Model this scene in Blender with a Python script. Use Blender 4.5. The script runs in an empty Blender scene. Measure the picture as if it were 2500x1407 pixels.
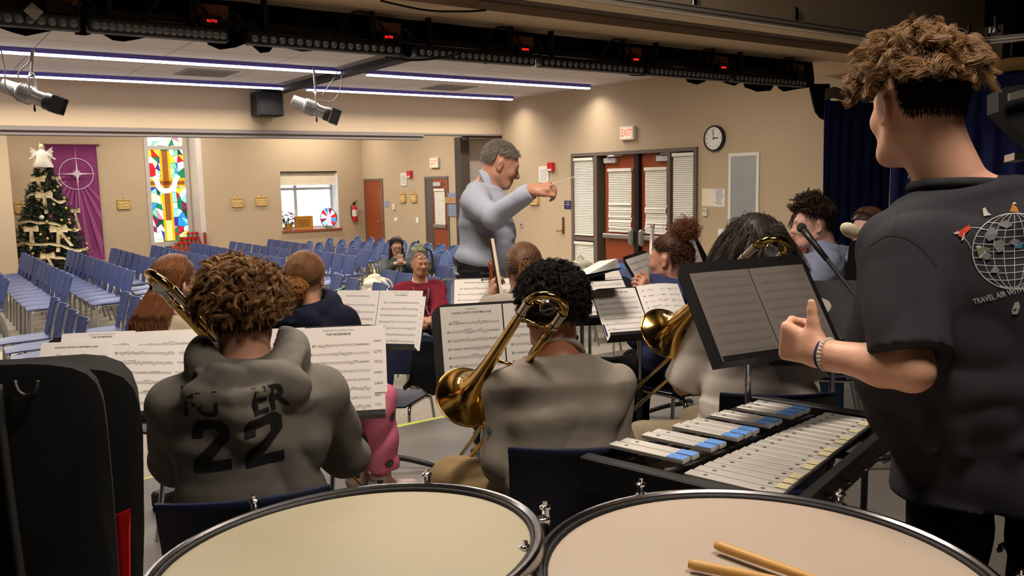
import bpy, math, random
import numpy as np
from mathutils import Vector, Matrix
random.seed(7); NP = np.random.default_rng(11)
SC = bpy.context.scene; COL = SC.collection
PI = math.pi
def A3(*v): return np.array(v, float)
# ---------------- camera (measured from the room's two vanishing directions)
CX, CY, FL = 1250., 703.5, 2067.
_v1 = A3((4150-CX)/FL, (382-CY)/FL, 1); _v2 = A3((-250-CX)/FL, (468-CY)/FL, 1)
_ex = _v1/np.linalg.norm(_v1); _ey = _v2-_ex*(_v2@_ex); _ey /= np.linalg.norm(_ey); _ez = np.cross(_ex, _ey)
RW = np.stack([_ex, _ey, _ez]); CAM = A3(0, 0, 1.5)
if (RW@A3(0, 1, 0))[2] > 0: RW[2] *= -1
def ray(x, y): return RW@A3((x-CX)/FL, (y-CY)/FL, 1.)
def at(x, y, d): return CAM+ray(x, y)*d
def onz(x, y, z): r = ray(x, y); return CAM+r*((z-CAM[2])/r[2])
def onx(x, y, X): r = ray(x, y); return CAM+r*(X/r[0])
def ony(x, y, Y): r = ray(x, y); return CAM+r*(Y/r[1])
def n1(v): v = np.asarray(v, float); return v/(np.linalg.norm(v)+1e-12)
cam = bpy.data.cameras.new('camera'); cam.sensor_width = 36; cam.lens = 36*FL/2500; cam.clip_start = .05; cam.clip_end = 200
camo = bpy.data.objects.new('camera', cam); COL.objects.link(camo)
_m = Matrix(((RW[0, 0], -RW[0, 1], -RW[0, 2], 0), (RW[1, 0], -RW[1, 1], -RW[1, 2], 0), (RW[2, 0], -RW[2, 1], -RW[2, 2], 1.5), (0, 0, 0, 1)))
camo.matrix_world = _m; SC.camera = camo
vs = SC.view_settings; vs.view_transform = 'Standard'; vs.look = 'None'; vs.gamma = 1; vs.use_curve_mapping = False
# ---------------- materials
def lin(c): return tuple((x/12.92 if x <= .04045 else ((x+.055)/1.055)**2.4) for x in [v/255. for v in c])
MATS = {}
def M(name, rgb=(200, 200, 200), rough=.6, metal=0., var=.06, vs_=6., bump=0., bs=150., emit=0., spec=.4, island=0., coat=0., stretch=None, trans=0., alpha=1.):
    if name in MATS: return MATS[name]
    m = bpy.data.materials.new(name); m.use_nodes = True; nt = m.node_tree; N = nt.nodes; L = nt.links
    b = N['Principled BSDF']; c = lin(rgb)
    b.inputs['Roughness'].default_value = rough; b.inputs['Metallic'].default_value = metal
    b.inputs['Specular IOR Level'].default_value = spec
    b.inputs['Coat Weight'].default_value = coat
    if trans: b.inputs['Transmission Weight'].default_value = trans
    if alpha < 1: b.inputs['Alpha'].default_value = alpha
    tc = N.new('ShaderNodeTexCoord'); src = tc.outputs['Object']
    if stretch:
        mp = N.new('ShaderNodeMapping'); mp.inputs['Scale'].default_value = stretch; L.new(src, mp.inputs['Vector']); src = mp.outputs['Vector']
    hsv = N.new('ShaderNodeHueSaturation'); hsv.inputs['Color'].default_value = (*c, 1)
    nz = N.new('ShaderNodeTexNoise'); nz.inputs['Scale'].default_value = vs_; nz.inputs['Detail'].default_value = 4; L.new(src, nz.inputs['Vector'])
    mr = N.new('ShaderNodeMapRange'); mr.inputs['From Min'].default_value = .25; mr.inputs['From Max'].default_value = .75
    mr.inputs['To Min'].default_value = 1-var; mr.inputs['To Max'].default_value = 1+var
    L.new(nz.outputs['Fac'], mr.inputs['Value']); val = mr.outputs['Result']
    if island:
        ge = N.new('ShaderNodeNewGeometry'); m2 = N.new('ShaderNodeMapRange'); m2.inputs['To Min'].default_value = 1-island; m2.inputs['To Max'].default_value = 1+island
        L.new(ge.outputs['Random Per Island'], m2.inputs['Value']); mu = N.new('ShaderNodeMath'); mu.operation = 'MULTIPLY'
        L.new(val, mu.inputs[0]); L.new(m2.outputs['Result'], mu.inputs[1]); val = mu.outputs[0]
    L.new(val, hsv.inputs['Value']); L.new(hsv.outputs['Color'], b.inputs['Base Color'])
    if bump:
        nb = N.new('ShaderNodeTexNoise'); nb.inputs['Scale'].default_value = bs; nb.inputs['Detail'].default_value = 3; L.new(src, nb.inputs['Vector'])
        bp = N.new('ShaderNodeBump'); bp.inputs['Strength'].default_value = bump; bp.inputs['Distance'].default_value = .01
        L.new(nb.outputs['Fac'], bp.inputs['Height']); L.new(bp.outputs['Normal'], b.inputs['Normal'])
    if emit:
        b.inputs['Emission Color'].default_value = (*c, 1); b.inputs['Emission Strength'].default_value = emit
    MATS[name] = m; return m
# ---------------- objects
def tag(o, label=None, cat=None, group=None, kind=None):
    if label: o['label'] = label
    if cat: o['category'] = cat
    if group: o['group'] = group
    if kind: o['kind'] = kind
    return o
def thing(name, loc=(0, 0, 0), label=None, cat=None, group=None):
    o = bpy.data.objects.new(name, None); o.location = [float(v) for v in loc]; COL.objects.link(o); o.empty_display_size = .1
    return tag(o, label, cat, group)
def wloc(o):
    return Vector(o.location) if o.parent is None else wloc(o.parent)+o.matrix_parent_inverse.translation+Vector(o.location)
def link(name, me, parent=None):
    o = bpy.data.objects.new(name, me); COL.objects.link(o)
    if parent is not None:
        o.parent = parent; o.matrix_parent_inverse = Matrix.Translation(-wloc(parent))
    return o
def mesh(name, V, F, mats, parent=None, smooth=False, mi=None, auto=None):
    me = bpy.data.meshes.new(name)
    V = np.asarray(V, np.float32).reshape(-1, 3)
    if isinstance(F, np.ndarray):
        n, k = F.shape; me.vertices.add(len(V)); me.vertices.foreach_set('co', V.ravel())
        me.loops.add(n*k); me.loops.foreach_set('vertex_index', F.astype(np.int32).ravel())
        me.polygons.add(n); me.polygons.foreach_set('loop_start', np.arange(0, n*k, k, dtype=np.int32)); me.update(calc_edges=True)
    else:
        me.from_pydata(V.tolist(), [], F)
    if not isinstance(mats, (list, tuple)): mats = [mats]
    for m in mats: me.materials.append(m)
    if mi is not None: me.polygons.foreach_set('material_index', np.asarray(mi, np.int32))
    if smooth: me.polygons.foreach_set('use_smooth', np.ones(len(me.polygons), bool))
    if auto is not None:
        me.polygons.foreach_set('use_smooth', np.ones(len(me.polygons), bool))
        try: me.set_sharp_from_angle(angle=math.radians(auto))
        except Exception: pass
    me.update(); return link(name, me, parent)
def frame_of(d, hint=(0, 0, 1)):
    d = n1(d); h = np.asarray(hint, float)
    if abs(d@h) > .97: h = A3(1, 0, 0)
    a = n1(np.cross(h, d)); return a, np.cross(d, a)
def spline(P, k=6):
    P = [np.asarray(p, float) for p in P]
    if len(P) < 3: return np.array([P[0]+(P[-1]-P[0])*i/k for i in range(k+1)])
    out = []; n = len(P)
    for i in range(n-1):
        p0 = P[max(i-1, 0)]; p1 = P[i]; p2 = P[i+1]; p3 = P[min(i+2, n-1)]
        for t in np.linspace(0, 1, k, endpoint=False):
            out.append(.5*((2*p1)+(-p0+p2)*t+(2*p0-5*p1+4*p2-p3)*t*t+(-p0+3*p1-3*p2+p3)*t**3))
    out.append(P[-1]); return np.array(out)
JIT = random.Random(1)
class MB:
    def __init__(s): s.v = []; s.f = []; s.m = []
    def add(s, V, F, mi=0):
        o = len(s.v); s.v += [tuple(map(float, p)) for p in V]; s.f += [tuple(i+o for i in f) for f in F]; s.m += [mi]*len(F); return s
    def obox(s, c, u, v, w, hx, hy, hz, mi=0, bev=0.):
        c, u, v, w = [np.asarray(t, float) for t in (c, u, v, w)]
        if bev <= 0:
            hx, hy, hz = [q+(JIT.uniform(0, .0006) if q > .004 else 0) for q in (hx, hy, hz)]
            P = [c+u*hx*a+v*hy*b+w*hz*d for d in (-1, 1) for b in (-1, 1) for a in (-1, 1)]
            return s.add(P, [(0, 2, 3, 1), (4, 5, 7, 6), (0, 1, 5, 4), (2, 6, 7, 3), (0, 4, 6, 2), (1, 3, 7, 5)], mi)
        b = min(bev, hx*.9, hy*.9, hz*.9); P = []
        # rounded box via three slabs of chamfered corners
        ring = [(-hx+b, -hy), (hx-b, -hy), (hx, -hy+b), (hx, hy-b), (hx-b, hy), (-hx+b, hy), (-hx, hy-b), (-hx, -hy+b)]
        sh = [(-hx+b, -hy+b), (hx-b, -hy+b), (hx-b, -hy+b), (hx-b, hy-b), (hx-b, hy-b), (-hx+b, hy-b), (-hx+b, hy-b), (-hx+b, -hy+b)]
        lay = [(sh, -hz), (ring, -hz+b), (ring, hz-b), (sh, hz)]
        for R_, z in lay: P += [c+u*x+v*y+w*z for x, y in R_]
        F = []
        for k in range(3):
            for i in range(8): j = (i+1) % 8; F.append((k*8+i, k*8+j, k*8+8+j, k*8+8+i))
        F.append(tuple(range(7, -1, -1))); F.append(tuple(range(24, 32))); return s.add(P, F, mi)
    def box(s, c, sz, mi=0, rz=0., bev=0.):
        ca, sa = math.cos(rz), math.sin(rz)
        return s.obox(c, (ca, sa, 0), (-sa, ca, 0), (0, 0, 1), sz[0]/2, sz[1]/2, sz[2]/2, mi, bev)
    def bb(s, a, b, mi=0, bev=0.):
        a, b = np.asarray(a, float), np.asarray(b, float); return s.box((a+b)/2, abs(b-a), mi, 0, bev)
    def tube(s, P, r, n=8, mi=0, cap=True, closed=False, hint=(0, 0, 1)):
        P = [np.asarray(p, float) for p in P]; k = len(P); r = [r]*k if np.isscalar(r) else list(r)
        V = []; F = []; pa = None
        for i in range(k):
            d = (P[(i+1) % k]-P[i-1]) if closed else (P[min(i+1, k-1)]-P[max(i-1, 0)])
            if pa is None: a, b = frame_of(d, hint)
            else:
                d = n1(d); a = pa-d*(pa@d)
                a = n1(a) if np.linalg.norm(a) > 1e-6 else frame_of(d, hint)[0]; b = np.cross(d, a)
            pa = a
            for j in range(n): t = 2*PI*j/n; V.append(P[i]+(a*math.cos(t)+b*math.sin(t))*r[i])
        for i in range(k if closed else k-1):
            i2 = (i+1) % k
            for j in range(n): j2 = (j+1) % n; F.append((i*n+j, i*n+j2, i2*n+j2, i2*n+j))
        if cap and not closed: F.append(tuple(range(n-1, -1, -1))); F.append(tuple((k-1)*n+j for j in range(n)))
        return s.add(V, F, mi)
    def cyl(s, a, b, r, n=16, mi=0, r2=None): return s.tube([a, b], [r, r if r2 is None else r2], n, mi)
    def lathe(s, prof, o, ax, n=32, mi=0):
        o = np.asarray(o, float); ax = n1(ax); a, b = frame_of(ax); V = []; F = []; k = len(prof)
        for r, h in prof:
            for j in range(n): t = 2*PI*j/n; V.append(o+ax*h+(a*math.cos(t)+b*math.sin(t))*r)
        for i in range(k-1):
            for j in range(n): j2 = (j+1) % n; F.append((i*n+j, i*n+j2, (i+1)*n+j2, (i+1)*n+j))
        return s.add(V, F, mi)
    def ell(s, c, r, n=12, mi=0, u=(1, 0, 0), v=(0, 1, 0), w=(0, 0, 1)):
        c, u, v, w = [np.asarray(t, float) for t in (c, u, v, w)]; r = (r, r, r) if np.isscalar(r) else r
        V = []; F = []; m = n//2
        for i in range(m+1):
            p = PI*i/m
            for j in range(n): t = 2*PI*j/n; V.append(c+u*r[0]*math.sin(p)*math.cos(t)+v*r[1]*math.sin(p)*math.sin(t)+w*r[2]*math.cos(p))
        for i in range(m):
            for j in range(n): j2 = (j+1) % n; F.append((i*n+j, (i+1)*n+j, (i+1)*n+j2, i*n+j2))
        return s.add(V, F, mi)
    def prism(s, poly, o, u, v, w, d, mi=0):
        o, u, v, w = [np.asarray(t, float) for t in (o, u, v, w)]; n = len(poly)
        V = [o+u*x+v*y for x, y in poly]+[o+u*x+v*y+w*d for x, y in poly]
        return s.add(V, [tuple(range(n-1, -1, -1)), tuple(range(n, 2*n))]+[(i, (i+1) % n, n+(i+1) % n, n+i) for i in range(n)], mi)
    def quad(s, a, b, c, d, mi=0): return s.add([a, b, c, d], [(0, 1, 2, 3)], mi)
    def grid(s, G, mi=0, closed_u=False):
        G = np.asarray(G, float); n, m = G.shape[:2]; F = []
        for i in range(n-1):
            for j in range(m if closed_u else m-1): j2 = (j+1) % m; F.append((i*m+j, i*m+j2, (i+1)*m+j2, (i+1)*m+j))
        return s.add(G.reshape(-1, 3), F, mi)
    def sheet(s, G, th, mi=0):
        """a thickened grid surface"""
        G = np.asarray(G, float); du = np.gradient(G, axis=0); dv = np.gradient(G, axis=1); N = np.cross(du, dv); N /= np.linalg.norm(N, axis=2, keepdims=True)+1e-9
        n, m = G.shape[:2]; A = G+N*th/2; B = G-N*th/2; V = np.concatenate([A.reshape(-1, 3), B.reshape(-1, 3)]); k = n*m; F = []
        for i in range(n-1):
            for j in range(m-1):
                q = (i*m+j, i*m+j+1, (i+1)*m+j+1, (i+1)*m+j); F.append(q[::-1]); F.append(tuple(k+t for t in q))
        bd = [(i, 0) for i in range(n)]+[(n-1, j) for j in range(1, m)]+[(i, m-1) for i in range(n-2, -1, -1)]+[(0, j) for j in range(m-2, 0, -1)]
        ids = [i*m+j for i, j in bd]
        for a, b in zip(ids, ids[1:]+ids[:1]): F.append((a, b, k+b, k+a))
        return s.add(V, F, mi)
    def build(s, name, mats, parent=None, smooth=False, auto=None):
        return mesh(name, s.v, s.f, mats, parent, smooth, s.m, auto)
def text(body, o, u, v, size, mat, parent, name='lettering', align='CENTER', ext=.0004, bold=0., sx=1., spacing=1.):
    cu = bpy.data.curves.new('t', 'FONT'); cu.body = body; cu.size = 1; cu.align_x = align; cu.align_y = 'CENTER'; cu.extrude = 0; cu.offset = bold; cu.resolution_u = 3; cu.space_character = spacing
    ob = bpy.data.objects.new('t', cu); me = bpy.data.meshes.new_from_object(ob)
    k = len(me.vertices); co = np.zeros(k*3, np.float32); me.vertices.foreach_get('co', co); co = co.reshape(-1, 3)
    o, u, v = [np.asarray(t, float) for t in (o, u, v)]
    w = np.cross(u, v); V = o+np.outer(co[:, 0]*size*sx, u)+np.outer(co[:, 1]*size, v)+w*ext
    F = [tuple(p.vertices) for p in me.polygons]
    bpy.data.meshes.remove(me); bpy.data.objects.remove(ob); bpy.data.curves.remove(cu)
    return V, F
def lettering(items, mat, parent, name='lettering'):
    mb = MB()
    for it in items:
        kw = it[5] if len(it) > 5 else {}
        V, F = text(it[0], it[1], it[2], it[3], it[4], mat, parent, **kw); mb.add(V, F)
    return mb.build(name, mat, parent)
def light(name, loc, size, power, rgb=(255, 255, 255), direction=(0, 0, -1), spread=None):
    l = bpy.data.lights.new(name, 'AREA'); l.shape = 'RECTANGLE'; l.size, l.size_y = size; l.energy = power; l.color = lin(rgb)
    if spread: l.spread = spread
    o = bpy.data.objects.new(name, l); o.location = loc; COL.objects.link(o)
    o.rotation_euler = Vector(direction).to_track_quat('-Z', 'Y').to_euler(); return o
ORD = 'zeroth first second third fourth fifth sixth seventh eighth ninth tenth eleventh twelfth thirteenth fourteenth'.split()
X_, Y_, Z_ = A3(1, 0, 0), A3(0, 1, 0), A3(0, 0, 1)
# ================= SETTING =================
HZ = -.36          # hall floor (the stage floor is z = 0)
XR, YH, YB, XC, CE = 8.7, 12.34, 19.1, 9.27, 2.88
wallm = M('tan_paint', (184, 164, 136), .75, var=.025, vs_=1.5, bump=.04, bs=300, spec=.2)
blackm = M('black_paint', (14, 14, 15), .7, var=.1)
brownm = M('taupe_metal', (104, 92, 82), .45, var=.04)
def S(name, mb, m, parent=None, **k):
    o = mb.build(name, m, parent, **k)
    if parent is None: o['kind'] = 'structure'
    return o
# stage floor, carpet
def floormat():
    m = M('marley', (122, 117, 110), .42, var=.10, vs_=3., bump=.06, bs=60, spec=.35); return m
S('floor_stage', MB().bb((-3, -2.5, HZ-.1), (9, 4.57, 0)), floormat())
S('floor', MB().bb((-6, 4.57, HZ-.1), (9.9, 20, HZ)), M('carpet', (152, 144, 132), .95, var=.22, vs_=45, bump=.5, bs=240, spec=.1))
tp = MB(); tp.bb((-2.5, 4.535, 0), (7.3, 4.575, .0015)).build('floor_tape', M('yellow_tape', (208, 214, 96), .5, var=.12, vs_=3))
tag(bpy.data.objects['floor_tape'], 'narrow yellow tape strip along the front edge of the grey stage', 'tape')
# hall ceiling with tile grid
def tilemat():
    m = M('ceiling_tile', (205, 198, 192), .9, var=.03, vs_=30, bump=.1, bs=200, spec=.1); nt = m.node_tree; N = nt.nodes; L = nt.links
    b = N['Principled BSDF']; br = N.new('ShaderNodeTexBrick'); tc = N.new('ShaderNodeTexCoord')
    br.offset = 0; br.inputs['Scale'].default_value = 1; br.inputs['Mortar Size'].default_value = .008; br.inputs['Brick Width'].default_value = 1.22; br.inputs['Row Height'].default_value = .61
    br.inputs['Mortar'].default_value = (.30, .28, .27, 1); br.inputs['Mortar Smooth'].default_value = .3
    src = b.inputs['Base Color'].links[0].from_socket
    L.new(tc.outputs['Object'], br.inputs['Vector']); L.new(src, br.inputs['Color1']); L.new(src, br.inputs['Color2']); L.new(br.outputs['Color'], b.inputs['Base Color']); return m
S('ceiling', MB().bb((-6, 5.9, CE), (XR+.2, YH+.3, CE+.1)), tilemat())
S('ceiling_chapel', MB().bb((-6, YH+.3, 3.1), (10, 20, 3.2)), MATS['ceiling_tile'])
S('ceiling_stage', MB().bb((-3, -2.6, 3.5), (9.3, 4.34, 3.6)), blackm)
tanm = M('soffit_tan', (222, 198, 164), .7, var=.05, vs_=2)
sof = MB().bb((-6, 4.72, 2.6), (9.3, 5.06, 3.5)).bb((-6, 5.075, 2.6), (9.3, 5.9, 3.5)).bb((-6, 4.18, 2.6), (9.3, 4.34, 3.5)); S('ceiling_proscenium_soffit', sof, tanm)
S('trim_1', MB().bb((-6, 4.34, 2.655), (9.3, 4.72, 3.5)).bb((-6, 5.06, 2.612), (9.3, 5.075, 3.4)), M('soffit_brown', (84, 68, 55), .6, var=.1, vs_=3))
S('ceiling_beam', MB().bb((4.50, 5.9, 2.80), (4.66, YH, CE)), M('beam_black', (22, 21, 22), .7))
S('trim_2', MB().bb((4.66, 5.9, 2.83), (4.76, YH, CE)).bb((4.40, 5.9, 2.865), (4.50, YH, CE)), M('beam_grey', (120, 112, 106), .7))
# right wall of the hall with its door opening
YD0, YD1, ZD = 7.81, 10.417, 1.885
mb = MB().bb((XR, 4.0, HZ), (XR+.2, YD0, CE)).bb((XR, YD1, HZ), (XR+.2, YH+.26, CE)).bb((XR, YD0, ZD), (XR+.2, YD1, CE)); S('wall_right', mb, wallm)
# bulkhead (header) and the folding-partition pocket
S('wall_bulkhead', MB().bb((-6, YH, 2.29), (XR, YH+.26, 3.2)), wallm)
tr = MB().bb((-6, YH-.02, 2.235), (7.12, YH+.26, 2.29)).bb((-6, YH+.01, 2.18), (7.12, YH+.26, 2.228)).bb((7.12, YH-.02, 2.262), (XR, YH+.26, 2.29))
S('trim_3', tr, M('track_grey', (122, 114, 108), .5, var=.04))
S('wall_partition_pocket', MB().bb((8.02, YH+.3, HZ), (8.2, YH+.5, 2.25)).bb((8.02, YH+.02, 2.2), (8.7, YH+.25, 2.262)), M('pocket_dark', (70, 60, 50), .6, var=.05))
S('wall_partition', MB().bb((8.2, YH+.42, HZ), (8.75, YH+.50, 2.25)), M('partition_grey', (172, 160, 146), .8, var=.04))
# chapel walls
S('wall_chapel_right', MB().bb((XC, YH+.26, HZ), (XC+.2, 20, 3.2)), wallm)
S('wall_return', MB().bb((8.7, YH+.26, HZ), (8.9, YH+.55, 3.2)).bb((8.75, YH+.5, HZ), (XC, YH+.55, 3.2)), wallm) if False else None
WX0, WX1 = onx(683, 419, XC)[0], 0
wtl, wtr = ony(683, 419, YB), ony(821, 418, YB); WL, WR, WT, WB = wtl[0], wtr[0]+.02, wtl[2], .425
S('wall_back', MB().bb((5.42, YB, HZ), (WL, 20, 3.2)).bb((WR, YB, HZ), (XC+.2, 20, 3.2)).bb((WL, YB, WT), (WR, 20, 3.2)).bb((WL, YB, HZ), (WR, 20, WB)), wallm)
YG = 19.7; g0 = ony(357, 335, YG); g1 = ony(471, 600, YG); GL, GR = g0[0]-.04, g1[0]-.02
S('wall_back_left', MB().bb((-6, YG, HZ), (GL, YG+.2, 3.2)).bb((GR, YG, HZ), (5.45, YG+.2, 3.2)), wallm)
S('trim_4', MB().bb((5.33, YB-.005, HZ), (5.44, YG, 3.2)), M('white_corner', (206, 198, 188), .6))
S('wall_left_front', MB().bb((-6, 16.9, HZ), (1.585, YG, 3.2)), wallm)
S('wall_left', MB().bb((-6.2, 4.2, HZ), (-6, 20, 3.3)), wallm)
S('wall_stage_left', MB().bb((-3.2, -2.6, 0), (-3, 4.3, 3.6)), blackm)
S('wall_stage_back', MB().bb((-3, -2.7, 0), (9.3, -2.5, 3.6)), blackm)
S('wall_stage_right', MB().bb((9.0, -2.6, 0), (9.2, 4.0, 3.6)), blackm)
S('wall_proscenium_left', MB().bb((-6, 4.3, HZ), (-3, 4.6, 3.3)), blackm)
S('wall_proscenium_right', MB().bb((8.7, 3.9, 0), (9.1, 4.3, 3.5)), blackm)
# --------------- main double door with sidelights (on wall_right, seen facing -X)
redm = M('mahogany_door', (142, 66, 30), .42, var=.10, vs_=3, stretch=(6, 6, .6), spec=.4)
whitem = M('white_plastic', (222, 218, 208), .5, var=.03)
blindm = M('blind_slat', (224, 220, 206), .55, var=.03)
steelm = M('brushed_steel', (176, 172, 166), .35, .9, var=.05)
def yR(px): return onx(px, 480, XR)[1]
def door_frame():
    mb = MB(); w = .05
    for y in (YD0+w/2, YD1-w/2): mb.box((XR+.05, y, (HZ+ZD)/2), (.18, w, ZD-HZ))
    mb.box((XR+.05, (YD0+YD1)/2, ZD-w/2), (.18, YD1-YD0, w))
    for y in (yR(1458), yR(1637)): mb.box((XR+.05, y, (HZ+ZD)/2), (.18, .07 if y > 8.6 else .045, ZD-HZ))
    for a, b in ((YD0, yR(1637)), (yR(1458), YD1)):
        mb.box((XR+.05, (a+b)/2, HZ+.92), (.16, abs(b-a), .06)); mb.box((XR+.05, (a+b)/2, HZ+.05), (.16, abs(b-a), .1))
    mb.bb((XR+.14, YD0, HZ), (XR+.2, YD1, ZD)); return mb
df = S('door_1', door_frame(), brownm)
def blind(parent, X, y0, y1, z0, z1, name='blind', slat=.026, ragged=False, dirx=-1):
    mb = MB(); n = int((z1-z0)/slat)
    mb.bb((X-.035, y0-.008, z1-.045), (X+.005, y1+.008, z1))
    for i in range(n):
        z = z1-.05-slat*(i+.5)
        if z < z0: break
        a = (random.uniform(-.004, .004), random.uniform(-.012, .012)) if ragged and z < z0+.42 else (0, 0)
        k = random.uniform(-.004, .012) if ragged and z < z0+.42 else .0
        mb.obox((X-.012-k, (y0+y1)/2+a[1], z+a[0]), (0, 1, random.uniform(-.006, .006) if ragged else 0), n1((.5, 0, .86)), n1((.86, 0, -.5)), (y1-y0)/2, .0135, .0012)
    mb.bb((X-.026, y0, z0-.012), (X-.002, y1, z0+.006))
    for t in (.12, .88): mb.cyl((X-.027, y0+(y1-y0)*t, z1), (X-.027, y0+(y1-y0)*t, z0), .0012, 4)
    return mb.build(name, blindm, parent)
blind(df, XR+.0, yR(1700)+.0, yR(1645), HZ+.98, ZD-.07)
blind(df, XR+.0, yR(1700)+.0, yR(1645), HZ+.12, HZ+.87)
blind(df, XR+.0, yR(1450), yR(1402), HZ+.98, ZD-.07)
blind(df, XR+.0, yR(1450), yR(1402), HZ+.12, HZ+.87)
ym = yR(1553)
mu = MB(); mu.bb((XR+.0, ym-.045, HZ), (XR+.1, ym+.045, ZD-.05)); mu.build('center_mullion', M('mullion_black', (24, 23, 24), .4), df)
for k, (pa, pb) in enumerate(((1549, 1471), (1633, 1559))):
    ya, yb = yR(pa), yR(pb); d = MB().bb((XR+.06, ya, HZ+.01), (XR+.105, yb, ZD-.05), bev=.004).build('door_leaf', redm, df)
    blind(d, XR+.05, ya+.10 if k == 0 else ya+.08, yb-.10, HZ+1.06, ZD-.25, ragged=True)
    pb_ = MB().bb((XR-.03, ya+.05, HZ+.95), (XR+.02, yb-.02, HZ+1.02), bev=.01); ye = ya+.05 if k == 0 else yb-.08
    pb_.obox((XR-.02, ye, HZ+.985), X_, Y_, Z_, .045, .05, .12, bev=.03)
    pb_.bb((XR, ya+.03, HZ+.96), (XR+.06, yb-.03, HZ+1.01)); pb_.build('panic_bar', steelm, d)
    yc = (yb-.14) if k == 0 else ya+.14
    cl = MB().bb((XR-.0, yc-.14, ZD-.17), (XR+.06, yc+.12, ZD-.09), bev=.008); cl.build('door_closer', M('closer_silver', (196, 194, 190), .4, .3), d)
    ar = MB().tube([(XR-.01, yc, ZD-.09), (XR-.06, yc-.05, ZD-.07), (XR+.02, yc-.28, ZD-.06)], .012, 6).build('closer_arm', steelm, d)
# --------------- wall-mounted things. frame: wall facing -X -> right = -Y ; wall facing -Y -> right = +X
def onR(px, py, X=None): return onx(px, py, XR if X is None else X)
def exit_sign(px0, py0, px1, py1, X, label):
    a, b = onx(px0, py0, X), onx(px1, py1, X); c = (a+b)/2; w = abs(a[1]-b[1]); h = abs(a[2]-b[2]); t = thing('exit_sign', (X, c[1], c[2]), label, 'exit sign')
    MB().box((X-.03, c[1], c[2]), (.06, w, h), bev=.008).build('housing', M('sign_white', (214, 208, 196), .5), t)
    o = A3(X-.062, c[1], c[2]); MB().box(o+A3(.001, 0, 0), (.002, w*.72, h*.78)).build('sign_face', M('sign_lit', (255, 176, 150), .5, emit=.7), t)
    lettering([('EXIT', o, -Y_, Z_, h*.72, dict(sx=.72, bold=.012))], M('exit_red', (255, 78, 50), .5, emit=1.1), t)
exit_sign(1519, 310, 1554, 341, XR, 'lit red exit sign on the wall above the double doors')
exit_sign(1054, 386, 1075, 410, XC, 'lit red exit sign on the chapel wall above the single glazed door')
def alarm(px0, py0, px1, py1, X, label):
    a, b = onx(px0, py0, X), onx(px1, py1, X); c = (a+b)/2; w = abs(a[1]-b[1]); h = abs(a[2]-b[2])
    t = thing('fire_alarm', c, label, 'fire alarm'); MB().box((X-.03, c[1], c[2]), (.06, w, h), bev=.006).build('housing', M('alarm_red', (190, 32, 34), .4), t)
    MB().box((X-.062, c[1], c[2]-h*.34), (.012, w*.7, h*.18)).build('strobe', M('strobe_white', (230, 228, 220), .3), t)
alarm(1342, 397, 1355, 418, XR, 'small red fire alarm strobe on the wall left of the double doors')
alarm(998, 417, 1008, 434, XC, 'small red fire alarm strobe on the chapel wall')
def wspeaker(px0, py0, px1, py1, X, label):
    a, b = onx(px0, py0, X), onx(px1, py1, X); c = (a+b)/2; w = abs(a[1]-b[1]); h = abs(a[2]-b[2]); t = thing('wall_speaker', c, label, 'speaker')
    MB().box((X-.01, c[1], c[2]), (.02, w, h), bev=.004).build('plate', whitem, t); MB().box((X-.022, c[1], c[2]), (.006, w*.6, h*.68)).build('grille', M('grille_white', (205, 203, 196), .7, bump=.5, bs=400), t)
wspeaker(1317, 407, 1341, 446, XR, 'white rectangular speaker plate on the wall behind the conductor hand')
wspeaker(979, 423, 994, 454, XC, 'white rectangular speaker plate on the chapel wall beside the fire alarm')
# clock
cc = onx(1748, 338, XR); t = thing('wall_clock', cc, 'round black-rimmed clock with a white dial on the tan wall', 'clock')
MB().lathe([(0, 0), (.165, 0), (.17, .03), (.165, .055), (.148, .06), (.145, .045), (0, .045)], A3(XR, cc[1], cc[2]), (-1, 0, 0), 40).build('case', M('clock_black', (22, 22, 24), .35), t, auto=30)
MB().lathe([(0, 0), (.146, 0)], A3(XR-.046, cc[1], cc[2]), (-1, 0, 0), 40).build('dial', M('dial_white', (228, 226, 222), .3, coat=.6), t)
o = A3(XR-.0475, cc[1], cc[2]); lettering([(str(k), o+Z_*.118*math.cos(k*PI/6)-Y_*.118*math.sin(k*PI/6), -Y_, Z_, .034) for k in range(1, 13)], M('ink', (30, 30, 32), .6), t, 'numerals')
h = MB()
for ang, ln, w in ((87, .075, .006), (354, .11, .004)):
    r_ = math.radians(ang); d = Z_*math.cos(r_)-Y_*math.sin(r_); h.obox(o-X_*.003+d*ln*.42, d, np.cross(d, X_), X_, ln*.58, w, .001)
h.build('hands', MATS['ink'], t)
# tall louvred return-air grille
a, b = onx(1781, 375, XR), onx(1852, 590, XR); t = thing('air_vent', (XR, (a[1]+b[1])/2, (a[2]+b[2])/2), 'tall white louvred air vent on the tan wall beside the curtain', 'vent')
y0, y1, z0, z1 = b[1], a[1], b[2], a[2]; fr = MB()
for q in ((y0, y0+.04, z0, z1), (y1-.04, y1, z0, z1), (y0, y1, z0, z0+.04), (y0, y1, z1-.04, z1), (y0, y1, z0+.22, z0+.25)): fr.bb((XR-.018, q[0], q[2]), (XR, q[1], q[3]))
fr.build('frame', whitem, t); lv = MB(); z = z0+.05
while z < z1-.05: lv.obox((XR-.008, (y0+y1)/2, z), Y_, n1((.6, 0, -.8)), n1((.8, 0, .6)), (y1-y0)/2-.04, .008, .0012); z += .0155
lv.bb((XR-.001, y0+.03, z0+.03), (XR, y1-.03, z1-.03)); lv.build('louvres', M('louvre', (196, 200, 200), .5), t)
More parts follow.
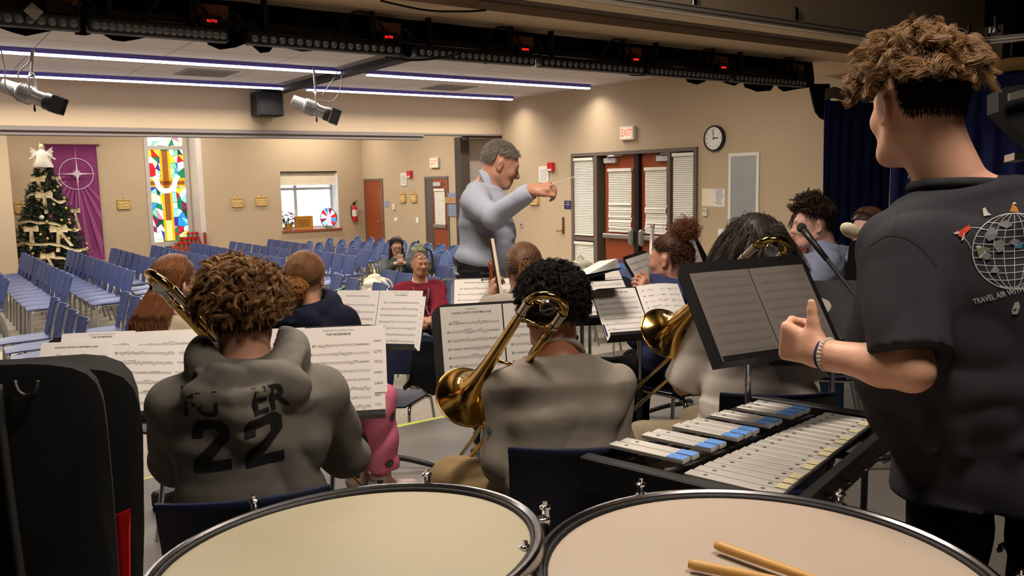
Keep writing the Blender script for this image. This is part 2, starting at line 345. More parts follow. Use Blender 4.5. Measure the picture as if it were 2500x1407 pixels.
# small fittings
def plate(name, px0, py0, px1, py1, X, m, label, cat, d=.012, extra=None):
    a, b = onx(px0, py0, X), onx(px1, py1, X); c = (a+b)/2; w, h = abs(a[1]-b[1]), abs(a[2]-b[2]); t = thing(name, c, label, cat)
    MB().box((X-d/2, c[1], c[2]), (d, w, h), bev=min(.004, d/3)).build('plate', m, t)
    if extra: extra(t, A3(X-d-.001, c[1], c[2]), w, h)
    return t
def rocker(n):
    def f(t, o, w, h):
        for i in range(n): MB().box(o+Y_*(w*(.5-(i+.5)/n)), (.008, w/n*.55, h*.6), bev=.002).build('rocker', M('rocker', (236, 234, 228), .4), t)
    return f
plate('light_switch', 1754, 559, 1774, 578, XR, whitem, 'white triple light switch plate below the air vent', 'light switch', extra=rocker(3))
plate('thermostat', 1718, 509, 1728, 528, XR, M('beige_plastic', (214, 204, 186), .5), 'beige thermostat on the wall under the pinned papers', 'thermostat', .03, lambda t, o, w, h: MB().box(o+Z_*h*.2, (.004, w*.6, h*.25)).build('display', M('lcd', (150, 160, 146), .2), t))
plate('light_switch', 1270, 541, 1277, 557, XR, M('switch_grey', (170, 164, 152), .5), 'small grey dimmer switch plate on the wall beside the conductor', 'light switch', extra=lambda t, o, w, h: MB().box(o, (.01, w*.4, h*.3)).build('dimmer', M('dimmer_dark', (90, 86, 80), .5), t))
plate('light_switch', 963, 531, 971, 541, XC, whitem, 'white single switch plate low on the chapel wall right of the plain door', 'light switch', extra=rocker(1))
plate('light_switch', 1016, 531, 1023, 546, XC, whitem, 'white single switch plate low on the chapel wall beside the glazed door frame', 'light switch', extra=rocker(1))
plate('wall_sensor', 960, 498, 966, 513, XC, M('beige_plastic', (214, 204, 186), .5), 'narrow beige sensor on the chapel wall under the nearest plaques', 'sensor', .03)
def signtext(lines, rgb=(236, 236, 236), k=.14):
    def f(t, o, w, h): lettering([(s_, o+Z_*h*(.28-.24*i), -Y_, Z_, h*k) for i, s_ in enumerate(lines)], M('sign_ink%d' % rgb[0], rgb, .5), t)
    return f
plate('room_sign', 1378, 490, 1396, 511, XR, M('navy_sign', (42, 40, 84), .4), 'small navy room sign with white lettering beside the left sidelight', 'sign', .008, signtext(['WOMEN', 'RESTROOMS', 'ON']))
plate('room_sign', 939, 491, 950, 506, XC, M('lilac_sign', (132, 140, 172), .4), 'small blue-grey room sign right of the plain chapel door', 'sign', .008)
def paper_lines(t, o, w, h):
    mb = MB()
    for i in range(11): mb.obox(o+Z_*h*(.38-.075*i)-Y_*w*random.uniform(-.06, .06), Y_, Z_, X_, w*random.uniform(.22, .38), h*.010, .0003)
    mb.build('printed_lines', MATS['ink'], t)
plate('notice_paper', 1714, 461, 1741, 504, XR, M('cream_paper', (226, 214, 188), .8), 'cream notice paper taped to the wall left of another sheet', 'paper', .002)
def procedures(t, o, w, h): paper_lines(t, o, w, h); lettering([('IN AN EMERGENCY', o+Z_*h*.45, -Y_, Z_, h*.07)], MATS['ink'], t)
plate('notice_paper', 1742, 461, 1769, 505, XR, M('white_paper', (228, 224, 220), .8), 'white printed emergency notice taped to the wall under the clock', 'paper', .002, procedures)
# brass lever handle on the flush wall door
hp = onx(1375, 552, XR); t = thing('lever_handle', hp, 'brass lever handle with a tall backplate on the tan wall', 'handle'); brass = M('brass', (176, 140, 72), .28, .9)
MB().box((XR-.008, hp[1]-.01, hp[2]+.01), (.016, .05, .27), bev=.005).build('backplate', M('brass_dark', (120, 92, 52), .4, .8), t)
MB().tube(spline([(XR-.01, hp[1]-.01, hp[2]-.06), (XR-.06, hp[1], hp[2]-.07), (XR-.07, hp[1]+.05, hp[2]-.08), (XR-.06, hp[1]+.11, hp[2]-.07)]), .014, 8).build('lever', brass, t, smooth=True)
# chapel doors
def cdoor(name, pl, pr, ptop, X, glazed):
    ya, yb = onx(pr, ptop, X)[1], onx(pl, ptop, X)[1]; zt = onx((pl+pr)/2, ptop, X)[2]; w = .05
    mb = MB().bb((X-.02, ya, HZ), (X+.0, ya+w, zt)).bb((X-.02, yb-w, HZ), (X, yb, zt)).bb((X-.02, ya, zt-w), (X, yb, zt)); f = S(name, mb, brownm)
    rec = .0
    d = MB().bb((X-.008, ya+w, HZ), (X+.0, yb-w, zt-w)).build('door_leaf', redm, f)
    if glazed:
        MB().bb((X-.012, yb-w-.3, HZ), (X-.008, yb-w, zt-w)).build('jamb', M('jamb_dark', (84, 72, 64), .5), f)
        blind(d, X-.01, ya+w+.07, yb-w-.38, HZ+.95, zt-.26); MB().bb((X-.05, ya+w+.03, HZ+.88), (X-.01, yb-w-.33, HZ+.95)).build('panic_bar', steelm, d)
        MB().bb((X-.05, yb-.72, zt-.20), (X-.01, yb-.42, zt-.12)).build('door_closer', MATS['closer_silver'], d)
    else:
        MB().tube([(X-.0, ya+.16, HZ+.93), (X-.05, ya+.16, HZ+.93), (X-.055, ya+.26, HZ+.925)], .014, 8).build('door_handle', steelm, d)
cdoor('door_2', 888.5, 934.5, 436.5, XC, False); cdoor('door_3', 1037, 1094.5, 431, XC, True)
pq = onx(1106, 500, XC); t = thing('notice_board', pq, 'pale blue wall pocket board with a wooden strip right of the glazed chapel door', 'notice board')
MB().box((XC-.01, pq[1], pq[2]), (.02, .42, .48)).build('board', M('board_blue', (128, 138, 160), .6), t); MB().box((XC-.025, pq[1]+.02, pq[2]+.09), (.03, .46, .12)).build('wood_strip', M('wood_strip', (176, 132, 84), .5), t)
# plaques (stations): frame facing given direction
goldm = M('gilt_plaster', (206, 172, 104), .45, var=.18, vs_=60, bump=.4, bs=90)
def plaque(p, u, n, w, h, label, name='relief_plaque'):
    t = thing(name, p, label, 'plaque', 'gilt relief plaques around the walls'); v = Z_; mb = MB(); mb.obox(p+n*.012, u, v, n, w/2, h/2, .012, bev=.004)
    for a, b, c, d in ((0, h/2-.012, w/2, .012), (0, -h/2+.012, w/2, .014), (w/2-.012, 0, .012, h/2), (-w/2+.012, 0, .012, h/2)): mb.obox(p+n*.03+u*a+v*b, u, v, n, c, d, .012, bev=.006)
    mb.build('frame', goldm, t, auto=40); fg = MB(); rr = random.Random(int(p[0]*100))
    for i in range(5):
        x = (-.3+.15*i)*w; hh = h*rr.uniform(.2, .32); fg.ell(p+n*.028+u*x+v*(-.12*h), (w*.06, .014, hh), 8, u=u, v=n, w=v); fg.ell(p+n*.032+u*x+v*(hh*.95-.12*h), .018, 8)
    fg.build('relief_figures', M('gilt_light', (222, 196, 134), .5, bump=.3, bs=80), t, smooth=True)
    MB().tube([p+n*.01+v*h/2-u*.03, p+n*.012+v*(h/2+.05), p+n*.01+v*h/2+u*.03], .006, 6).build('hanger', goldm, t)
for k, (px, py, lb) in enumerate(((302, 499, 'gilt relief plaque between the purple banner and the stained glass window'), (579.5, 494.5, 'gilt relief plaque left of the two on the wall beside the window'), (638, 491.5, 'gilt relief plaque nearest the left edge of the shaded window'), (54, 508, 'gilt relief plaque half hidden behind the Christmas tree'))):
    Yw = YG if px < 400 else YB; plaque(ony(px, py, Yw), X_, -Y_, .26, .205, lb)
plaque(onx(984.5, 483.5, XC), -Y_, -X_, .26, .20, 'gilt relief plaque below the chapel speaker plate, nearer the plain door'); plaque(onx(1011.5, 483, XC), -Y_, -X_, .26, .20, 'gilt relief plaque beside the glazed chapel door')
plaque(onx(1306, 484, XR), -Y_, -X_, .24, .22, 'gilt relief plaque on the wall just under the conductor raised wrist')
p = ony(491, 491, YG); t = thing('framed_notice', p, 'small dark-framed notice on the wall right of the stained glass', 'picture frame'); MB().box(p-Y_*.01, (.22, .02, .27)).build('frame', M('frame_black', (40, 34, 30), .4), t); MB().box(p-Y_*.021, (.18, .004, .23)).build('paper', M('aged_paper', (190, 178, 140), .7), t)
# fire extinguisher
p = ony(862, 520, YB); t = thing('fire_extinguisher', p, 'red fire extinguisher hung on the back wall left of the plain door', 'fire extinguisher'); c = p-Y_*.09
MB().lathe([(0, -.2), (.06, -.2), (.066, -.18), (.066, .1), (.05, .15), (.02, .17), (.02, .2)], c, Z_, 20).build('cylinder', M('ext_red', (186, 24, 28), .3), t, auto=40)
MB().lathe([(.067, -.08), (.0675, .08)], c, Z_, 20).build('label_sleeve', M('ext_label', (216, 206, 198), .6), t)
MB().box(c+Z_*.225, (.05, .03, .05)).obox(c+Z_*.27+X_*.03, n1((1, 0, .4)), Y_, n1((-.4, 0, 1)), .06, .012, .008).build('valve', M('valve_black', (30, 28, 28), .4), t)
MB().tube(spline([c+Z_*.22-X_*.03, c+Z_*.16-X_*.085, c-X_*.09-Z_*.02, c-X_*.075-Z_*.12]), .011, 8).build('hose', MATS['valve_black'], t, smooth=True)
# --------------- window with roller shade
fm = M('window_alu', (206, 208, 210), .4, .2); yw = YB+.36
fr = MB()
for x in (WL+.02, WR-.02): fr.bb((x-.03, yw, WB), (x+.03, yw+.06, WT))
xm = WL+(WR-WL)*.34; fr.bb((xm-.035, yw-.01, WB), (xm+.035, yw+.06, WT))
for z in (WB+.03, WT-.03, 1.38): fr.bb((WL, yw, z-.03), (WR, yw+.06, z+.03))
w1 = S('window_1', fr, fm)
MB().bb((WL, yw+.025, WB), (WR, yw+.031, WT)).build('pane', M('clear_glass', (245, 250, 252), .02, trans=1., var=0), w1)
MB().bb((WL-.02, YB-.05, WB-.045), (WR+.05, yw, WB)).build('window_sill', M('sill_wood', (150, 74, 48), .4, var=.1, stretch=(1, 8, 8)), w1)
MB().bb((WL, YB+.02, WT-.05), (WR, YB+.1, WT)).build('shade_cassette', M('shade_grey', (92, 84, 78), .5), w1)
MB().bb((WL+.01, YB+.055, 1.47), (WR-.03, YB+.058, WT-.04)).build('roller_shade', M('shade_cream', (214, 202, 178), .8), w1); MB().bb((WL+.01, YB+.045, 1.46), (WR-.03, YB+.068, 1.485)).build('shade_bar', whitem, w1)
S('window_reveal', MB().bb((WR-.004, YB, WB), (WR, yw, WT)).bb((WL, YB, WB), (WL+.004, yw, WT)), M('reveal_white', (214, 212, 208), .7))
# outside: pale ground, facade, pole
S('ground_outside', MB().bb((-20, 20.2, -1.2), (40, 60, -1.0)), M('outside_snow', (225, 226, 228), .9))
t = thing('neighbouring_building', (14, 32, -1), 'pale building with large windows seen through the window', 'building'); fa = MB().bb((5, 32, -1), (12.6, 33, 7)).bb((13.1, 32, -1), (26, 33, 7)); fa.build('facade', M('facade_pale', (206, 210, 212), .9), t); wn = MB()
for i in range(9):
    for zz in (-.2, 1.5, 3.2): wn.bb((8.2+i*1.1, 31.97, zz), (8.95+i*1.1, 32.01, zz+1.3))
wn.build('window_glazing', M('facade_glass', (150, 162, 170), .3), t)
t = MB().cyl((11.6, 26, -1), (11.6, 26, 6), .06, 8).build('lamp_post', M('post_grey', (196, 196, 192), .6)); tag(t, 'thin pale post standing outside the window', 'post')
# --------------- stained glass window
gz0, gz1 = HZ+.15, 2.75; gw = GR-GL; sc_ = [(250, 250, 245), (190, 232, 232), (120, 200, 200), (40, 130, 200), (30, 60, 160), (60, 40, 130), (190, 30, 40), (120, 30, 70), (20, 110, 70), (110, 190, 150), (240, 190, 40), (220, 210, 160), (180, 110, 140), (30, 60, 40)]
gm = [M('glass_%02d' % i, c, .2, emit=1.0 if i else 1.5, var=.22, vs_=9) for i, c in enumerate(sc_)]
amber = M('glass_amber', (240, 150, 20), .2, emit=.95, var=.3, vs_=12); timber = M('glass_timber', (140, 84, 40), .25, emit=.5, var=.35, vs_=5, stretch=(14, 14, 1)); shroud = M('glass_shroud', (255, 255, 255), .2, emit=1.6)
lead = M('lead_came', (30, 30, 32), .5); alu = M('glass_frame', (186, 180, 172), .5)
w2 = S('window_2', MB().bb((GL-.03, YG-.03, gz0), (GL+.05, YG+.08, gz1)).bb((GR-.05, YG-.03, gz0), (GR+.03, YG+.08, gz1)).bb((GL, YG-.03, 2.30), (GR, YG+.08, 2.38)).bb((GL, YG-.03, .18), (GR, YG+.08, .28)).bb((GL, YG-.03, gz1-.05), (GR, YG+.08, gz1)), alu)
bk = MB().bb((GL, YG+.05, gz0), (GR, YG+.06, gz1)); bk.build('lead_lattice', lead, w2)
nx, nz = 7, 17; rr = random.Random(5); pt = {}
for i in range(nx+1):
    for j in range(nz+1): pt[i, j] = (GL+.05+(gw-.1)*(i+(rr.uniform(-.36, .36) if 0 < i < nx else 0))/nx, gz0+(gz1-.05-gz0)*(j+(rr.uniform(-.36, .36) if 0 < j < nz else 0))/nz)
pn = MB()
for i in range(nx):
    for j in range(nz):
        q = [pt[i, j], pt[i+1, j], pt[i+1, j+1], pt[i, j+1]]
        tris = [q] if rr.random() < .55 else ([q[:3], [q[0], q[2], q[3]]] if rr.random() < .5 else [[q[0], q[1], q[3]], q[1:]])
        for tt in tris:
            cx = sum(a for a, b in tt)/len(tt); cz = sum(b for a, b in tt)/len(tt); k = 0 if cz > 2.45 and rr.random() < .8 else rr.choice([0, 0, 1, 1, 1, 2, 3, 3, 4, 6, 7, 8, 8, 9, 10, 11, 12, 13, 5])
            pn.add([(cx+(a-cx)*.94, YG+.045, cz+(b-cz)*.94) for a, b in tt], [tuple(range(len(tt)))], k)
pn.build('glass_pieces', gm, w2)
cxm = GL+gw*.47; cr = MB(); yy = YG+.04
def rect(x0, x1, z0, z1, m, y): cr.quad((x0, y, z0), (x1, y, z0), (x1, y, z1), (x0, y, z1), m)
for x0, x1, z0, z1 in ((cxm-.11, cxm-.06, .3, 2.28), (cxm+.06, cxm+.11, .3, 2.28), (GL+.06, GR-.06, 1.62, 1.68), (GL+.06, GR-.06, 1.49, 1.53)): rect(x0, x1, z0, z1, 0, yy-.002)
rect(cxm-.06, cxm+.06, .75, 2.28, 1, yy-.003); rect(cxm-.06, cxm+.06, .3, .75, 2, yy-.003); rect(GL+.06, GR-.06, 1.53, 1.62, 1, yy-.003)
cr.build('cross_panes', [amber, timber, M('glass_cream', (240, 205, 120), .2, emit=.9, var=.2, vs_=6)], w2)
sh = MB(); pts = spline([(cxm-.25, 1.72), (cxm-.2, 1.62), (cxm-.14, 1.45), (cxm, 1.40), (cxm+.14, 1.47), (cxm+.19, 1.62), (cxm+.26, 1.74)], 6)
for a, b in zip(pts, pts[1:]):
    d = n1(A3(b[0]-a[0], 0, b[1]-a[1])); nn = A3(-d[2], 0, d[0])*.052; A_, B_ = A3(a[0], yy-.006, a[1]), A3(b[0], yy-.006, b[1]); sh.quad(A_-nn, B_-nn, B_+nn, A_+nn)
sh.build('shroud_panes', shroud, w2)
# --------------- LED strips, vents, box speaker
ledm = M('led_diffuser', (240, 238, 255), .4, emit=7.); ledh = M('led_housing', (92, 84, 170), .4, emit=.06)
for x0, x1, y, lb in ((-2.6, 4.48, 9.75, 'long ceiling light strip left of the beam, nearer the stage'), (4.86, 8.5, 9.78, 'ceiling light strip right of the beam, nearer the stage'), (-2.6, 4.52, 11.7, 'long ceiling light strip left of the beam, nearer the bulkhead'), (4.86, 8.46, 11.69, 'ceiling light strip right of the beam, nearer the bulkhead')):
    t = thing('light_strip', ((x0+x1)/2, y, 2.87), lb, 'ceiling light'); MB().bb((x0, y-.045, 2.835), (x1, y+.045, CE)).build('housing', ledh, t); MB().bb((x0, y-.035, 2.815), (x1, y+.035, 2.835), bev=.006).build('diffuser', ledm, t)
for p0, p1 in (((436, 170), (568, 184)), ((1050, 207), (1140, 219))):
    a, b = onz(*p0, CE), onz(*p1, CE); c = (a+b)/2; t = thing('ceiling_vent', c, 'grey square ceiling vent left of the black beam' if p0[0] < 800 else 'grey square ceiling vent right of the black beam', 'vent'); m_ = MB()
    m_.box((c[0], c[1], CE-.006), (.62, .62, .012)); m_.build('vent_plate', M('vent_grey', (150, 145, 140), .7), t)
    m2 = MB()
    for k in range(12): m2.box((c[0], c[1]-.26+k*.047, CE-.014), (.54, .012, .006))
    m2.build('louvres', MATS['vent_grey'], t)
a, b = ony(627, 222, YH-.35), ony(694, 284, YH-.35); c = (a+b)/2; t = thing('box_speaker', c, 'black box loudspeaker hung in front of the bulkhead', 'speaker')
MB().box((c[0], YH-.2, c[2]), (b[0]-a[0], .3, a[2]-b[2]), bev=.015).build('cabinet', M('speaker_black', (24, 24, 25), .6), t); MB().box((c[0], YH-.36, c[2]), ((b[0]-a[0])*.9, .02, (a[2]-b[2])*.9)).build('grille', M('speaker_cloth', (15, 15, 16), .9, bump=.3, bs=400), t)
MB().box((c[0], YH-.2, (a[2]+CE)/2), (.08, .08, CE-a[2])).build('bracket', blackm, t)
# ================= STAGE HARDWARE =================
navy = M('navy_velvet', (36, 41, 88), .9, var=.14, vs_=4, bump=.15, bs=300, spec=.15)
dknavy = M('valance_cloth', (17, 18, 30), .9, var=.12, vs_=5, spec=.1)
YV = 5.24
vb = [(-60, 90), (0, 66), (30, 78), (62, 89), (100, 82), (150, 70), (184, 60), (186, 84), (205, 88), (218, 86), (226, 66), (250, 80), (275, 98), (300, 103), (330, 98), (365, 89), (400, 88), (450, 84), (485, 71), (500, 90), (512, 108), (540, 120), (575, 116), (612, 101), (616, 112), (640, 128), (660, 126), (671, 108), (700, 120), (740, 126), (780, 121), (830, 124), (850, 126), (878, 110), (890, 122), (905, 130), (920, 124), (932, 114), (960, 118), (985, 132), (1003, 138), (1018, 124), (1030, 116), (1080, 124), (1140, 128), (1160, 146), (1185, 157), (1215, 152), (1250, 139), (1330, 146), (1430, 152), (1455, 168), (1475, 170), (1498, 165), (1515, 176), (1550, 185), (1590, 186), (1632, 186), (1640, 172), (1672, 176), (1682, 200), (1698, 207), (1716, 200), (1734, 184), (1752, 180), (1770, 202), (1788, 210), (1806, 200), (1818, 190), (1824, 212), (1850, 224), (1875, 222), (1889, 202), (1906, 216), (1920, 223), (1945, 218), (1970, 214), (1984, 220)]
G = []
for i, (px, py) in enumerate(vb):
    b = ony(px, py, YV); wv = .03*math.sin(i*1.3); G.append([(b[0], YV+.02+wv*.2, 2.6), (b[0], YV+wv*.6, (2.6+b[2])/2), (b[0], YV+wv, b[2])])
MB().sheet(np.array(G), .012).build('stage_valance', dknavy, smooth=True); tag(bpy.data.objects['stage_valance'], 'dark scalloped cloth valance hanging behind the row of stage light bars', 'valance', kind='thing')
# LED light bars: six, with lens row, display, wooden block and cable
barm = M('bar_black', (19, 19, 20), .5, var=.1); lensm = M('lens_clear', (120, 122, 126), .12, .0, coat=1., spec=.8); redl = M('display_red', (255, 30, 24), .4, emit=4.)
edges = [(-340, 195), (210, 555), (600, 975), (1010, 1300), (1315, 1565), (1575, 1775), (1785, 1962)]
where = ['leftmost in the row', 'second from the left', 'third from the left', 'fourth from the left', 'fifth from the left', 'second from the right end', 'rightmost in the row']
for k, (pa, pb) in enumerate(edges):
    pm = (pa+pb)/2; xa, xb = ony(pa, 30+.085*pa, 5.13)[0], ony(pb, 30+.085*pb, 5.13)[0]; cx = (xa+xb)/2; zc = 2.375
    t = thing('stage_light_bar', (cx, 5.13, zc), 'black light bar with a row of round lenses, '+where[k], 'stage light', 'light bars along the stage front')
    MB().bb((xa, 5.09, zc-.045), (xb, 5.17, zc+.035), bev=.008).build('housing', barm, t); ln = MB(); n = 18
    for i in range(n): x = xa+.04+(xb-xa-.08)*i/(n-1); ln.lathe([(.021, 0), (.021, .006), (.017, .006), (.012, .012), (0, .014)], (x, 5.09, zc-.012), (0, -1, -.25), 10)
    ln.build('lens_row', lensm, t, smooth=True)
    xd = xb-.10; MB().bb((xd-.06, 5.085, zc+.035), (xd+.06, 5.16, zc+.10)).build('control_box', barm, t); k in (0, 6) or lettering([('AUTO', A3(xd, 5.083, zc+.065), X_, Z_, .022)], redl, t, 'display')
    bl = MB().bb((xd-.06, 5.14, zc+.095), (xd+.12, 5.22, zc+.17)).build('wood_block', M('wood_block', (132, 84, 48), .6, var=.15, vs_=12), t)
    for x in (xa+.12, xb-.2): MB().bb((x-.012, 5.11, zc+.03), (x+.012, 5.15, 2.6)).build('hanging_bracket', barm, t)
    MB().tube(spline([(xd, 5.12, zc+.09), (xd-.1, 5.1, zc+.19), (xd-.24, 5.1, zc+.2), (xd-.32, 5.12, zc+.1), (xd-.36, 5.14, zc+.04)]), .009, 6).tube(spline([(xb-.02, 5.12, zc+.03), (xb+.02, 5.1, zc+.13), (xb+.07, 5.1, zc+.09), (xb+.05, 5.12, zc+.02)]), .008, 6).build('cable', barm, t, smooth=True)
bk = MB().bb((-3, 5.17, 2.43), (7.2, 5.2, 2.47)).build('light_bar_pipe', barm); tag(bk, 'black pipe along the stage front that carries the light bars', 'pipe')
lc = MB().tube(spline([ony(940, 140, 5.1), ony(1000, 147, 5.05), ony(1070, 142, 5.05), ony(1140, 127, 5.1)]), .008, 6).build('loose_cable', barm, smooth=True); tag(lc, 'loose black cable sagging below the light bars near the ceiling beam', 'cable')
lc = MB().tube(spline([onz(930, 2, 2.58), onz(1040, 25, 2.57), onz(1130, 28, 2.57), onz(1186, 25, 2.59)]), .007, 6).build('loose_cable', barm, smooth=True); tag(lc, 'black cable drooping under the tan soffit at the top edge', 'cable')
wt = MB(); c = ony(82, 28, 5.02); wt.obox(c, n1((1, 0, -.9)), n1((.2, -.95, .25)), n1((.9, .2, 1)), .033, .004, .03); wt.build('paper_tag', M('tag_white', (176, 172, 168), .6)); tag(bpy.data.objects['paper_tag'], 'white square tag stuck on the black light bar at the top left', 'tag')
# curtain rail: straight then curving upstage
railp = spline([(-3, 4.14, 2.63), (2, 4.14, 2.63), (5, 4.14, 2.63), (6.8, 4.13, 2.63), (7.4, 4.08, 2.63), (7.78, 3.9, 2.63), (7.95, 3.62, 2.63), (8.02, 3.1, 2.63), (8.03, 2.0, 2.63)], 5)
alum = M('rail_aluminium', (214, 204, 188), .4, .3, var=.06)
r = thing('curtain_rail', (5, 4.14, 2.63), 'long aluminium curtain rail curving round above the stage corner', 'curtain rail'); rm = MB(); Gs = []
for i, p in enumerate(railp):
    d = n1(railp[min(i+1, len(railp)-1)]-railp[max(i-1, 0)]); s = np.cross(d, Z_); Gs.append([p-s*.03-Z_*.03, p-s*.03+Z_*.03, p+s*.03+Z_*.03, p+s*.03-Z_*.03])
rm.grid(np.array(Gs), 0, True); rm.build('track', alum, r)
gm_ = MB()
for off in (.018, -.012): gm_.tube([p+np.cross(n1(railp[min(i+1, len(railp)-1)]-railp[max(i-1, 0)]), Z_)*.031+Z_*off for i, p in enumerate(railp)], .0035, 5)
gm_.build('groove_line', M('groove_dark', (60, 54, 48), .5), r)
chrome = M('chrome', (205, 205, 208), .14, 1., var=.03)
for px, py in ((1694, 6), (1805, 46), (1942, 42), (2365, 84), (2411, 88), (2430, 60)):
    p = onz(px, min(py+20, 110), 2.63) if px < 2200 else at(px, py+16, 7.45)
    MB().obox(p+Z_*.06, X_, Y_, Z_, .02, .012, .075, bev=.004).obox(p+Z_*.0, X_, Y_, Z_, .028, .03, .012).build('rail_clamp', chrome, r)
# curtains
def curtain(path, z0, z1, amp, wl, m, head, name, label, th=.01):
    P = spline(path, 40); L_ = np.r_[0, np.cumsum(np.linalg.norm(np.diff(P, axis=0), axis=1))]; n = int(L_[-1]/.018); S_ = np.linspace(0, L_[-1], n)
    Q = np.stack([np.interp(S_, L_, P[:, k]) for k in range(3)], 1); T = np.gradient(Q, axis=0); T /= np.linalg.norm(T, axis=1, keepdims=True); Nn = np.stack([T[:, 1], -T[:, 0], 0*T[:, 0]], 1)
    ph = 2*PI*S_/wl+.9*np.sin(S_*3.1)+.5*np.sin(S_*7.7); G = []
    for z in np.linspace(z0, z1, 9):
        k = (z-z0)/(z1-z0); a = amp*(1-.45*k); off = a*(np.sin(ph+.35*np.sin(z*2.2))+.3*np.sin(2.3*ph+z)); q = Q+Nn*off[:, None]; q[:, 2] = z; G.append(q)
    t = thing(name, Q[0]*A3(1, 1, 0), label, 'curtain'); MB().sheet(np.array(G), th).build('drape', m, t, smooth=True)
    G2 = [];
    for z in (z1-.0, z1+.05, z1+.11): off = amp*.45*np.sin(ph*.5); q = Q+Nn*(off[:, None]+.006); q[:, 2] = z+.025*np.sin(ph*.25); G2.append(q)
    MB().sheet(np.array(G2), .014).build('heading_band', head, t, smooth=True); return t, Q
curtain([(7.53, 5.12, 0), (7.9, 5.1, 0), (8.6, 5.05, 0)], .02, 2.22, .035, .17, navy, M('heading_grey', (132, 128, 120), .8, var=.1), 'stage_curtain', 'navy stage curtain with a grey heading hanging against the end of the tan wall')
t2, Q = curtain([(7.62, 4.45, 0), (7.88, 3.95, 0), (7.97, 3.4, 0), (8.02, 2.6, 0), (8.03, 1.2, 0)], .02, 2.33, .04, .2, navy, M('heading_gold', (168, 132, 76), .8, var=.12), 'stage_curtain', 'navy side curtain with a gold heading behind the standing percussionist')
ch = MB()
for k in range(4, len(Q), 16): ch.cyl((Q[k][0], Q[k][1], 2.44), (Q[k][0], Q[k][1], 2.6), .006, 5)
ch.build('hanging_chain', chrome, t2)
lg = MB(); Gp = [[ony(px, 205, 5.2), ony(px, py, 5.2)] for px, py in ((1978, 218), (1986, 255), (1992, 275), (2002, 288), (2012, 293), (2024, 292))]; lg.sheet(np.array(Gp), .02); lg.build('valance_drop', dknavy, t2, smooth=True)
bpy.data.objects['valance_drop'].parent = bpy.data.objects['stage_valance']; bpy.data.objects['valance_drop'].matrix_parent_inverse = Matrix()
# hanging spotlights
def spot(pm, pb, Y, s, label, cable):
    top = onz(pm[0], pm[1], CE-.02); Y = top[1]; c = ony(pb[0], pb[1], Y); t = thing('ellipsoidal_spotlight', (top[0], Y, CE), label, 'stage light', 'spotlights hung from the hall ceiling')
    ax = n1(A3(.86, -.35, -.36)); sil = M('spot_silver', (142, 142, 140), .35, .5, var=.12); bl = M('spot_black', (22, 22, 22), .5)
    MB().lathe([(0, -.30*s), (.07*s, -.29*s), (.075*s, -.16*s), (.09*s, -.14*s), (.09*s, -.02*s), (.07*s, .02*s), (.075*s, .16*s)], c, ax, 16).build('barrel', sil, t, auto=35)
    f = MB().lathe([(.078*s, .10*s), (.084*s, .11*s), (.084*s, .17*s), (.07*s, .16*s), (.0, .15*s)], c, ax, 16); a_, b_ = frame_of(ax)
    f.build('lens_tube', bl, t, auto=35); d = MB()
    for sa in (1, -1): d.obox(c+ax*.23*s+a_*sa*.085*s, ax, b_, a_, .055*s, .08*s, .002); d.obox(c+ax*.23*s+b_*sa*.085*s, ax, a_, b_, .055*s, .08*s, .002)
    d.build('barn_doors', bl, t)
    rb = MB()
    for k in range(5): rb.lathe([(.091*s, -.13*s+k*.025*s), (.1*s, -.125*s+k*.025*s), (.091*s, -.12*s+k*.025*s)], c, ax, 16)
    rb.build('cooling_fins', sil, t); y = MB(); u = b_ if abs(b_[2]) < abs(a_[2]) else a_
    y.tube(spline([c-u*.11*s, c-u*.11*s+Z_*.14*s, c-u*.06*s+Z_*.2*s, c+u*.06*s+Z_*.2*s, c+u*.11*s+Z_*.14*s, c+u*.11*s]), .009, 6); y.build('yoke', sil, t, smooth=True)
    MB().cyl(c+Z_*.2*s, (c[0]*.3+top[0]*.7, Y, CE-.02), .014, 8).ell(c+Z_*.21*s, .03, 8).build('hanging_pipe', M('galvanised', (150, 148, 144), .4, .7), t)
    MB().ell(c-Z_*.12*s, (.012, .012, .03), 8).cyl(c-Z_*.08*s, c-Z_*.12*s, .008, 6).build('tilt_knob', bl, t)
    cb = MB()
    for P in cable: cb.tube(spline([ony(px, py, Y) for px, py in P]), .006, 5)
    cb.build('power_cable', M('cable_grey', (92, 90, 88), .5), t, smooth=True)
spot((84, 120), (82, 236), 9.7, 1.0, 'silver spotlight with black barn doors hanging at the left edge of the hall ceiling', [[(2, 120), (12, 170), (14, 210), (40, 240), (72, 250)], [(76, 128), (72, 150), (52, 170), (44, 185), (58, 203)]])
spot((765, 165), (772, 268), 9.7, 1.0, 'silver spotlight hanging in front of the bulkhead beside the black box speaker', [[(835, 168), (830, 220), (810, 248), (778, 245)], [(826, 172), (806, 205), (785, 235)]])
# ================= LIGHTS =================
for x0, x1, y in ((-2.6, 4.48, 9.75), (4.86, 8.5, 9.78), (-2.6, 4.52, 11.7), (4.86, 8.46, 11.69)):
    light('strip_light', ((x0+x1)/2, y, 2.805), (x1-x0, .07), 15*(x1-x0), (255, 243, 228), spread=2.5)
for x in (1.8, 5.4): light('hall_front_light', (x, 6.7, 2.86), (3.2, .1), 85, (255, 243, 228))
for x in (0.5, 3.5, 7.): light('chapel_light', (x, 15.2, 3.08), (1.8, .12), 95, (255, 244, 230))
for x in (1.5, 4.5, 7.8): light('chapel_wall_light', (x, 18.3, 3.08), (1.6, .1), 40, (255, 244, 230))
light('stage_overhead_light', (1.6, 2.7, 3.4), (1.4, .4), 74, (255, 238, 222))
light('stage_overhead_light', (1.3, .3, 3.4), (1.2, .4), 44, (255, 238, 222))  # added overhead fill to brighten the percussionist's neck and forearm, no fixture known
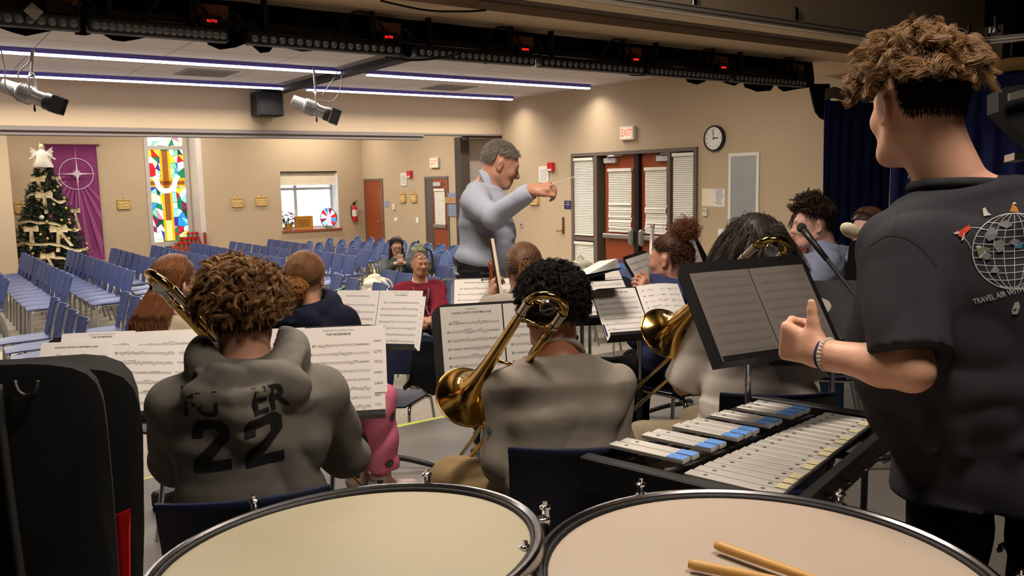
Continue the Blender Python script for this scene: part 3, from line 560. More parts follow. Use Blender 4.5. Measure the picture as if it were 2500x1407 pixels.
light('window_daylight', ((WL+WR)/2, YB+.5, (WB+WT)/2), (WR-WL, WT-WB), 16, (235, 242, 255), (-.1, -1, -.15))
wd = bpy.data.worlds.new('sky'); SC.world = wd; wd.use_nodes = True; wd.node_tree.nodes['Background'].inputs['Color'].default_value = (.86, .92, 1, 1); wd.node_tree.nodes['Background'].inputs['Strength'].default_value = .75
vs.exposure = 0.35
# ================= HALL CHAIRS =================
shellm = M('chair_shell', (56, 69, 110), .42, var=.05, bump=.05, bs=220, spec=.4); legm = M('chair_leg', (150, 150, 146), .35, .6)
shell2 = M('chair_shell_gloss', (72, 90, 132), .28, var=.05, spec=.5); navysh = M('stage_chair_shell', (25, 32, 58), .38, var=.06, spec=.5)
def chair_meshes(kind, sm, lm, dark=False):
    """local: front +y, floor z=0. returns list of (name, mesh object data)"""
    out = []; rnd = kind == 'round'
    u = np.linspace(-1, 1, 11); v = np.linspace(0, 1, 9); G = []
    for b in v:
        y = -.19+.42*b; w = .200-.02*b*b+.01*math.sin(b*PI); row = []
        for a in u: z = .44+.022*abs(a)**3*(1-b*.6)-.03*max(0, b-.75)**1.2*4*.3-.012*(1-a*a)*math.sin(b*PI); row.append((a*w, y, z))
        G.append(row)
    m = MB().sheet(np.array(G), .012); out.append(('seat', m, sm, 60))
    zs = np.linspace(.445, .80, 12); G = []
    for k, z in enumerate(zs):
        t = (z-.445)/.355; w = .175+.012*t if not rnd else .20; y = -.195-.085*t**1.15
        if rnd: w = .2*math.sqrt(max(.0, 1-max(0, (t-.45)/.58)**2.4))+.012
        if t < .12: w = .2-.2*t
        G.append([(a*w, y-.0+.03*a*a-.006*(1-a*a)*(t*2), z) for a in u])
    G = np.array(G); mb = MB(); th = .012
    # lumbar opening: leave out the middle of the lower rows
    if rnd:
        mb.sheet(G, th)
    else:
        mb.sheet(G[3:], th); mb.sheet(G[:4, :3], th); mb.sheet(G[:4, -3:], th)
        lip = G[-1]; mb.tube([p+A3(0, -.006, 0) for p in lip], .011, 6)
    out.append(('backrest', mb, sm, 60))
    if rnd:
        sl = MB().obox((0, -.262, .655), X_, n1((0, .25, 1)), n1((0, 1, -.25)), .055, .012, .009, bev=.006)
        out.append(('hand_slot', sl, M('slot_dark', (20, 24, 40), .7), 60))
    r = .0115
    for sx in (-1, 1):
        x = sx*.178; out.append(('leg', MB().tube(spline([(x*.9, .12, .425), (x, .16, .415), (x*1.03, .185, .38), (x*1.06, .215, .0)], 3), r, 7), lm, 80))
        out.append(('leg', MB().tube(spline([(x*.9, -.1, .425), (x, -.14, .415), (x*1.03, -.17, .38), (x*1.08, -.25, 0)], 3), r, 7), lm, 80))
    fr = MB()
    for sx in (-1, 1): fr.cyl((sx*.17, -.1, .425), (sx*.17, .12, .425), .0105, 6)
    for y in (-.06, .08): fr.cyl((-.17, y, .422), (.17, y, .422), .0105, 6)
    out.append(('seat_frame', fr, lm, 80)); return out
CACHE = {}
def place_chair(kind, loc, rz, label, group, lean=0, name='stacking_chair', sc=1.):
    if kind not in CACHE:
        sm, lm = {'square': (shellm, legm), 'round': (shell2, legm), 'navy': (navysh, chrome)}[kind]; t = thing(name, loc)
        for nm, mb, m, au in chair_meshes('round' if kind == 'round' else 'square', sm, lm):
            o = mesh(nm, mb.v, mb.f, m, None, auto=au); o.parent = t
        CACHE[kind] = t; r = t
    else:
        src = CACHE[kind]; r = src.copy(); COL.objects.link(r)
        for chd in list(src.children): c = chd.copy(); COL.objects.link(c); c.parent = r
        r.name = name
    r.location = [float(x) for x in loc]; r.rotation_euler = (0, 0, rz); r.scale = (sc, sc, sc); tag(r, label, 'chair', group); return r
rowsA = [(0.96, [12.5, 12.03, 11.55], 'at the left edge'), (1.15, [9.13, 8.6, 8.07, 7.55], 'in the short row at far left'), (1.62, [16.08-.42*i for i in range(12)], 'in the long row before the tree'),
 (1.78, [9.08, 8.62], 'of the pair behind the cream sweater'), (2.31, [16.04-.42*i for i in range(12)], 'in the long row right of the tree'), (2.97, [15.88-.43*i for i in range(7)]+[12.6, 12.1, 11.6], 'in the row ending below the purple banner'),
 (3.67, [16.07-.42*i for i in range(10)], 'in the row ending below the stained glass'), (4.38, [16.1-.425*i for i in range(11)], 'in the row ending at the candle stand'), (5.02, [15.88-.425*i for i in range(7)], 'in the row just right of the candle stand'),
 (5.26, [12.96-.42*i for i in range(5)], 'in the short row left of the phone-holding woman'), (5.75, [15.87-.42*i for i in range(5)], 'in the window row, far half'), (5.87, [13.39-.44*i for i in range(4)], 'in the window row, near half')]
def orow(n, i): return ORD[i+1]
for X, ys, nm in rowsA:
    ys = sorted(ys)
    for i, y in enumerate(ys):
        place_chair('square', (X-.28, y, HZ), PI/2+random.uniform(-.05, .05), 'blue square-backed chair, %s from stage, %s' % (ORD[i+1], nm), 'blue chairs in rows across the hall')
rowsB = [(6.49, [15.74, 15.24, 14.79, 14.22, 13.75], 'in the round-backed row behind the window row'), (7.17, [16.3, 15.7, 15.2, 14.7, 14.2, 13.3, 12.8, 12.3, 11.8], 'in the round-backed row below the extinguisher'), (7.84, [16.4, 15.8, 15.33, 14.9, 14.43, 13.95, 13.48, 13.0, 12.55], 'in the rearmost row before the chapel doors')]
for X, ys, nm in rowsB:
    for i, y in enumerate(sorted(ys)):
        if abs(X-6.49) < .1 and y < 12: continue
        place_chair('round', (X-.27, y, HZ), PI/2+random.uniform(-.07, .07), 'glossy blue chair, %s from stage, %s' % (ORD[i+1], nm), 'glossy round-backed chairs on the right', name='round_back_chair', sc=.925)
near = [((4.05, 9.07), 'blue chair behind the bun girl, farthest of three left of the white backpack'), ((4.01, 8.56), 'blue chair directly left of the white backpack'), ((4.02, 7.95), 'blue chair carrying the white backpack in front of its neighbours'), ((4.70, 9.0), 'blue chair just right of the white backpack'), ((4.69, 8.55), 'blue chair behind the bald man left shoulder'), ((4.72, 8.06), 'blue chair behind the bald man right shoulder, with the mint lunch bag beside it'), ((5.44, 9.0), 'blue chair behind the mint lunch bag'), ((5.39, 8.55), 'blue chair left of the conductor waist'), ((4.71, 7.5), 'blue chair between the bald man and the conductor'), ((6.25, 10.6), 'blue chair holding the camouflage backpack'), ((3.98, 7.4), 'blue chair half hidden behind the bun girl music stand'), ((6.76, 8.46), 'blue chair behind the open black score'), ((6.84, 7.62), 'blue chair in front of the double door backpacks'), ((6.84, 7.05), 'blue chair at the right end in front of the blue backpack'), ((6.21, 7.17), 'blue chair behind the upright flute'), ((6.23, 6.45), 'blue chair partly behind the flute player'), ((6.8, 8.95), 'blue chair just right of the ponytail, mostly hidden')]
for (x, y), lb in near: place_chair('square', (x-.28, y, HZ), PI/2+random.uniform(-.12, .12), lb, None)
# ================= FIGURE TOOLKIT: distance-field bodies, polygonised to one continuous surface =================
class Field:
    def __init__(s, h): s.h = h; s.pr = []
    def _add(s, fn, lo, hi, k, op='u'): s.pr.append((fn, np.asarray(lo, float), np.asarray(hi, float), k, op)); return s
    def cone(s, a, ra, b, rb, k=.03, flat=None, op='u', squash=None):
        a, b = np.asarray(a, float), np.asarray(b, float); d = b-a; L2 = d@d+1e-12; R = max(ra, rb)
        def fn(P):
            q = P-a; t = np.clip((q@d)/L2, 0, 1); w = q-t[..., None]*d
            if squash is not None: ax, f = squash; w = w+ax*((w@ax)*(1/f-1))[..., None]
            D = np.sqrt((w*w).sum(-1))-(ra+t*(rb-ra))
            if flat: 
                L = math.sqrt(L2); tt = (q@d)/L
                if 'b' in flat: D = np.maximum(D, tt-L)
                if 'a' in flat: D = np.maximum(D, -tt)
            return D
        return s._add(fn, np.minimum(a, b)-R, np.maximum(a, b)+R, k, op)
    def path(s, P, R, k=.02, **kw):
        P = [np.asarray(p, float) for p in P]; R = [R]*len(P) if np.isscalar(R) else R
        for i in range(len(P)-1): s.cone(P[i], R[i], P[i+1], R[i+1], k, **kw)
        return s
    def ell(s, c, r, ax=None, k=.03, op='u'):
        c = np.asarray(c, float); r = np.asarray(r if not np.isscalar(r) else (r, r, r), float); A = np.eye(3) if ax is None else np.stack([np.asarray(a, float) for a in ax])
        def fn(P):
            q = (P-c)@A.T; k0 = np.sqrt(((q/r)**2).sum(-1)); k1 = np.sqrt(((q/r**2)**2).sum(-1))+1e-9; return k0*(k0-1)/k1
        e = np.abs(A.T)@r; return s._add(fn, c-e, c+e, k, op)
    def loft(s, sec, L, F, k=.03, flat='', n=2.3):
        sec = [(np.asarray(c, float), a, b) for c, a, b in sec]
        for i in range(len(sec)-1):
            (c0, a0, b0), (c1, a1, b1) = sec[i], sec[i+1]; d = c1-c0; ln = np.linalg.norm(d); u = d/ln; fa = 'a' in flat and i == 0; fb = 'b' in flat and i == len(sec)-2
            Lx = n1(L-u*(L@u)); Fx = np.cross(u, Lx); Fx = Fx if Fx@F > 0 else -Fx
            def fn(P, c0=c0, u=u, ln=ln, a0=a0, a1=a1, b0=b0, b1=b1, fa=fa, fb=fb, Lx=Lx, Fx=Fx):
                q = P-c0; tt = q@u; t = np.clip(tt/ln, 0, 1); a = a0+(a1-a0)*t; b = b0+(b1-b0)*t
                x = np.abs(q@Lx)/a; y = np.abs(q@Fx)/b; r = (x**n+y**n)**(1/n); D = (r-1)*np.minimum(a, b); o = np.maximum(tt-ln, -tt)
                if (fa or fb): 
                    e = np.where(tt > ln/2, (tt-ln) if fb else -1, (-tt) if fa else -1); D2 = np.where(o > 0, np.sqrt(np.maximum(D, 0)**2+o**2)+np.minimum(D, 0)*0, D); return np.where((e > -1), np.maximum(D, e), D2)
                return np.where(o > 0, np.sqrt(np.maximum(D+.03, 0)**2+o**2)-.03, D)
            m = max(a0, a1, b0, b1)+.03; s._add(fn, np.minimum(c0, c1)-m, np.maximum(c0, c1)+m, k)
        return s
    def plane(s, p, n, lo, hi): # cut away the side n points to
        p, n = np.asarray(p, float), n1(n); return s._add(lambda P: (P-p)@n, lo, hi, 0, 'cut')
    def solve(s, wr=None):
        h = s.h; un = [q for q in s.pr if q[4] == 'u']; lo = np.min([q[1] for q in un], 0)-3*h-.01; hi = np.max([q[2] for q in un], 0)+3*h+.01
        n = np.ceil((hi-lo)/h).astype(int)+1; D = np.full(n, .15, np.float32)
        for fn, a, b, k, op in s.pr:
            m = k+.035; i0 = np.clip(((a-m-lo)/h).astype(int), 0, n-1); i1 = np.clip(np.ceil((b+m-lo)/h).astype(int)+1, 1, n)
            if (i1 <= i0).any(): continue
            g = np.stack(np.meshgrid(*[lo[j]+h*np.arange(i0[j], i1[j]) for j in range(3)], indexing='ij'), -1)
            d = fn(g).astype(np.float32); sl = tuple(slice(i0[j], i1[j]) for j in range(3)); c = D[sl]
            if op == 'u':
                if k > 0: hh = np.maximum(k-np.abs(c-d), 0)/k; D[sl] = np.minimum(c, d)-hh*hh*k*.25
                else: D[sl] = np.minimum(c, d)
            elif op == 's':
                d = -d
                if k > 0: hh = np.maximum(k-np.abs(c-d), 0)/k; D[sl] = np.maximum(c, d)+hh*hh*k*.25
                else: D[sl] = np.maximum(c, d)
            else: D[sl] = np.maximum(c, d)
        if wr is not None:
            idx = np.nonzero(np.abs(D) < .03); P = np.stack([lo[j]+h*idx[j] for j in range(3)], -1); D[idx] += wr(P).astype(np.float32)
        return nets(D, lo, h)
def nets(D, lo, h):
    S_ = D < 0; n = D.shape; c = np.zeros([k-1 for k in n], np.int8)
    co = [(a, b, d) for a in (0, 1) for b in (0, 1) for d in (0, 1)]
    def sub(A, o): return A[o[0]:n[0]-1+o[0], o[1]:n[1]-1+o[1], o[2]:n[2]-1+o[2]]
    for o in co: c += sub(S_, o)
    act = np.nonzero((c > 0) & (c < 8)); m = len(act[0]); ID = np.full(c.shape, -1, np.int32); ID[act] = np.arange(m)
    acc = np.zeros((m, 3), np.float32); cnt = np.zeros(m, np.float32); vals = {o: sub(D, o)[act] for o in co}
    for o in co:
        for ax in range(3):
            if o[ax] == 1: continue
            o2 = list(o); o2[ax] = 1; o2 = tuple(o2); a, b = vals[o], vals[o2]; cr = (a < 0) != (b < 0); t = np.where(cr, a/np.where(cr, a-b, 1), 0)
            p = np.array(o, np.float32)[None]+np.zeros((m, 3), np.float32); p[:, ax] = t; acc[cr] += p[cr]; cnt[cr] += 1
    V = (np.stack(act, -1)+acc/cnt[:, None])*h+lo; Fs = []
    for ax in range(3):
        b_, c_ = (ax+1) % 3, (ax+2) % 3; s0 = [slice(1, -1)]*3; s1 = [slice(1, -1)]*3; s0[ax] = slice(0, n[ax]-1); s1[ax] = slice(1, n[ax]); A, B = S_[tuple(s0)], S_[tuple(s1)]
        ii = np.nonzero(A != B); base = [ii[0]+1, ii[1]+1, ii[2]+1]; base[ax] = ii[ax]; fl = A[ii]
        def cell(db, dc): q = list(base); q[b_] = q[b_]-db; q[c_] = q[c_]-dc; return ID[q[0], q[1], q[2]]
        Q = np.stack([cell(1, 1), cell(0, 1), cell(0, 0), cell(1, 0)], -1); Q[~fl] = Q[~fl][:, ::-1]; Fs.append(Q)
    F = np.concatenate(Fs); F = F[(F >= 0).all(1)]; return V, F
def fold(seed, amp=.004, dirs=None, freq=24.):
    r = np.random.default_rng(seed); K = []
    for i in range(9):
        d = n1(r.normal(size=3)) if dirs is None or i > 5 else n1(np.asarray(dirs[i % len(dirs)], float)+.45*r.normal(size=3)); K.append((d*freq*r.uniform(.5, 1.5), r.uniform(0, 6.3), r.uniform(.4, 1)))
    W = [(r.normal(size=3)*7, r.uniform(0, 6.3)) for _ in range(3)]
    def f(P):
        w = np.stack([np.sin(P@a+b) for a, b in W], -1)*.05; Q = P+w; o = np.zeros(len(P))
        for k, ph, g in K: o += g*np.sin(Q@k+ph)
        o = o/3.; return amp*1.9*(1-2.2*np.abs(np.tanh(o*.9))**1.15+.25*np.tanh(3*o))*.8
    return f
# ---------------- materials for people
def skin(nm, rgb): return M('skin_'+nm, rgb, .48, var=.05, vs_=14, bump=.05, bs=160, spec=.4)
def clothm(nm, rgb, bump=.25, bs=420, var=.07, rough=.9): bs = 1500; bump *= .35; return M('cloth_'+nm, rgb, rough, var=var, vs_=16, bump=bump, bs=bs, spec=.12)
def hairm(nm, rgb, isl=.4, rough=.5): return M('hair_'+nm, rgb, max(rough, .46), var=.15, vs_=25, island=isl, spec=.3)
eyew = M('eye_white', (225, 220, 214), .2); irism = M('iris_dark', (42, 28, 20), .2); browm = {}
def V3(x, y): return A3(x, y, 0)
def ik(a, t, l1, l2, pole):
    a, t = np.asarray(a, float), np.asarray(t, float); d = t-a; L = np.linalg.norm(d); u = d/L
    if L > (l1+l2)*.999: t = a+u*(l1+l2)*.999; L = (l1+l2)*.999
    x = (l1*l1-l2*l2+L*L)/(2*L); y = math.sqrt(max(l1*l1-x*x, 0)); p = np.asarray(pole, float); p = n1(p-u*(p@u)); return a+u*x+p*y, t
def skeleton(head, hf, f, s=1., lean=.06, side=0., neck=.10, pelz=None, twist=0., hroll=0., seat=True, hips=None, shr=0., shw=.18):
    """joints of one figure from the head centre, the head's facing, the body's facing"""
    f = n1(A3(f[0], f[1], 0)); l = np.cross(Z_, f); J = dict(s=s, f=f, l=l); hf = n1(hf); hl = n1(np.cross(Z_, hf)); hu = np.cross(hf, hl)
    if hroll: c_, s_ = math.cos(hroll), math.sin(hroll); hl, hu = hl*c_+hu*s_, hu*c_-hl*s_
    J.update(hc=np.asarray(head, float), hf=hf, hl=hl, hu=hu); T = n1(Z_+f*lean+l*side); J['T'] = T; nb = J['hc']-Z_*.185*s-f*neck*s-l*side*.1; J['nb'] = nb
    Lt = .50*s
    if pelz is not None: Lt = (nb[2]-pelz)/T[2]
    J['pel'] = nb-T*Lt; a = math.radians(twist); ls = l*math.cos(a)+f*math.sin(a); J['ls'] = ls; J['fs'] = np.cross(ls, Z_); J['fs'] = n1(J['fs'] if J['fs']@f > 0 else -J['fs'])
    for k, sg in (('L', 1), ('R', -1)): J['sh'+k] = nb-T*.055*s+ls*sg*shw*s+Z_*shr; J['hip'+k] = J['pel']+l*sg*.09*s
    return J
def arm(J, k, wrist, pole, u=.285, lo=.255):
    s = J['s']; e, w = ik(J['sh'+k], wrist, u*s, lo*s, pole); J['el'+k] = e; J['wr'+k] = w
def leg(J, k, ankle, pole, u=.43, lo=.42):
    s = J['s']; e, w = ik(J['hip'+k], ankle, u*s, lo*s, pole); J['kn'+k] = e; J['an'+k] = w
def hand(F, w, d, palm, thumb, s=1., curl=.5, spread=.12, tcurl=.3, tdir=None, k=.012, curls=None, tl=1.):
    """w wrist, d finger direction, palm outward normal of the palm, thumb +1/-1: thumb side = thumb * cross(palm, d)"""
    d = n1(d); palm = n1(palm-d*(palm@d)); t = np.cross(palm, d)*thumb; W = s*.041
    F.cone(w-d*.03*s, .027*s, w+d*.02*s, .029*s, .02, squash=(palm, .75)); 
    for q in (-.75, -.25, .25, .75): F.cone(w+d*.012*s+t*q*W*.55, .0145*s, w+d*.082*s+t*q*W, .0135*s, .014)
    lens = [.072, .082, .077, .060]; tips = []
    for i, q in enumerate((.80, .27, -.27, -.80)):
        b = w+d*.084*s+t*q*W; ang = 0.; p = b; dd = n1(d+t*q*spread); L = lens[i]*s; c = (curls[i] if curls else curl)*(1+.08*(i-1.5)*.6); r0 = (.0092 if i < 3 else .008)*s
        for sg, fr in enumerate((.45, .31, .24)):
            ang += c*(1.35, 1.55, 1.0)[sg]; e = p+(dd*math.cos(ang)+palm*math.sin(ang))*L*fr*1.15; F.cone(p, r0*(1-.09*sg), e, r0*(1-.09*(sg+1)), k*.5); p = e
        tips.append(p)
    b = w+d*.022*s+t*.026*s+palm*.006*s; td = n1(tdir) if tdir is not None else n1(d*.75+t*.65+palm*.35); m = b+n1(td+t*.25)*.04*s*tl; F.cone(w+d*.02*s, .019*s, b, .0165*s, .02); F.cone(b, .0155*s, m, .0125*s, .015); td2 = n1(td*(1-tcurl)+(d*.4+palm*.5-t*.35)*tcurl); e1 = m+td2*.032*s*tl; F.cone(m, .0118*s, e1, .0098*s, .008); F.cone(e1, .0098*s, e1+n1(td2+(d*.3+palm*.2)*tcurl)*.02*s*tl, .0085*s, .006)
    return tips
def headfield(F, J, hs=1., male=True, nose=1., jaw=1., ear=True, k=.02):
    c, f, u, l = J['hc'], J['hf'], J['hu'], J['hl']; q = hs; ax = (l, f, u)
    def P(x, y, z): return c+(l*x+f*y+u*z)*q
    F.ell(P(0, -.014, .026), (.076*q, .095*q, .090*q), ax, .03); F.ell(P(0, .030, -.034), (.060*q*jaw, .064*q, .080*q), ax, .035)
    F.cone(P(-.022, .066, -.094), .020*q, P(.022, .066, -.094), .020*q, .03); F.cone(P(.05, .0, -.06), .018*q, P(.022, .06, -.094), .018*q, .03); F.cone(P(-.05, .0, -.06), .018*q, P(-.022, .06, -.094), .018*q, .03)
    F.cone(P(-.032, .074, .022), .0145*q, P(.032, .074, .022), .0145*q, .018); F.ell(P(.036, .064, -.024), .024*q, None, .025); F.ell(P(-.036, .064, -.024), .024*q, None, .025)
    for sx in (1, -1): F.ell(P(sx*.031, .098, .002), (.017*q, .015*q, .0115*q), ax, .012, 's')
    F.cone(P(0, .084, .008), .0085*q, P(0, .104*nose, -.026), .0125*q, .01); F.ell(P(0, .107*nose, -.030), .0115*q, None, .01)
    for sx in (1, -1): F.ell(P(sx*.0125, .094, -.033), .0095*q, None, .008)
    F.cone(P(-.020, .084, -.0585), .0075*q, P(.020, .084, -.0585), .0075*q, .01); F.cone(P(-.016, .085, -.071), .0085*q, P(.016, .085, -.071), .0085*q, .01)
    F.cone(P(-.022, .1, -.0645), .0022*q, P(.022, .1, -.0645), .0022*q, .004, op='s')
    if ear:
        for sx in (1, -1):
            e = P(sx*.0795, -.012, -.010); ea = (n1(l*sx+f*.25-f*.9*0), n1(f-l*sx*.35), u); F.ell(e, (.0095*q, .0185*q, .031*q), ea, .008); F.ell(e+l*sx*.0085*q+f*.004*q, (.007*q, .0105*q, .0185*q), ea, .006, 's'); F.ell(P(sx*.0775, -.004, -.036), .008*q, None, .008)
    nb = J['nb']; F.cone(nb-Z_*.02, .066*J['s'], P(0, -.022, -.07), .053*q, .035); F.cone(nb-Z_*.03-J['f']*.015, .06*J['s'], P(0, -.035, -.02), .05*q, .03)
    return P
TORSO = [(0., .150, .112), (.14, .158, .118), (.36, .138, .100), (.62, .158, .112), (.84, .165, .104), (.97, .10, .075)]
def torsosec(J, off=0., wide=1., t0=None, t1=None, belly=0.):
    pel, nb = J['pel'], J['nb']; s = J['s']; out = []
    for t, a, b in TORSO:
        if t0 is not None and t < t0: continue
        if t1 is not None and t > t1: continue
        out.append((pel+(nb-pel)*t+J['f']*belly*math.exp(-((t-.3)/.22)**2), a*s*wide+off, b*s*wide+off+belly*.6*math.exp(-((t-.3)/.22)**2)))
    return out
def bodyfield(J, h, hs, hands=(), legs=True, **hk):
    F = Field(h); s = J['s']; P = headfield(F, J, hs, **hk); F.loft(torsosec(J), J['ls'], J['f'], .03)
    for k in 'LR':
        if 'el'+k not in J: continue
        F.cone(J['nb']-J['T']*.03*s, .055*s, J['sh'+k], .052*s, .04); F.cone(J['sh'+k], .052*s, J['el'+k], .040*s, .03); m = J['el'+k]+(J['wr'+k]-J['el'+k])*.3; F.cone(J['el'+k], .039*s, m, .042*s, .02); F.cone(m, .042*s, J['wr'+k], .0275*s, .02)
    for k in 'LR':
        if legs and 'kn'+k in J:
            F.cone(J['hip'+k], .085*s, J['kn'+k], .056*s, .04); m = J['kn'+k]+(J['an'+k]-J['kn'+k])*.3; F.cone(J['kn'+k], .052*s, m, .056*s, .02); F.cone(m, .056*s, J['an'+k], .036*s, .02); fd = J.get('toe'+k, J['f']); F.cone(J['an'+k]-Z_*.03, .035*s, J['an'+k]+fd*.13*s-Z_*.045*s, .03*s, .03)
    tips = {}
    for k, a in hands: tips[k] = hand(F, J['wr'+k], s=s*a.pop('s', 1.), **a)
    return F, P, tips
def skinmesh(F, J, root, mat, lips=(150, 84, 74), P=None, wr=None):
    V, Fc = F.solve(wr); c = V[Fc].mean(1); q = np.stack([(c-J['hc'])@J['hl'], (c-J['hc'])@J['hf'], (c-J['hc'])@J['hu']], -1); hs = J.get('hs', 1.)
    q /= hs; li = (np.abs(q[:, 0]) < .021-.012*np.abs(q[:, 2]+.0645)/.010) & (q[:, 1] > .078) & (np.abs(q[:, 2]+.0645) < .0100)
    return mesh('body', V, Fc, [mat, M('lip_%d_%d' % lips[:2], lips, .4, var=.05)], root, True, li.astype(int))
def eyes(J, root, hs=1., brow=(60, 44, 34), look=(0, 0), up=.30, lowr=-.38):
    c, f, u, l = J['hc'], J['hf'], J['hu'], J['hl']; sk = [o for o in root.children if o.name.startswith('body')][0].data.materials[0]
    for sx in (1, -1):
        e = c+(l*sx*.031+f*.0755+u*.003)*hs; mb = MB().ell(e, .0125*hs, 16, u=l, v=f, w=u); o = mb.build('eyeball', eyew, root, smooth=True)
        g = n1(f+l*look[0]+u*look[1]); MB().lathe([(.0062*hs, 0), (.004*hs, .0014*hs), (0, .0018*hs)], e+g*.0112*hs, g, 14).build('iris', irism, o)
        lb = MB()
        for b0, b1 in ((up+look[1]*.35, 1.5), (-1.5, lowr)): G = [[e+(l*math.sin(a)*math.cos(b)+f*math.cos(a)*math.cos(b)+u*math.sin(b))*.0142*hs for a in np.linspace(-1.35, 1.35, 10)] for b in np.linspace(b0, b1, 6)]; lb.grid(G)
        lb.build('eyelids', sk, o, smooth=True)
    mb = MB()
    for sx in (1, -1): mb.tube([c+(l*sx*x+f*y+u*z)*hs for x, y, z in ((.013, .0905, .0215), (.03, .0885, .027), (.046, .076, .022))], [.0026*hs, .0036*hs, .002*hs], 6)
    mb.build('eyebrows', M('brow_%d' % brow[0], brow, .8), root, smooth=True)
# ---------------- garments
def top(J, off=.018, sleeve=1., hem=.0, wide=1.04, cuff=.0, root=None, mat=None, name='shirt', h=.0075, amp=.005, seed=1, neck=.012, collar=True, belly=0., sl=(.062, .052, .045), hood=None, flare=0., ak=.045, low=-.10, folds=None, extra=None, ndir=None):
    F = Field(h); s = J['s']; T = J['T']; sec = torsosec(J, off, wide, belly=belly); sec = [(sec[0][0]+(J['pel']-J['nb'])/np.linalg.norm(J['pel']-J['nb'])*-low*-1, sec[0][1]+flare, sec[0][2]+flare)]+sec if low else sec
    F.loft(sec, J['ls'], J['f'], .03, 'a')
    for k in 'LR':
        if 'el'+k not in J: continue
        a, e, w = J['sh'+k], J['el'+k], J['wr'+k]; r0, r1, r2 = [v*s for v in sl]; F.cone(J['nb']-T*.045*s, .058*s+off, a, r0+.002, ak)
        if sleeve >= 1:
            F.cone(a, r0, e, r1, .03); ee = e+(w-e)*(.97-cuff); F.cone(e, r1, e+(ee-e)*.82, r2, .025); F.cone(e+(ee-e)*.8, r2+.001, ee, r2*.86, .012, flat='b')
        else:
            ee = a+(e-a)*sleeve; F.cone(a, r0, ee, r1, min(.03, ak), flat='b')
    if hood: hood(F, J)
    nd = n1(J['hc']-J['hu']*.08-J['nb']) if ndir is None else n1(ndir)
    F.cone(J['nb']+nd*.055*s, (.062*s+neck), J['nb']+nd*.16*s, .075*s+neck, .01, op='s')
    if extra: extra(F, J)
    V, Fc = F.solve(fold(seed, amp, folds or [T, J['l']+T, T-J['l']]) if amp else None); o = mesh(name, V, Fc, mat, root, True)
    return o
def ring(J, off, r, n=20, tilt=.25, up=.02, fr=0., lat=.074, dep=.074):
    """points of a neckband circle"""
    s = J['s']; nd = n1(J['hc']-J['hu']*.08-J['nb']); a = J['ls']; b = n1(np.cross(a, nd)); b = b if b@J['f'] > 0 else -b; c = J['nb']+nd*up+J['f']*fr
    return [c+a*math.cos(t)*(lat*s+off)+b*math.sin(t)*(dep*s+off)-nd*tilt*.1*math.sin(t) for t in np.linspace(0, 2*PI, n, endpoint=False)]
def neckband(J, root, mat, off=.006, r=.011, up=.03, tilt=.3, name='collar'):
    MB().tube(ring(J, off, r, 28, tilt, up), r, 8, closed=True).build(name, mat, root, smooth=True)
def pants(J, root, mat, off=.018, h=.009, amp=.005, seed=2, name='trousers', ank=.93, legr=(.10, .076, .06), top_=.22):
    F = Field(h); s = J['s']; F.loft(torsosec(J, off*.6, 1.02, t1=top_+.15), J['l'], J['f'], .03)
    F.ell(J['pel'], (.16*s, .125*s, .11*s), (J['l'], J['f'], Z_), .04)
    for k in 'LR':
        if 'kn'+k not in J: continue
        a, e, w = J['hip'+k], J['kn'+k], J['an'+k]; F.cone(a, legr[0]*s, e, legr[1]*s, .04); F.cone(e, legr[1]*s, e+(w-e)*ank, legr[2]*s, .03, flat='b')
    V, Fc = F.solve(fold(seed, amp, [J['f'], Z_, J['l']])); return mesh(name, V, Fc, mat, root, True)
def shoe(J, k, root, mat, sole, h=.006, name='shoe'):
    a = J['an'+k]; fd = n1(J.get('toe'+k, J['f'])); s = J['s']; g = a[2]-.075*s; b = A3(a[0], a[1], g); F = Field(h); F.cone(b-fd*.04*s+Z_*.045*s, .038*s, b+fd*.14*s+Z_*.035*s, .036*s, .03, squash=(Z_, .8)); F.cone(b-fd*.035*s+Z_*.05*s, .04*s, b-fd*.01*s+Z_*.09*s, .042*s, .03); F.plane(b+Z_*.012*s, -Z_, b-.3, b+.3)
    V, Fc = F.solve(); o = mesh(name, V, Fc, mat, root, True); l = np.cross(Z_, fd); t = np.linspace(0, 2*PI, 20, endpoint=False)
    out = [(math.cos(x)*.042*s*(1 if math.sin(x) > 0 else .9), .05*s+math.sin(x)*(.128*s if math.sin(x) > 0 else .128*s)) for x in t]; MB().prism(out, b, l, fd, Z_, .022*s).build('sole', sole, o); return o
# ---------------- hair
RH = A3(.076, .095, .090)
def hairmask(low=-.5, front=.72, side=.02, ear=False):
    xs = [-1, -.35, .0, .35, .7, 1]; gs = [low, low+.05, side-.12, side+.25, front-.12, front+.1]
    if ear: xs = [-1, -.5, -.34, -.28, .12, .2, .7, 1]; gs = [low, low+.03, low+.15, .22, .22, side+.2, front-.12, front+.1]
    return lambda d: d[..., 2] > np.interp(d[..., 1], xs, gs)
def scalp(J, hs, d, lift=0.):
    """d local directions -> world points on the skull"""
    q = d*RH*(1)+A3(0, -.014, .026); p = (q+d*lift)*hs; return J['hc']+p@np.stack([J['hl'], J['hf'], J['hu']])
def dirs(n, mask, rng):
    out = []
    while sum(map(len, out)) < n:
        d = rng.normal(size=(n*2, 3)); d /= np.linalg.norm(d, axis=1, keepdims=True); out.append(d[mask(d)])
    return np.concatenate(out)[:n]
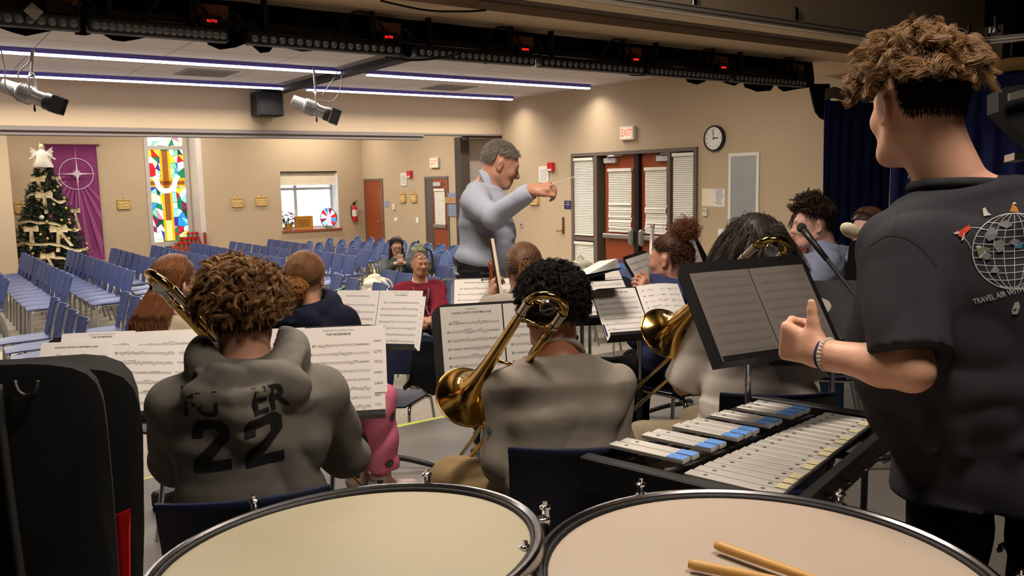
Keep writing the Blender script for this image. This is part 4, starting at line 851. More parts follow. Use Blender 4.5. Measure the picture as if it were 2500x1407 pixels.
def cap(J, hs, mask, mat, root, lift=.008, nu=110, nv=72, bump=None, name='hair_base'):
    u = np.linspace(0, 2*PI, nu, endpoint=False); v = np.linspace(0, PI*.86, nv); D = np.stack([np.sin(v)[:, None]*np.cos(u), np.sin(v)[:, None]*np.sin(u), np.cos(v)[:, None]+0*u], -1)
    L = np.full(D.shape[:2], lift) if bump is None else lift+bump(D); k = mask(D); V = scalp(J, hs, D.reshape(-1, 3), L.reshape(-1, 1)); F = []
    for i in range(nv-1):
        for j in range(nu):
            j2 = (j+1) % nu
            if k[i, j] and k[i+1, j] and k[i, j2] and k[i+1, j2]: F.append((i*nu+j, (i+1)*nu+j, (i+1)*nu+j2, i*nu+j2))
    return mesh(name, V, F, mat, root, True)
def strands(paths, r, mat, root, name='hair', taper=.75, sides=3, r0=.8):
    P = np.asarray(paths, np.float32); n, k = P.shape[:2]; T = np.gradient(P, axis=1); T /= np.linalg.norm(T, axis=2, keepdims=True)+1e-9
    up = np.where(np.abs(T[..., 2:3]) > .9, A3(1, 0, 0), A3(0, 0, 1)); a = np.cross(up, T); a /= np.linalg.norm(a, axis=2, keepdims=True)+1e-9; b = np.cross(T, a)
    t = np.linspace(0, 1, k); pr = np.where(t < .15, r0+(1-r0)*t/.15, 1-taper*((t-.15)/.85)**1.3); R = (np.asarray(r).reshape(-1, 1)*np.ones((n, 1)))*pr[None]
    V = np.stack([P+(a*math.cos(2*PI*j/sides)+b*math.sin(2*PI*j/sides))*R[..., None] for j in range(sides)], 2)
    base = (np.arange(n)[:, None]*k+np.arange(k-1)[None])*sides; Fs = [np.stack([base+j, base+(j+1) % sides, base+sides+(j+1) % sides, base+sides+j], -1).reshape(-1, 4) for j in range(sides)]
    return mesh(name, V.reshape(-1, 3), np.concatenate(Fs), mat, root, True)
def curls(J, hs, n, mask, rng, ln=(.05, .09), rc=.010, turns=1.3, r=.0028, drop=.35, lift=.004, comb=None, k=11, out=.8, puff=None, kids=1, clump=.006):
    d = dirs(n, mask, rng); root = scalp(J, hs, d, lift); HM = np.stack([J['hl'], J['hf'], J['hu']]); nr = n1s((d/RH)@HM); L = rng.uniform(*ln, size=n)
    if puff is not None: L = L*puff(d)
    t = np.linspace(0, 1, k)[None, :, None]; rnd = n1s(rng.normal(size=(n, 3))); tg = n1s(np.cross(nr, rnd))
    cm = tg*.5 if comb is None else n1s(comb(d)@HM+tg*.45)
    base = root[:, None]+nr[:, None]*(L[:, None, None]*out*(t-.45*t**2))+cm[:, None]*(L[:, None, None]*.75*t**1.5)-A3(0, 0, 1)*(L[:, None, None]*drop*t**2)
    ph = rng.uniform(0, 6.3, (n, 1, 1)); tw = rng.uniform(.6, 1.4, (n, 1, 1))*turns*2*PI; cr = rng.uniform(.6, 1.4, (n, 1, 1))*rc*np.minimum(1, 2.5*t)
    G = base+(tg[:, None]*np.cos(ph+tw*t)+np.cross(cm, tg)[:, None]*np.sin(ph+tw*t))*cr
    if kids > 1:
        off = rng.normal(size=(n, kids, 1, 3))*clump; prof = (1.15-.75*t+.15*np.sin(t*9))[:, None]; G = (G[:, None]+off*prof).reshape(n*kids, k, 3)
    return G, r*rng.uniform(.6, 1.3, len(G))
def n1s(v): return v/(np.linalg.norm(v, axis=-1, keepdims=True)+1e-9)
def slerp_dirs(a, b, k):
    """great-circle walk between unit direction arrays"""
    w = np.arccos(np.clip((a*b).sum(-1), -.999, .999))[:, None]; t = np.linspace(0, 1, k)[None]; s_ = np.sin(w)
    return (np.sin((1-t)*w)/s_)[..., None]*a[:, None]+(np.sin(t*w)/s_)[..., None]*b[:, None]
# ================= INSTRUMENTS, STANDS, SHEETS =================
deskm = M('stand_black', (20, 20, 21), .45, var=.06, spec=.5); paperm = M('sheet_paper', (226, 222, 216), .75, var=.02, vs_=5, spec=.2); inkm = M('print_ink', (112, 108, 106), .7)
plastic = M('stand_tube', (30, 30, 32), .4)
class Fr:
    def __init__(s, loc, az, tilt):
        a, t = math.radians(az), math.radians(tilt); n = A3(-math.sin(a), -math.cos(a), 0); s.o = np.asarray(loc, float); s.u = A3(math.cos(a), -math.sin(a), 0); s.v = Z_*math.cos(t)-n*math.sin(t); s.n = n*math.cos(t)+Z_*math.sin(t); s.az = n
    def __call__(s, x, y, z=0.): return s.o+s.u*x+s.v*y+s.n*z
def stand(loc, az, tilt, label, w=.508, h=.33, floor=0., chromepole=False, name='music_stand'):
    f = Fr(loc, az, tilt); t = thing(name, (loc[0], loc[1], floor), label, 'music stand', 'black music stands'); r = .05
    pr = [(-w/2, 0), (w/2, 0), (w/2, h-r)]+[(w/2-r+r*math.cos(a), h-r+r*math.sin(a)) for a in np.linspace(.2, PI/2, 5)]+[(-w/2+r-r*math.sin(a), h-r+r*math.cos(a)) for a in np.linspace(0, PI/2-.2, 5)]+[(-w/2, h-r)]
    MB().prism(pr, f.o-f.n*.003, f.u, f.v, f.n, .003).build('desk', deskm, t)
    MB().obox(f(0, -.001, .026), f.u, f.v, f.n, w/2, .0015, .029).obox(f(0, .006, .055), f.u, f.v, f.n, w/2, .008, .0015).build('ledge', deskm, t)
    c = f(0, h*.42, -.02); b = c-f.az*.045; b[2] = c[2]-.02; MB().obox(f(0, h*.42, -.014), f.u, f.v, f.n, .05, .03, .011).cyl(c-f.u*.035, c+f.u*.035, .014, 10).build('tilt_joint', plastic, t)
    px, py = b[0], b[1]; MB().cyl(c, (px, py, b[2]-.02), .010, 8).cyl((px, py, b[2]), (px, py, floor+.48), .0095, 10).build('upper_tube', chrome, t)
    MB().cyl((px, py, min(floor+.52, b[2]-.08)), (px, py, floor+.06), .0135, 10).cyl((px, py, min(floor+.54, b[2]-.06)), (px, py, min(floor+.47, b[2]-.13)), .019, 10).build('lower_tube', plastic, t)
    for k in range(3):
        a = math.radians(az+20+120*k); d = A3(-math.sin(a), -math.cos(a), 0); g = A3(px, py, floor); MB().tube(spline([g+Z_*.07, g+d*.10+Z_*.06, g+d*.22+Z_*.03, g+d*.27+Z_*.012], 4), [.016]*9+[.014, .013, .012, .011], 8).build('leg', plastic, t, smooth=True)
    return f
def page(f, x, y, w=.229, h=.305, label='', title=None, staves=8, seed=0, rot=0., z=.003, sub=None, top=.13, curl=.0014, dense=1., group='sheet music on the stands', tsize=.0085, x0=0., pm=None):
    """paper page whose lower left corner sits at (x, y) on the desk frame"""
    rr = random.Random(seed); ca, sa = math.cos(rot), math.sin(rot); u = f.u*ca+f.v*sa; v = f.v*ca-f.u*sa; n = f.n; o = f(x, y, z)
    def q(a, b, d=0.): return o+u*a*w+v*b*h+n*(d+curl*math.sin(a*PI)+curl*.8*b*b)
    G = np.array([[q(a, b) for a in np.linspace(0, 1, 7)] for b in np.linspace(0, 1, 6)]); mb = MB().sheet(G, .0007); s = mb.build('sheet_music', pm or paperm, smooth=False); tag(s, label, 'sheet music', group)
    ink = MB(); E = .0006
    def bar(a0, a1, b, th, b1=None): b1 = b if b1 is None else b1; ink.quad(q(a0, b-th/2/h, E), q(a1, b1-th/2/h, E), q(a1, b1+th/2/h, E), q(a0, b+th/2/h, E))
    sp = (1-top-.06)/staves
    for i in range(staves):
        yc = 1-top-sp*(i+.5); m0 = .09+(.04 if i == 0 and title else 0); m1 = .94; g = .0019/h; segs = 4
        for k in range(-2, 3):
            for j in range(segs): bar(m0+(m1-m0)*j/segs, m0+(m1-m0)*(j+1)/segs, yc+k*g, .00034)
        bar(m0, m0+.012, yc, .0088); bar(m0+.02, m0+.034, yc+g*.3, .005)
        nm = rr.choice([3, 4, 4, 5]); bx = [m0+.07+(m1-m0-.07)*j/nm for j in range(nm+1)]
        for j in range(nm):
            ink.quad(q(bx[j+1]-.001, yc-2*g, E), q(bx[j+1]+.001, yc-2*g, E), q(bx[j+1]+.001, yc+2*g, E), q(bx[j+1]-.001, yc+2*g, E)); t = rr.random()
            if t < .16: bar(bx[j]+.02, bx[j+1]-.02, yc, .0016); continue
            if t < .26: continue
            nn = int(rr.choice([3, 4, 5, 6])*dense); py = None; beam = rr.random() < .55; ps = []
            for e in range(nn):
                xx = bx[j]+(bx[j+1]-bx[j])*(e+.6)/nn; yy = yc+g*rr.uniform(-2.4, 2.4); hw = .0016/w; hh = .0009/h
                ink.add([q(xx+hw*math.cos(a), yy+hh*math.sin(a), E) for a in np.linspace(0, 2*PI, 6, endpoint=False)], [tuple(range(6))]); sg = 1 if yy < yc else -1; ps.append((xx, yy, sg)); ink.quad(q(xx+hw*.8*sg, yy, E), q(xx+hw*.8*sg+.0016, yy, E), q(xx+hw*.8*sg+.0016, yy+sg*.0062/h, E), q(xx+hw*.8*sg, yy+sg*.0062/h, E))
            if beam: 
                for a, b in zip(ps, ps[1:]): bar(a[0], b[0], a[1]+a[2]*.006/h, .0011, b[1]+a[2]*.006/h)
        if rr.random() < .6: xx = rr.uniform(.15, .6); bar(xx, xx+rr.uniform(.06, .14), yc+g*4.2, .0015)
    ink.build('printed_notes', inkm, s)
    if title:
        it = [(title, q(.5+x0, 1-top*.52, E), u, v, tsize, dict(bold=.012))]
        if sub: it.append((sub, q(.5+x0, 1-top*.24, E), u, v, tsize*.62, {}))
        lettering(it, M('title_ink', (58, 56, 58), .7), s, 'title')
    return s
WDCL = "WALKIN' DOWN CHRISTMAS LANE"; INC = 'THE INCREDIBLES'; SUBI = 'Selected Music from the Motion Picture'
S1 = stand((2.039, 1.506, .969), 8.8, 32.9, 'tall black music stand with two dim pages beside the standing percussionist hand')
PG = M('dimmed_page', (122, 115, 108), .35, var=.06, vs_=4, coat=.4)  # page colour greyed to stand in for the shade over this stand
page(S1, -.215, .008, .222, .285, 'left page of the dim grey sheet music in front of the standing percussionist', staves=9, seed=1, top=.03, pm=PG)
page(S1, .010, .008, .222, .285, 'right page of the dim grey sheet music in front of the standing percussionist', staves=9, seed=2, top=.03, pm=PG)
S2 = stand((1.029, 2.603, .721), 27.4, 28.5, 'black music stand right of the number 22 hoodie, stacked with worn pages')
page(S2, -.015, .004, .235, .318, 'worn sheet music titled THE INCREDIBLES right of the curly-haired hoodie wearer', INC, 8, 3, sub=SUBI, top=.16, tsize=.0105, z=.008)
page(S2, -.25, .0, .232, .275, 'sheet music with a half-hidden title just right of the hoodie wearer neck', WDCL, 8, 4, top=.12, x0=-.02, z=.006)
page(S2, -.24, .022, .23, .305, 'torn-edged page sticking up behind the half-hidden sheet near the hoodie wearer', None, 8, 5, z=.003)
page(S2, .028, .01, .226, .312, 'frayed spare pages peeking out at the right edge of the hoodie wearer stand', None, 8, 6, z=.0035)
page(S2, .04, .085, .222, .23, 'short torn page at the far right of the hoodie wearer stand', None, 5, 16, z=.0055)
S2L = stand((.493, 2.91, .744), 26.6, 38.9, 'black music stand at lower left spread with three overlapping pages')
page(S2L, -.262, .02, .225, .285, 'front left page titled WALKIN DOWN CHRISTMAS LANE on the lower left stand', WDCL, 7, 7, top=.14, z=.009, rot=-.02)
page(S2L, -.055, .0, .225, .285, 'middle page without a title on the lower left stand', None, 7, 8, top=.04, z=.0065, rot=-.06)
page(S2L, .145, -.01, .225, .285, 'page nearest the trombone slide bow on the lower left stand', None, 7, 9, top=.04, z=.005, rot=-.05)
page(S2L, -.2, .05, .235, .29, 'page titled THE INCREDIBLES peeking out behind the front left page', INC, 7, 10, sub=SUBI, z=.0025, x0=.05)
page(S2L, .03, .045, .235, .29, 'blank-topped page behind the middle page on the lower left stand', None, 7, 11, z=.0025)
S3 = stand((1.86, 3.806, .682-.012), 47.8, 27.7, 'black music stand holding two bright pages in front of the bald seated man', w=.474, h=.305)
page(S3, -.234, .006, .231, .305, 'left bright page titled WALKIN DOWN CHRISTMAS LANE beside the navy hoodie girl', WDCL, 6, 12, top=.2, tsize=.0078)
page(S3, .0, .006, .231, .305, 'right bright page titled THE INCREDIBLES in front of the maroon sweater', INC, 7, 13, sub=SUBI, top=.16, z=.0045)
page(S3, .024, -.004, .225, .285, 'spare page edge showing past the bright right page', None, 7, 14, z=.0022)
S4 = stand((1.637+.09, 2.491-.035, .747-.01), 20.3, 14.0, 'black music stand behind the center trombone bell holding Amazing Grace')
page(S4, -.222, .008, .229, .312, 'left page headed Amazing Grace behind the center trombone', WDCL, 8, 15, sub='Amazing Grace', top=.15, tsize=.0092)
page(S4, .012, .008, .229, .312, 'right page half hidden by the center trombonist curls', 'AMAZING GRACE', 8, 17, top=.13)
S5 = stand(at(1222, 812, 4.25), 35, 40, 'black music stand of the violinist in front of the conductor')
page(S5, -.235, .02, .23, .3, 'left page on the violinist music stand', WDCL, 7, 18, top=.14); page(S5, .0, .02, .23, .3, 'right page on the violinist music stand, behind the bow', None, 7, 19, top=.05)
S6 = stand(CAM+(A3(3.119, 3.097, .665)-CAM)*.88, 19.0, 44.0, 'black music stand with two broad pages right of the curly dark hair', w=.455, h=.30)
page(S6, -.226, .0, .225, .29, 'left broad page titled THE INCREDIBLES upside from the hall, right of the dark curls', WDCL, 8, 20, sub=INC, top=.14, tsize=.0085); page(S6, .003, .0, .22, .29, 'right broad page with a curled corner behind the right trombone bell', None, 8, 21, top=.05, curl=.014)
mk = MB(); mk.obox(S6(-.222, .06, .010), S6.u, S6.v, S6.n, .004, .03, .0006); mk.build('printed_edge_marks', MATS['navy_sign'], bpy.data.objects['sheet_music.019'] if 'sheet_music.019' in bpy.data.objects else None)
S7 = stand(at(1462, 792, 4.3), 24, 50, 'black music stand farther back with loose pages left of the flute')
page(S7, -.22, .04, .225, .29, 'left loose page on the farther stand left of the flute', None, 5, 22, top=.1); page(S7, -.02, .08, .235, .27, 'right loose page on the farther stand left of the flute', None, 5, 23, top=.1, rot=.05, z=.006)
S8 = stand(at(2065, 890, 2.85), 40, 38, 'empty black music stand between the light blue hoodie and the percussionist elbow')
S9 = stand(at(2188, 722, 4.3), 228, 25, 'black music stand seen from behind in front of the girl at right')
S10 = stand(at(1622, 742, 4.75), -30, 32, 'slim-looking black music stand seen edge-on left of the flute player')
page(S10, -.22, .01, .225, .3, 'bright page on the edge-on stand left of the flute player', None, 7, 24, top=.05); page(S10, .005, .01, .225, .3, 'second page on the edge-on stand left of the flute player', None, 7, 25, top=.05)
S11 = stand(at(1718, 690, 5.2), -20, 30, 'distant black music stand above the shaded pages, behind the flute player'); page(S11, -.12, .06, .225, .3, 'small white page corner right of the flute player bun', None, 6, 26, top=.05, rot=-.3)
SC_ = stand(at(1392, 690, 4.05), 200, 82, 'conductor stand holding a thick open black score', w=.36, h=.26); 
bk = thing('open_score', SC_.o, 'thick open score in a black folder on the conductor stand', 'book'); cvr = MB()
for sg in (-1, 1): cvr.obox(SC_(sg*.08, .13, .012+.02), n1(SC_.u+SC_.n*sg*.22), SC_.v, n1(SC_.n-SC_.u*sg*.22), .085, .115, .003)
cvr.build('cover', M('folder_black', (24, 24, 26), .5), bk); pg = MB()
for k in range(9):
    for sg in (-1, 1):
        a = sg*(.16+.035*k*(1 if sg < 0 else .5)); pg.obox(SC_(0, .13, .03)+n1(SC_.u*sg+SC_.n*abs(a))*.08, n1(SC_.u*sg+SC_.n*abs(a)), SC_.v, n1(SC_.n-SC_.u*sg*abs(a)), .08, .11, .0008)
pg.build('pages', paperm, bk)
# ---------------- trombones
bm = M('lacquered_brass', (212, 172, 96), .13, 1., var=.05, vs_=5); bdk = M('brass_nickel', (206, 198, 180), .15, 1., var=.04)
def tromb(T, R, label, L=.6, S_=.1, slide=.62, plate='ALLORA'):
    R = np.array(R); T = np.asarray(T, float); t = thing('trombone', T, label, 'trombone', 'brass trombones')
    def w(x, y, z): return T+R@A3(x, y, z)
    prof = [(.1035, 0), (.1035, -.002), (.096, -.007), (.084, -.017), (.070, -.030), (.056, -.047), (.045, -.066), (.036, -.092), (.0285, -.135), (.0225, -.20), (.0180, -.29), (.0145, -.42), (.0115, -L+.02), (.0105, -L)]
    ax = R@X_; inner = [(r*.965, h+.0015) for r, h in prof[:10]]; MB().lathe([(.0, -.23)]+inner[::-1][:-1]+[(.1, .0015), (.1045, .001)]+prof, T, ax, 56).build('bell', bm, t, smooth=True)
    rm = MB().tube([w(0, .1035*math.cos(a), .1035*math.sin(a)) for a in np.linspace(0, 2*PI, 56, endpoint=False)], .0024, 6, closed=True); rm.build('bell_rim', bm, t, smooth=True)
    bow = [w(-L+.02, 0, 0)]+[w(-L-.055*math.sin(a), S_/2-S_/2*math.cos(a), 0) for a in np.linspace(0, PI, 13)]+[w(-L+.02, S_, 0)]
    MB().tube(bow, [.0112]+[.0108]*13+[.0105], 12).build('tuning_slide', bm, t, smooth=True)
    fr = MB()
    for y in (0, S_): fr.tube([w(-L+.07, y, 0), w(-L+.005, y, 0)], .0125, 12); fr.tube([w(-L+.075, y, 0), w(-L+.062, y, 0)], .0145, 12); fr.tube([w(-L+.012, y, 0), w(-L+.0, y, 0)], .0140, 12)
    fr.build('ferrules', bdk, t, smooth=False, auto=40)
    xr = -.18; MB().tube([w(-L+.02, S_, 0), w(xr, S_, 0)], .0098, 12).build('neck_pipe', bm, t, smooth=True)
    br = MB()
    for x in (-L+.09, -.27): br.tube([w(x, .008, 0), w(x, S_-.006, 0)], .0055, 8); br.ell(w(x, .016, 0), .009, 8); br.ell(w(x, S_-.012, 0), .009, 8)
    br.tube([w(-L-.012, .008, 0), w(-L-.012, S_-.008, 0)], .0052, 8); br.build('braces', bm, t, smooth=True)
    cw = w(-L-.012, S_/2, 0); cz = n1(n1(CAM-cw)*.85-Z_*.42); a_, b_ = frame_of(cz)
    o = MB().lathe([(0, -.018), (.019, -.018), (.021, -.015), (.021, .014), (.0195, .018), (.0165, .018), (.016, .016), (0, .016)], cw+cz*.008, cz, 28).build('counterweight', chrome, t, auto=40)
    if plate:
        up = Z_-(RW@X_)*.25; up = n1(up-cz*(up@cz)); rt = n1(np.cross(up, cz)); MB().lathe([(0, 0), (.0155, 0)], cw+cz*.0245, cz, 24).build('badge', M('badge_black', (18, 18, 20), .4), o); lettering([(plate, cw+cz*.0252, rt, up, .0085, dict(bold=.01)), ], M('badge_white', (206, 204, 200), .5), o, 'badge_lettering'); MB().tube([cw+cz*.025+rt*.0135*math.cos(a)+up*.0135*math.sin(a) for a in np.linspace(0, 2*PI, 24, endpoint=False)], .0005, 4, closed=True).build('badge_ring', bdk, o)
    # hand slide in the plane at right angles to the bell section
    zz = .085
    sl = MB()
    for z in (0, zz): sl.tube([w(xr-.06 if z else xr, S_, z), w(slide, S_, z)], .0072, 10)
    sl.build('outer_slide', bm, t, smooth=True); MB().tube([w(slide, S_, zz/2-zz/2*math.cos(a)) if 0 else w(slide+.042*math.sin(a), S_, zz/2-zz/2*math.cos(a)) for a in np.linspace(0, PI, 11)], .0085, 10).build('slide_bow', bm, t, smooth=True)
    g = MB()
    for x in (xr+.02, xr+.12): g.tube([w(x, S_, 0), w(x, S_, zz)], .0055, 8)
    g.tube([w(xr-.02, S_, 0), w(xr+.03, S_, 0)], .0125, 10); g.tube([w(xr-.05, S_, zz), w(xr+.03, S_, zz)], .0115, 10); g.build('slide_braces', bdk, t, smooth=True)
    MB().lathe([(.0055, 0), (.0065, -.03), (.0128, -.055), (.0128, -.066), (.009, -.066), (.004, -.05)], w(xr-.06, S_, zz), ax, 16).build('mouthpiece', chrome, t, smooth=True); return w
T2R = [[0.152, 0.8168, -0.5566], [0.7715, -0.4501, -0.4497], [-0.6178, -0.3611, -0.6985]]
T2 = tromb((1.432, 2.257, .806), T2R, 'gold trombone held over the shoulder of the grey sweatshirt player in the center')
T3R = [[0.1432, 0.8828, -0.4474], [0.7883, -0.3750, -0.4877], [-0.5984, -0.2828, -0.7496]]
T3 = tromb((2.284, 2.201, .918), T3R, 'gold trombone with its bell left of the tall shaded music stand', plate=None)
T1R = [[0.6213, 0.1473, -0.7696], [0.1057, -0.9890, -0.1039], [-0.7764, -0.0168, -0.6300]]
T1 = tromb((.939, 2.568, .759), T1R, 'gold trombone pointing up beside the curly-haired hoodie player at left', plate=None)
# ---------------- timpani
calf = M('drum_head', (172, 163, 136), .55, var=.05, vs_=3, bump=.03, bs=60); calf2 = M('drum_head_pink', (178, 163, 146), .55, var=.05, vs_=2.5, bump=.03, bs=60); hoop = M('hoop_steel', (150, 148, 150), .22, 1., var=.12, vs_=10); bowl = M('bowl_copper', (118, 72, 48), .35, .8); dark = M('hoop_shadow_gap', (30, 27, 26), .5)
def timpano(c, r, nrm, hm, label, nl=8, ph=.2):
    c = np.asarray(c, float); n = n1(nrm); t = thing('timpani', (c[0], c[1], 0), label, 'timpani drum'); a, b = frame_of(n, Y_)
    MB().lathe([(0, 0), (r-.03, 0), (r-.012, -.004)], c, n, 72).build('drum_head', hm, t, smooth=True); MB().lathe([(r-.0135, -.004), (r-.012, .004), (r-.004, .004), (r-.003, -.002)], c, n, 72).build('flesh_hoop', dark, t, smooth=True)
    MB().lathe([(r-.004, -.02), (r-.004, .006), (r+.001, .010), (r+.007, .010), (r+.012, .006), (r+.012, -.02)], c, n, 72).build('counterhoop', hoop, t, auto=35)
    bw = [(r-.01, -.02)]+[(max((r-.012)*math.sqrt(max(0, 1-q*q)), .0), -.02-q*.42) for q in np.linspace(0, .985, 12)]+[(0, -.436)]; MB().lathe(bw, c, n, 48).build('bowl', bowl, t, smooth=True)
    for k in range(nl):
        q = ph+2*PI*k/nl; d = a*math.cos(q)+b*math.sin(q); e = c+d*(r+.028); lg = MB().obox(c+d*(r+.016)-n*.002, d, np.cross(n, d), n, .018, .014, .006, bev=.003).cyl(e-n*.012, e+n*.018, .0075, 10).cyl(e+n*.018, e+n*.034, .0045, 8).ell(e+n*.022, (.012, .012, .006), 10).cyl(e-n*.19, e, .0035, 6)
        lg.build('tension_rod', chrome, t, auto=40)
    st = MB()
    for k in range(4):
        q = ph+.4+PI/2*k; d = A3(math.cos(q), math.sin(q), 0); st.tube(spline([c+d*(r+.008)-n*.06, A3(c[0], c[1], .4)+d*r*.9, A3(c[0], c[1], .16)+d*r*.55, A3(c[0], c[1], .05)+d*r*.75]), .012, 6); st.ell(A3(c[0], c[1], .025)+d*r*.76, .025, 8)
    st.lathe([(0, .1), (.09, .1), (.1, .14), (.06, .2), (0, .2)], (c[0], c[1], 0), Z_, 16); st.build('pedal_frame', M('frame_grey', (46, 46, 50), .4, .5), t); return c, n
timpano((.607, 1.375, .832), .347, (-.034, .07, 1), calf, 'left timpani drum with a yellowish head in the front row', 6, .65)
tc_, tn_ = timpano((1.134, .864, .827), .38, (.022, -.002, 1), calf2, 'right timpani drum with a pinkish head and wooden sticks lying on it', 6, .28)
woodm = M('stick_maple', (206, 160, 88), .45, var=.1, vs_=12, stretch=(1, 1, 1))
for (p0, p1, lb) in (((1748, 1331), (2010, 1424), 'wooden timpani stick lying farther right on the right drum head'), ((1682, 1377), (1960, 1432), 'wooden timpani stick lying nearer the left of the two on the right drum head')):
    a = onz(*p0, .843); b = onz(*p1, .843); b = a+n1(b-a)*.34; d = b-a; m_ = MB().tube([a, a+d*.03, a+d*.3, a+d*.98, b], [.0075, .0092, .0088, .0068, .006], 14); o = m_.build('timpani_stick', woodm, smooth=True); tag(o, lb, 'drumstick')
    MB().lathe([(.006, -.02), (.018, -.012), (.021, 0), (.018, .012), (.006, .02)], b+Z_*.0, d, 14).build('felt_head', M('felt_white', (216, 210, 196), .95), o, smooth=True)
# ---------------- glockenspiel
gu = n1(A3(.97, .24, 0)); gv = A3(-gu[1], gu[0], 0); g0 = A3(1.503, 1.106, .80); t = thing('glockenspiel', (1.8, 1.35, 0), 'glockenspiel with silver bars and blue taped ends in front of the standing player', 'glockenspiel')
barmt = M('bar_aluminium', (196, 192, 184), .38, .25, var=.05, vs_=9); bluet = M('tape_blue', (92, 142, 212), .6, var=.12, vs_=40); yell = M('tape_yellow', (200, 190, 150), .6, var=.15, vs_=30); hole = M('bar_hole', (84, 78, 74), .6)
NB = 18; pitch = .0395
def gbar(i, lo, hi, z, tape, lab):
    c0 = g0+gu*(i*pitch+.016); w = .0172; hh = .0055; o = MB().obox(c0+gv*(lo+hi)/2+Z_*z, gu, gv, Z_, w, (hi-lo)/2, hh, bev=.0015).build('bar', barmt, t)
    hb = MB()
    for q in (.2, .8): hb.lathe([(0, .0), (.0056, .0)], c0+gv*(lo+(hi-lo)*q)+Z_*(z+hh+.0003), Z_, 10)
    hb.build('cord_hole', hole, o)
    if tape: MB().obox(c0+gv*(lo+.002+tape[1]/2)+Z_*(z+hh+.0004), gu, gv, Z_, w-.0006, tape[1]/2, .0005).build('tape', tape[0], o)
for i in range(NB): f_ = i/(NB-1); gbar(i, .0+.02*f_, .235-.075*f_, .0, (yell, .026) if i in (1, 2, 3, 5, 6, 8, 9, 11, 12, 14, 16) else None, '')
for p in (.5, 1.5, 3.5, 4.5, 6.5, 7.5, 8.5, 10.5, 11.5, 13.5, 14.5, 15.5): f_ = p/(NB-1); gbar(p, .25-.075*f_, .25-.075*f_+.215-.06*f_, .022, (bluet, .045), '')
frm = MB(); Lg = NB*pitch
for off0, off1, th in ((-.03, -.005, .03), (.485, .40, .03)): 
    a, b = g0-gu*.03+gv*off0-Z_*.045, g0+gu*(Lg+.06)+gv*off1-Z_*.045; frm.obox((a+b)/2, n1(b-a), np.cross(Z_, n1(b-a)), Z_, np.linalg.norm(b-a)/2, .016, .032, bev=.004)
for x, y0, y1 in ((-.035, -.03, .50), (Lg+.05, -.01, .41)): a, b = g0+gu*x+gv*y0-Z_*.035, g0+gu*x+gv*y1-Z_*.035; frm.obox((a+b)/2, gv, gu, Z_, abs(y1-y0)/2, .02, .042, bev=.004)
for y0, y1 in ((.045, .04), (.185, .14), (.29, .2), (.42, .32)): a, b = g0+gv*y0-Z_*.025, g0+gu*Lg+gv*y1-Z_*.025; frm.obox((a+b)/2, n1(b-a), np.cross(Z_, n1(b-a)), Z_, np.linalg.norm(b-a)/2, .006, .014)
frm.build('frame', M('glock_frame', (30, 32, 32), .55, var=.1, vs_=20), t); sm_ = MB()
for i in range(6): c = g0+gu*(Lg*(i+.5)/6)-gv*.047-Z_*.04; sm_.ell(c, (.007, .007, .007), 8)
sm_.build('frame_screws', chrome, t); tr_ = MB()
for x, sg in ((.06, 1), (Lg-.08, -1)): a = g0+gu*x-Z_*.08+gv*.02; b = g0+gu*(x+sg*.42)+gv*.38; b[2] = .02; tr_.cyl(a, b, .012, 8); a2 = a+gv*.36; b2 = g0+gu*(x+sg*.42)-gv*.02; b2[2] = .02; tr_.cyl(a2, b2, .012, 8)
tr_.cyl(g0+gu*.06-gv*.0-Z_*.09, g0+gu*.06+gv*.42-Z_*.09, .012, 8).cyl(g0+gu*(Lg-.08)-Z_*.09, g0+gu*(Lg-.08)+gv*.36-Z_*.09, .012, 8); tr_.build('folding_legs', plastic, t)
# ---------------- microphone on a boom
mh = at(1957, 556, 3.0); me_ = at(2125, 768, 2.75); t = thing('boom_microphone', (me_[0], me_[1], 0), 'black microphone on a boom stand in front of the light blue hoodie', 'microphone'); dd = n1(me_-mh)
MB().ell(mh, .0175, 14).build('grille', M('mic_grille', (62, 60, 58), .5, .5, bump=.8, bs=900), t, smooth=True); MB().tube([mh+dd*.015, mh+dd*.06, mh+dd*.16], [.013, .011, .009], 14).build('mic_body', plastic, t, smooth=True); MB().cyl(mh+dd*.12, me_+dd*.12, .0075, 10).build('boom_arm', plastic, t); MB().cyl(me_, (me_[0], me_[1], .05), .011, 10).ell(me_, .025, 10).build('upright', plastic, t); bs_ = MB()
for k in range(3): a = k*2.1+.5; bs_.cyl((me_[0], me_[1], .12), (me_[0]+.3*math.cos(a), me_[1]+.3*math.sin(a), .012), .01, 8)
bs_.build('tripod_base', plastic, t)
# ---------------- black padded case standing at the left edge
cm = M('case_black', (8, 7.6, 7.2), .85, var=.12, vs_=6, bump=.15, bs=300); t = None
def slab(pts, d, th, name, m, parent, bev=.012):
    P = [at(x, y, d) for x, y in pts]; fwd = n1(ray(330, 1100)*A3(1, 1, 0)); c = np.mean(P, 0); mb = MB(); n = len(P); B = [p+(c-p)*.03/np.linalg.norm(c-p)*1. for p in P]; V = B+[p+fwd*bev for p in P]+[p+fwd*(th-bev) for p in P]+[p+fwd*th for p in B]; F = [tuple(range(n-1, -1, -1)), tuple(range(3*n, 4*n))]
    for k in range(3):
        for i in range(n): j = (i+1) % n; F.append((k*n+i, k*n+j, (k+1)*n+j, (k+1)*n+i))
    mb.add(V, F); return mb.build(name, m, parent, auto=50)
cb = at(120, 1900, 1.25); t = thing('instrument_case', (cb[0], cb[1], 0), 'tall black padded instrument case standing at the lower left with a red lining stripe', 'case')
o1 = [(-180, 1960), (-180, 960), (-150, 925), (-90, 900), (60, 893), (120, 895), (175, 903), (212, 918), (236, 942), (252, 985), (262, 1060), (275, 1200), (290, 1407), (318, 1960)]
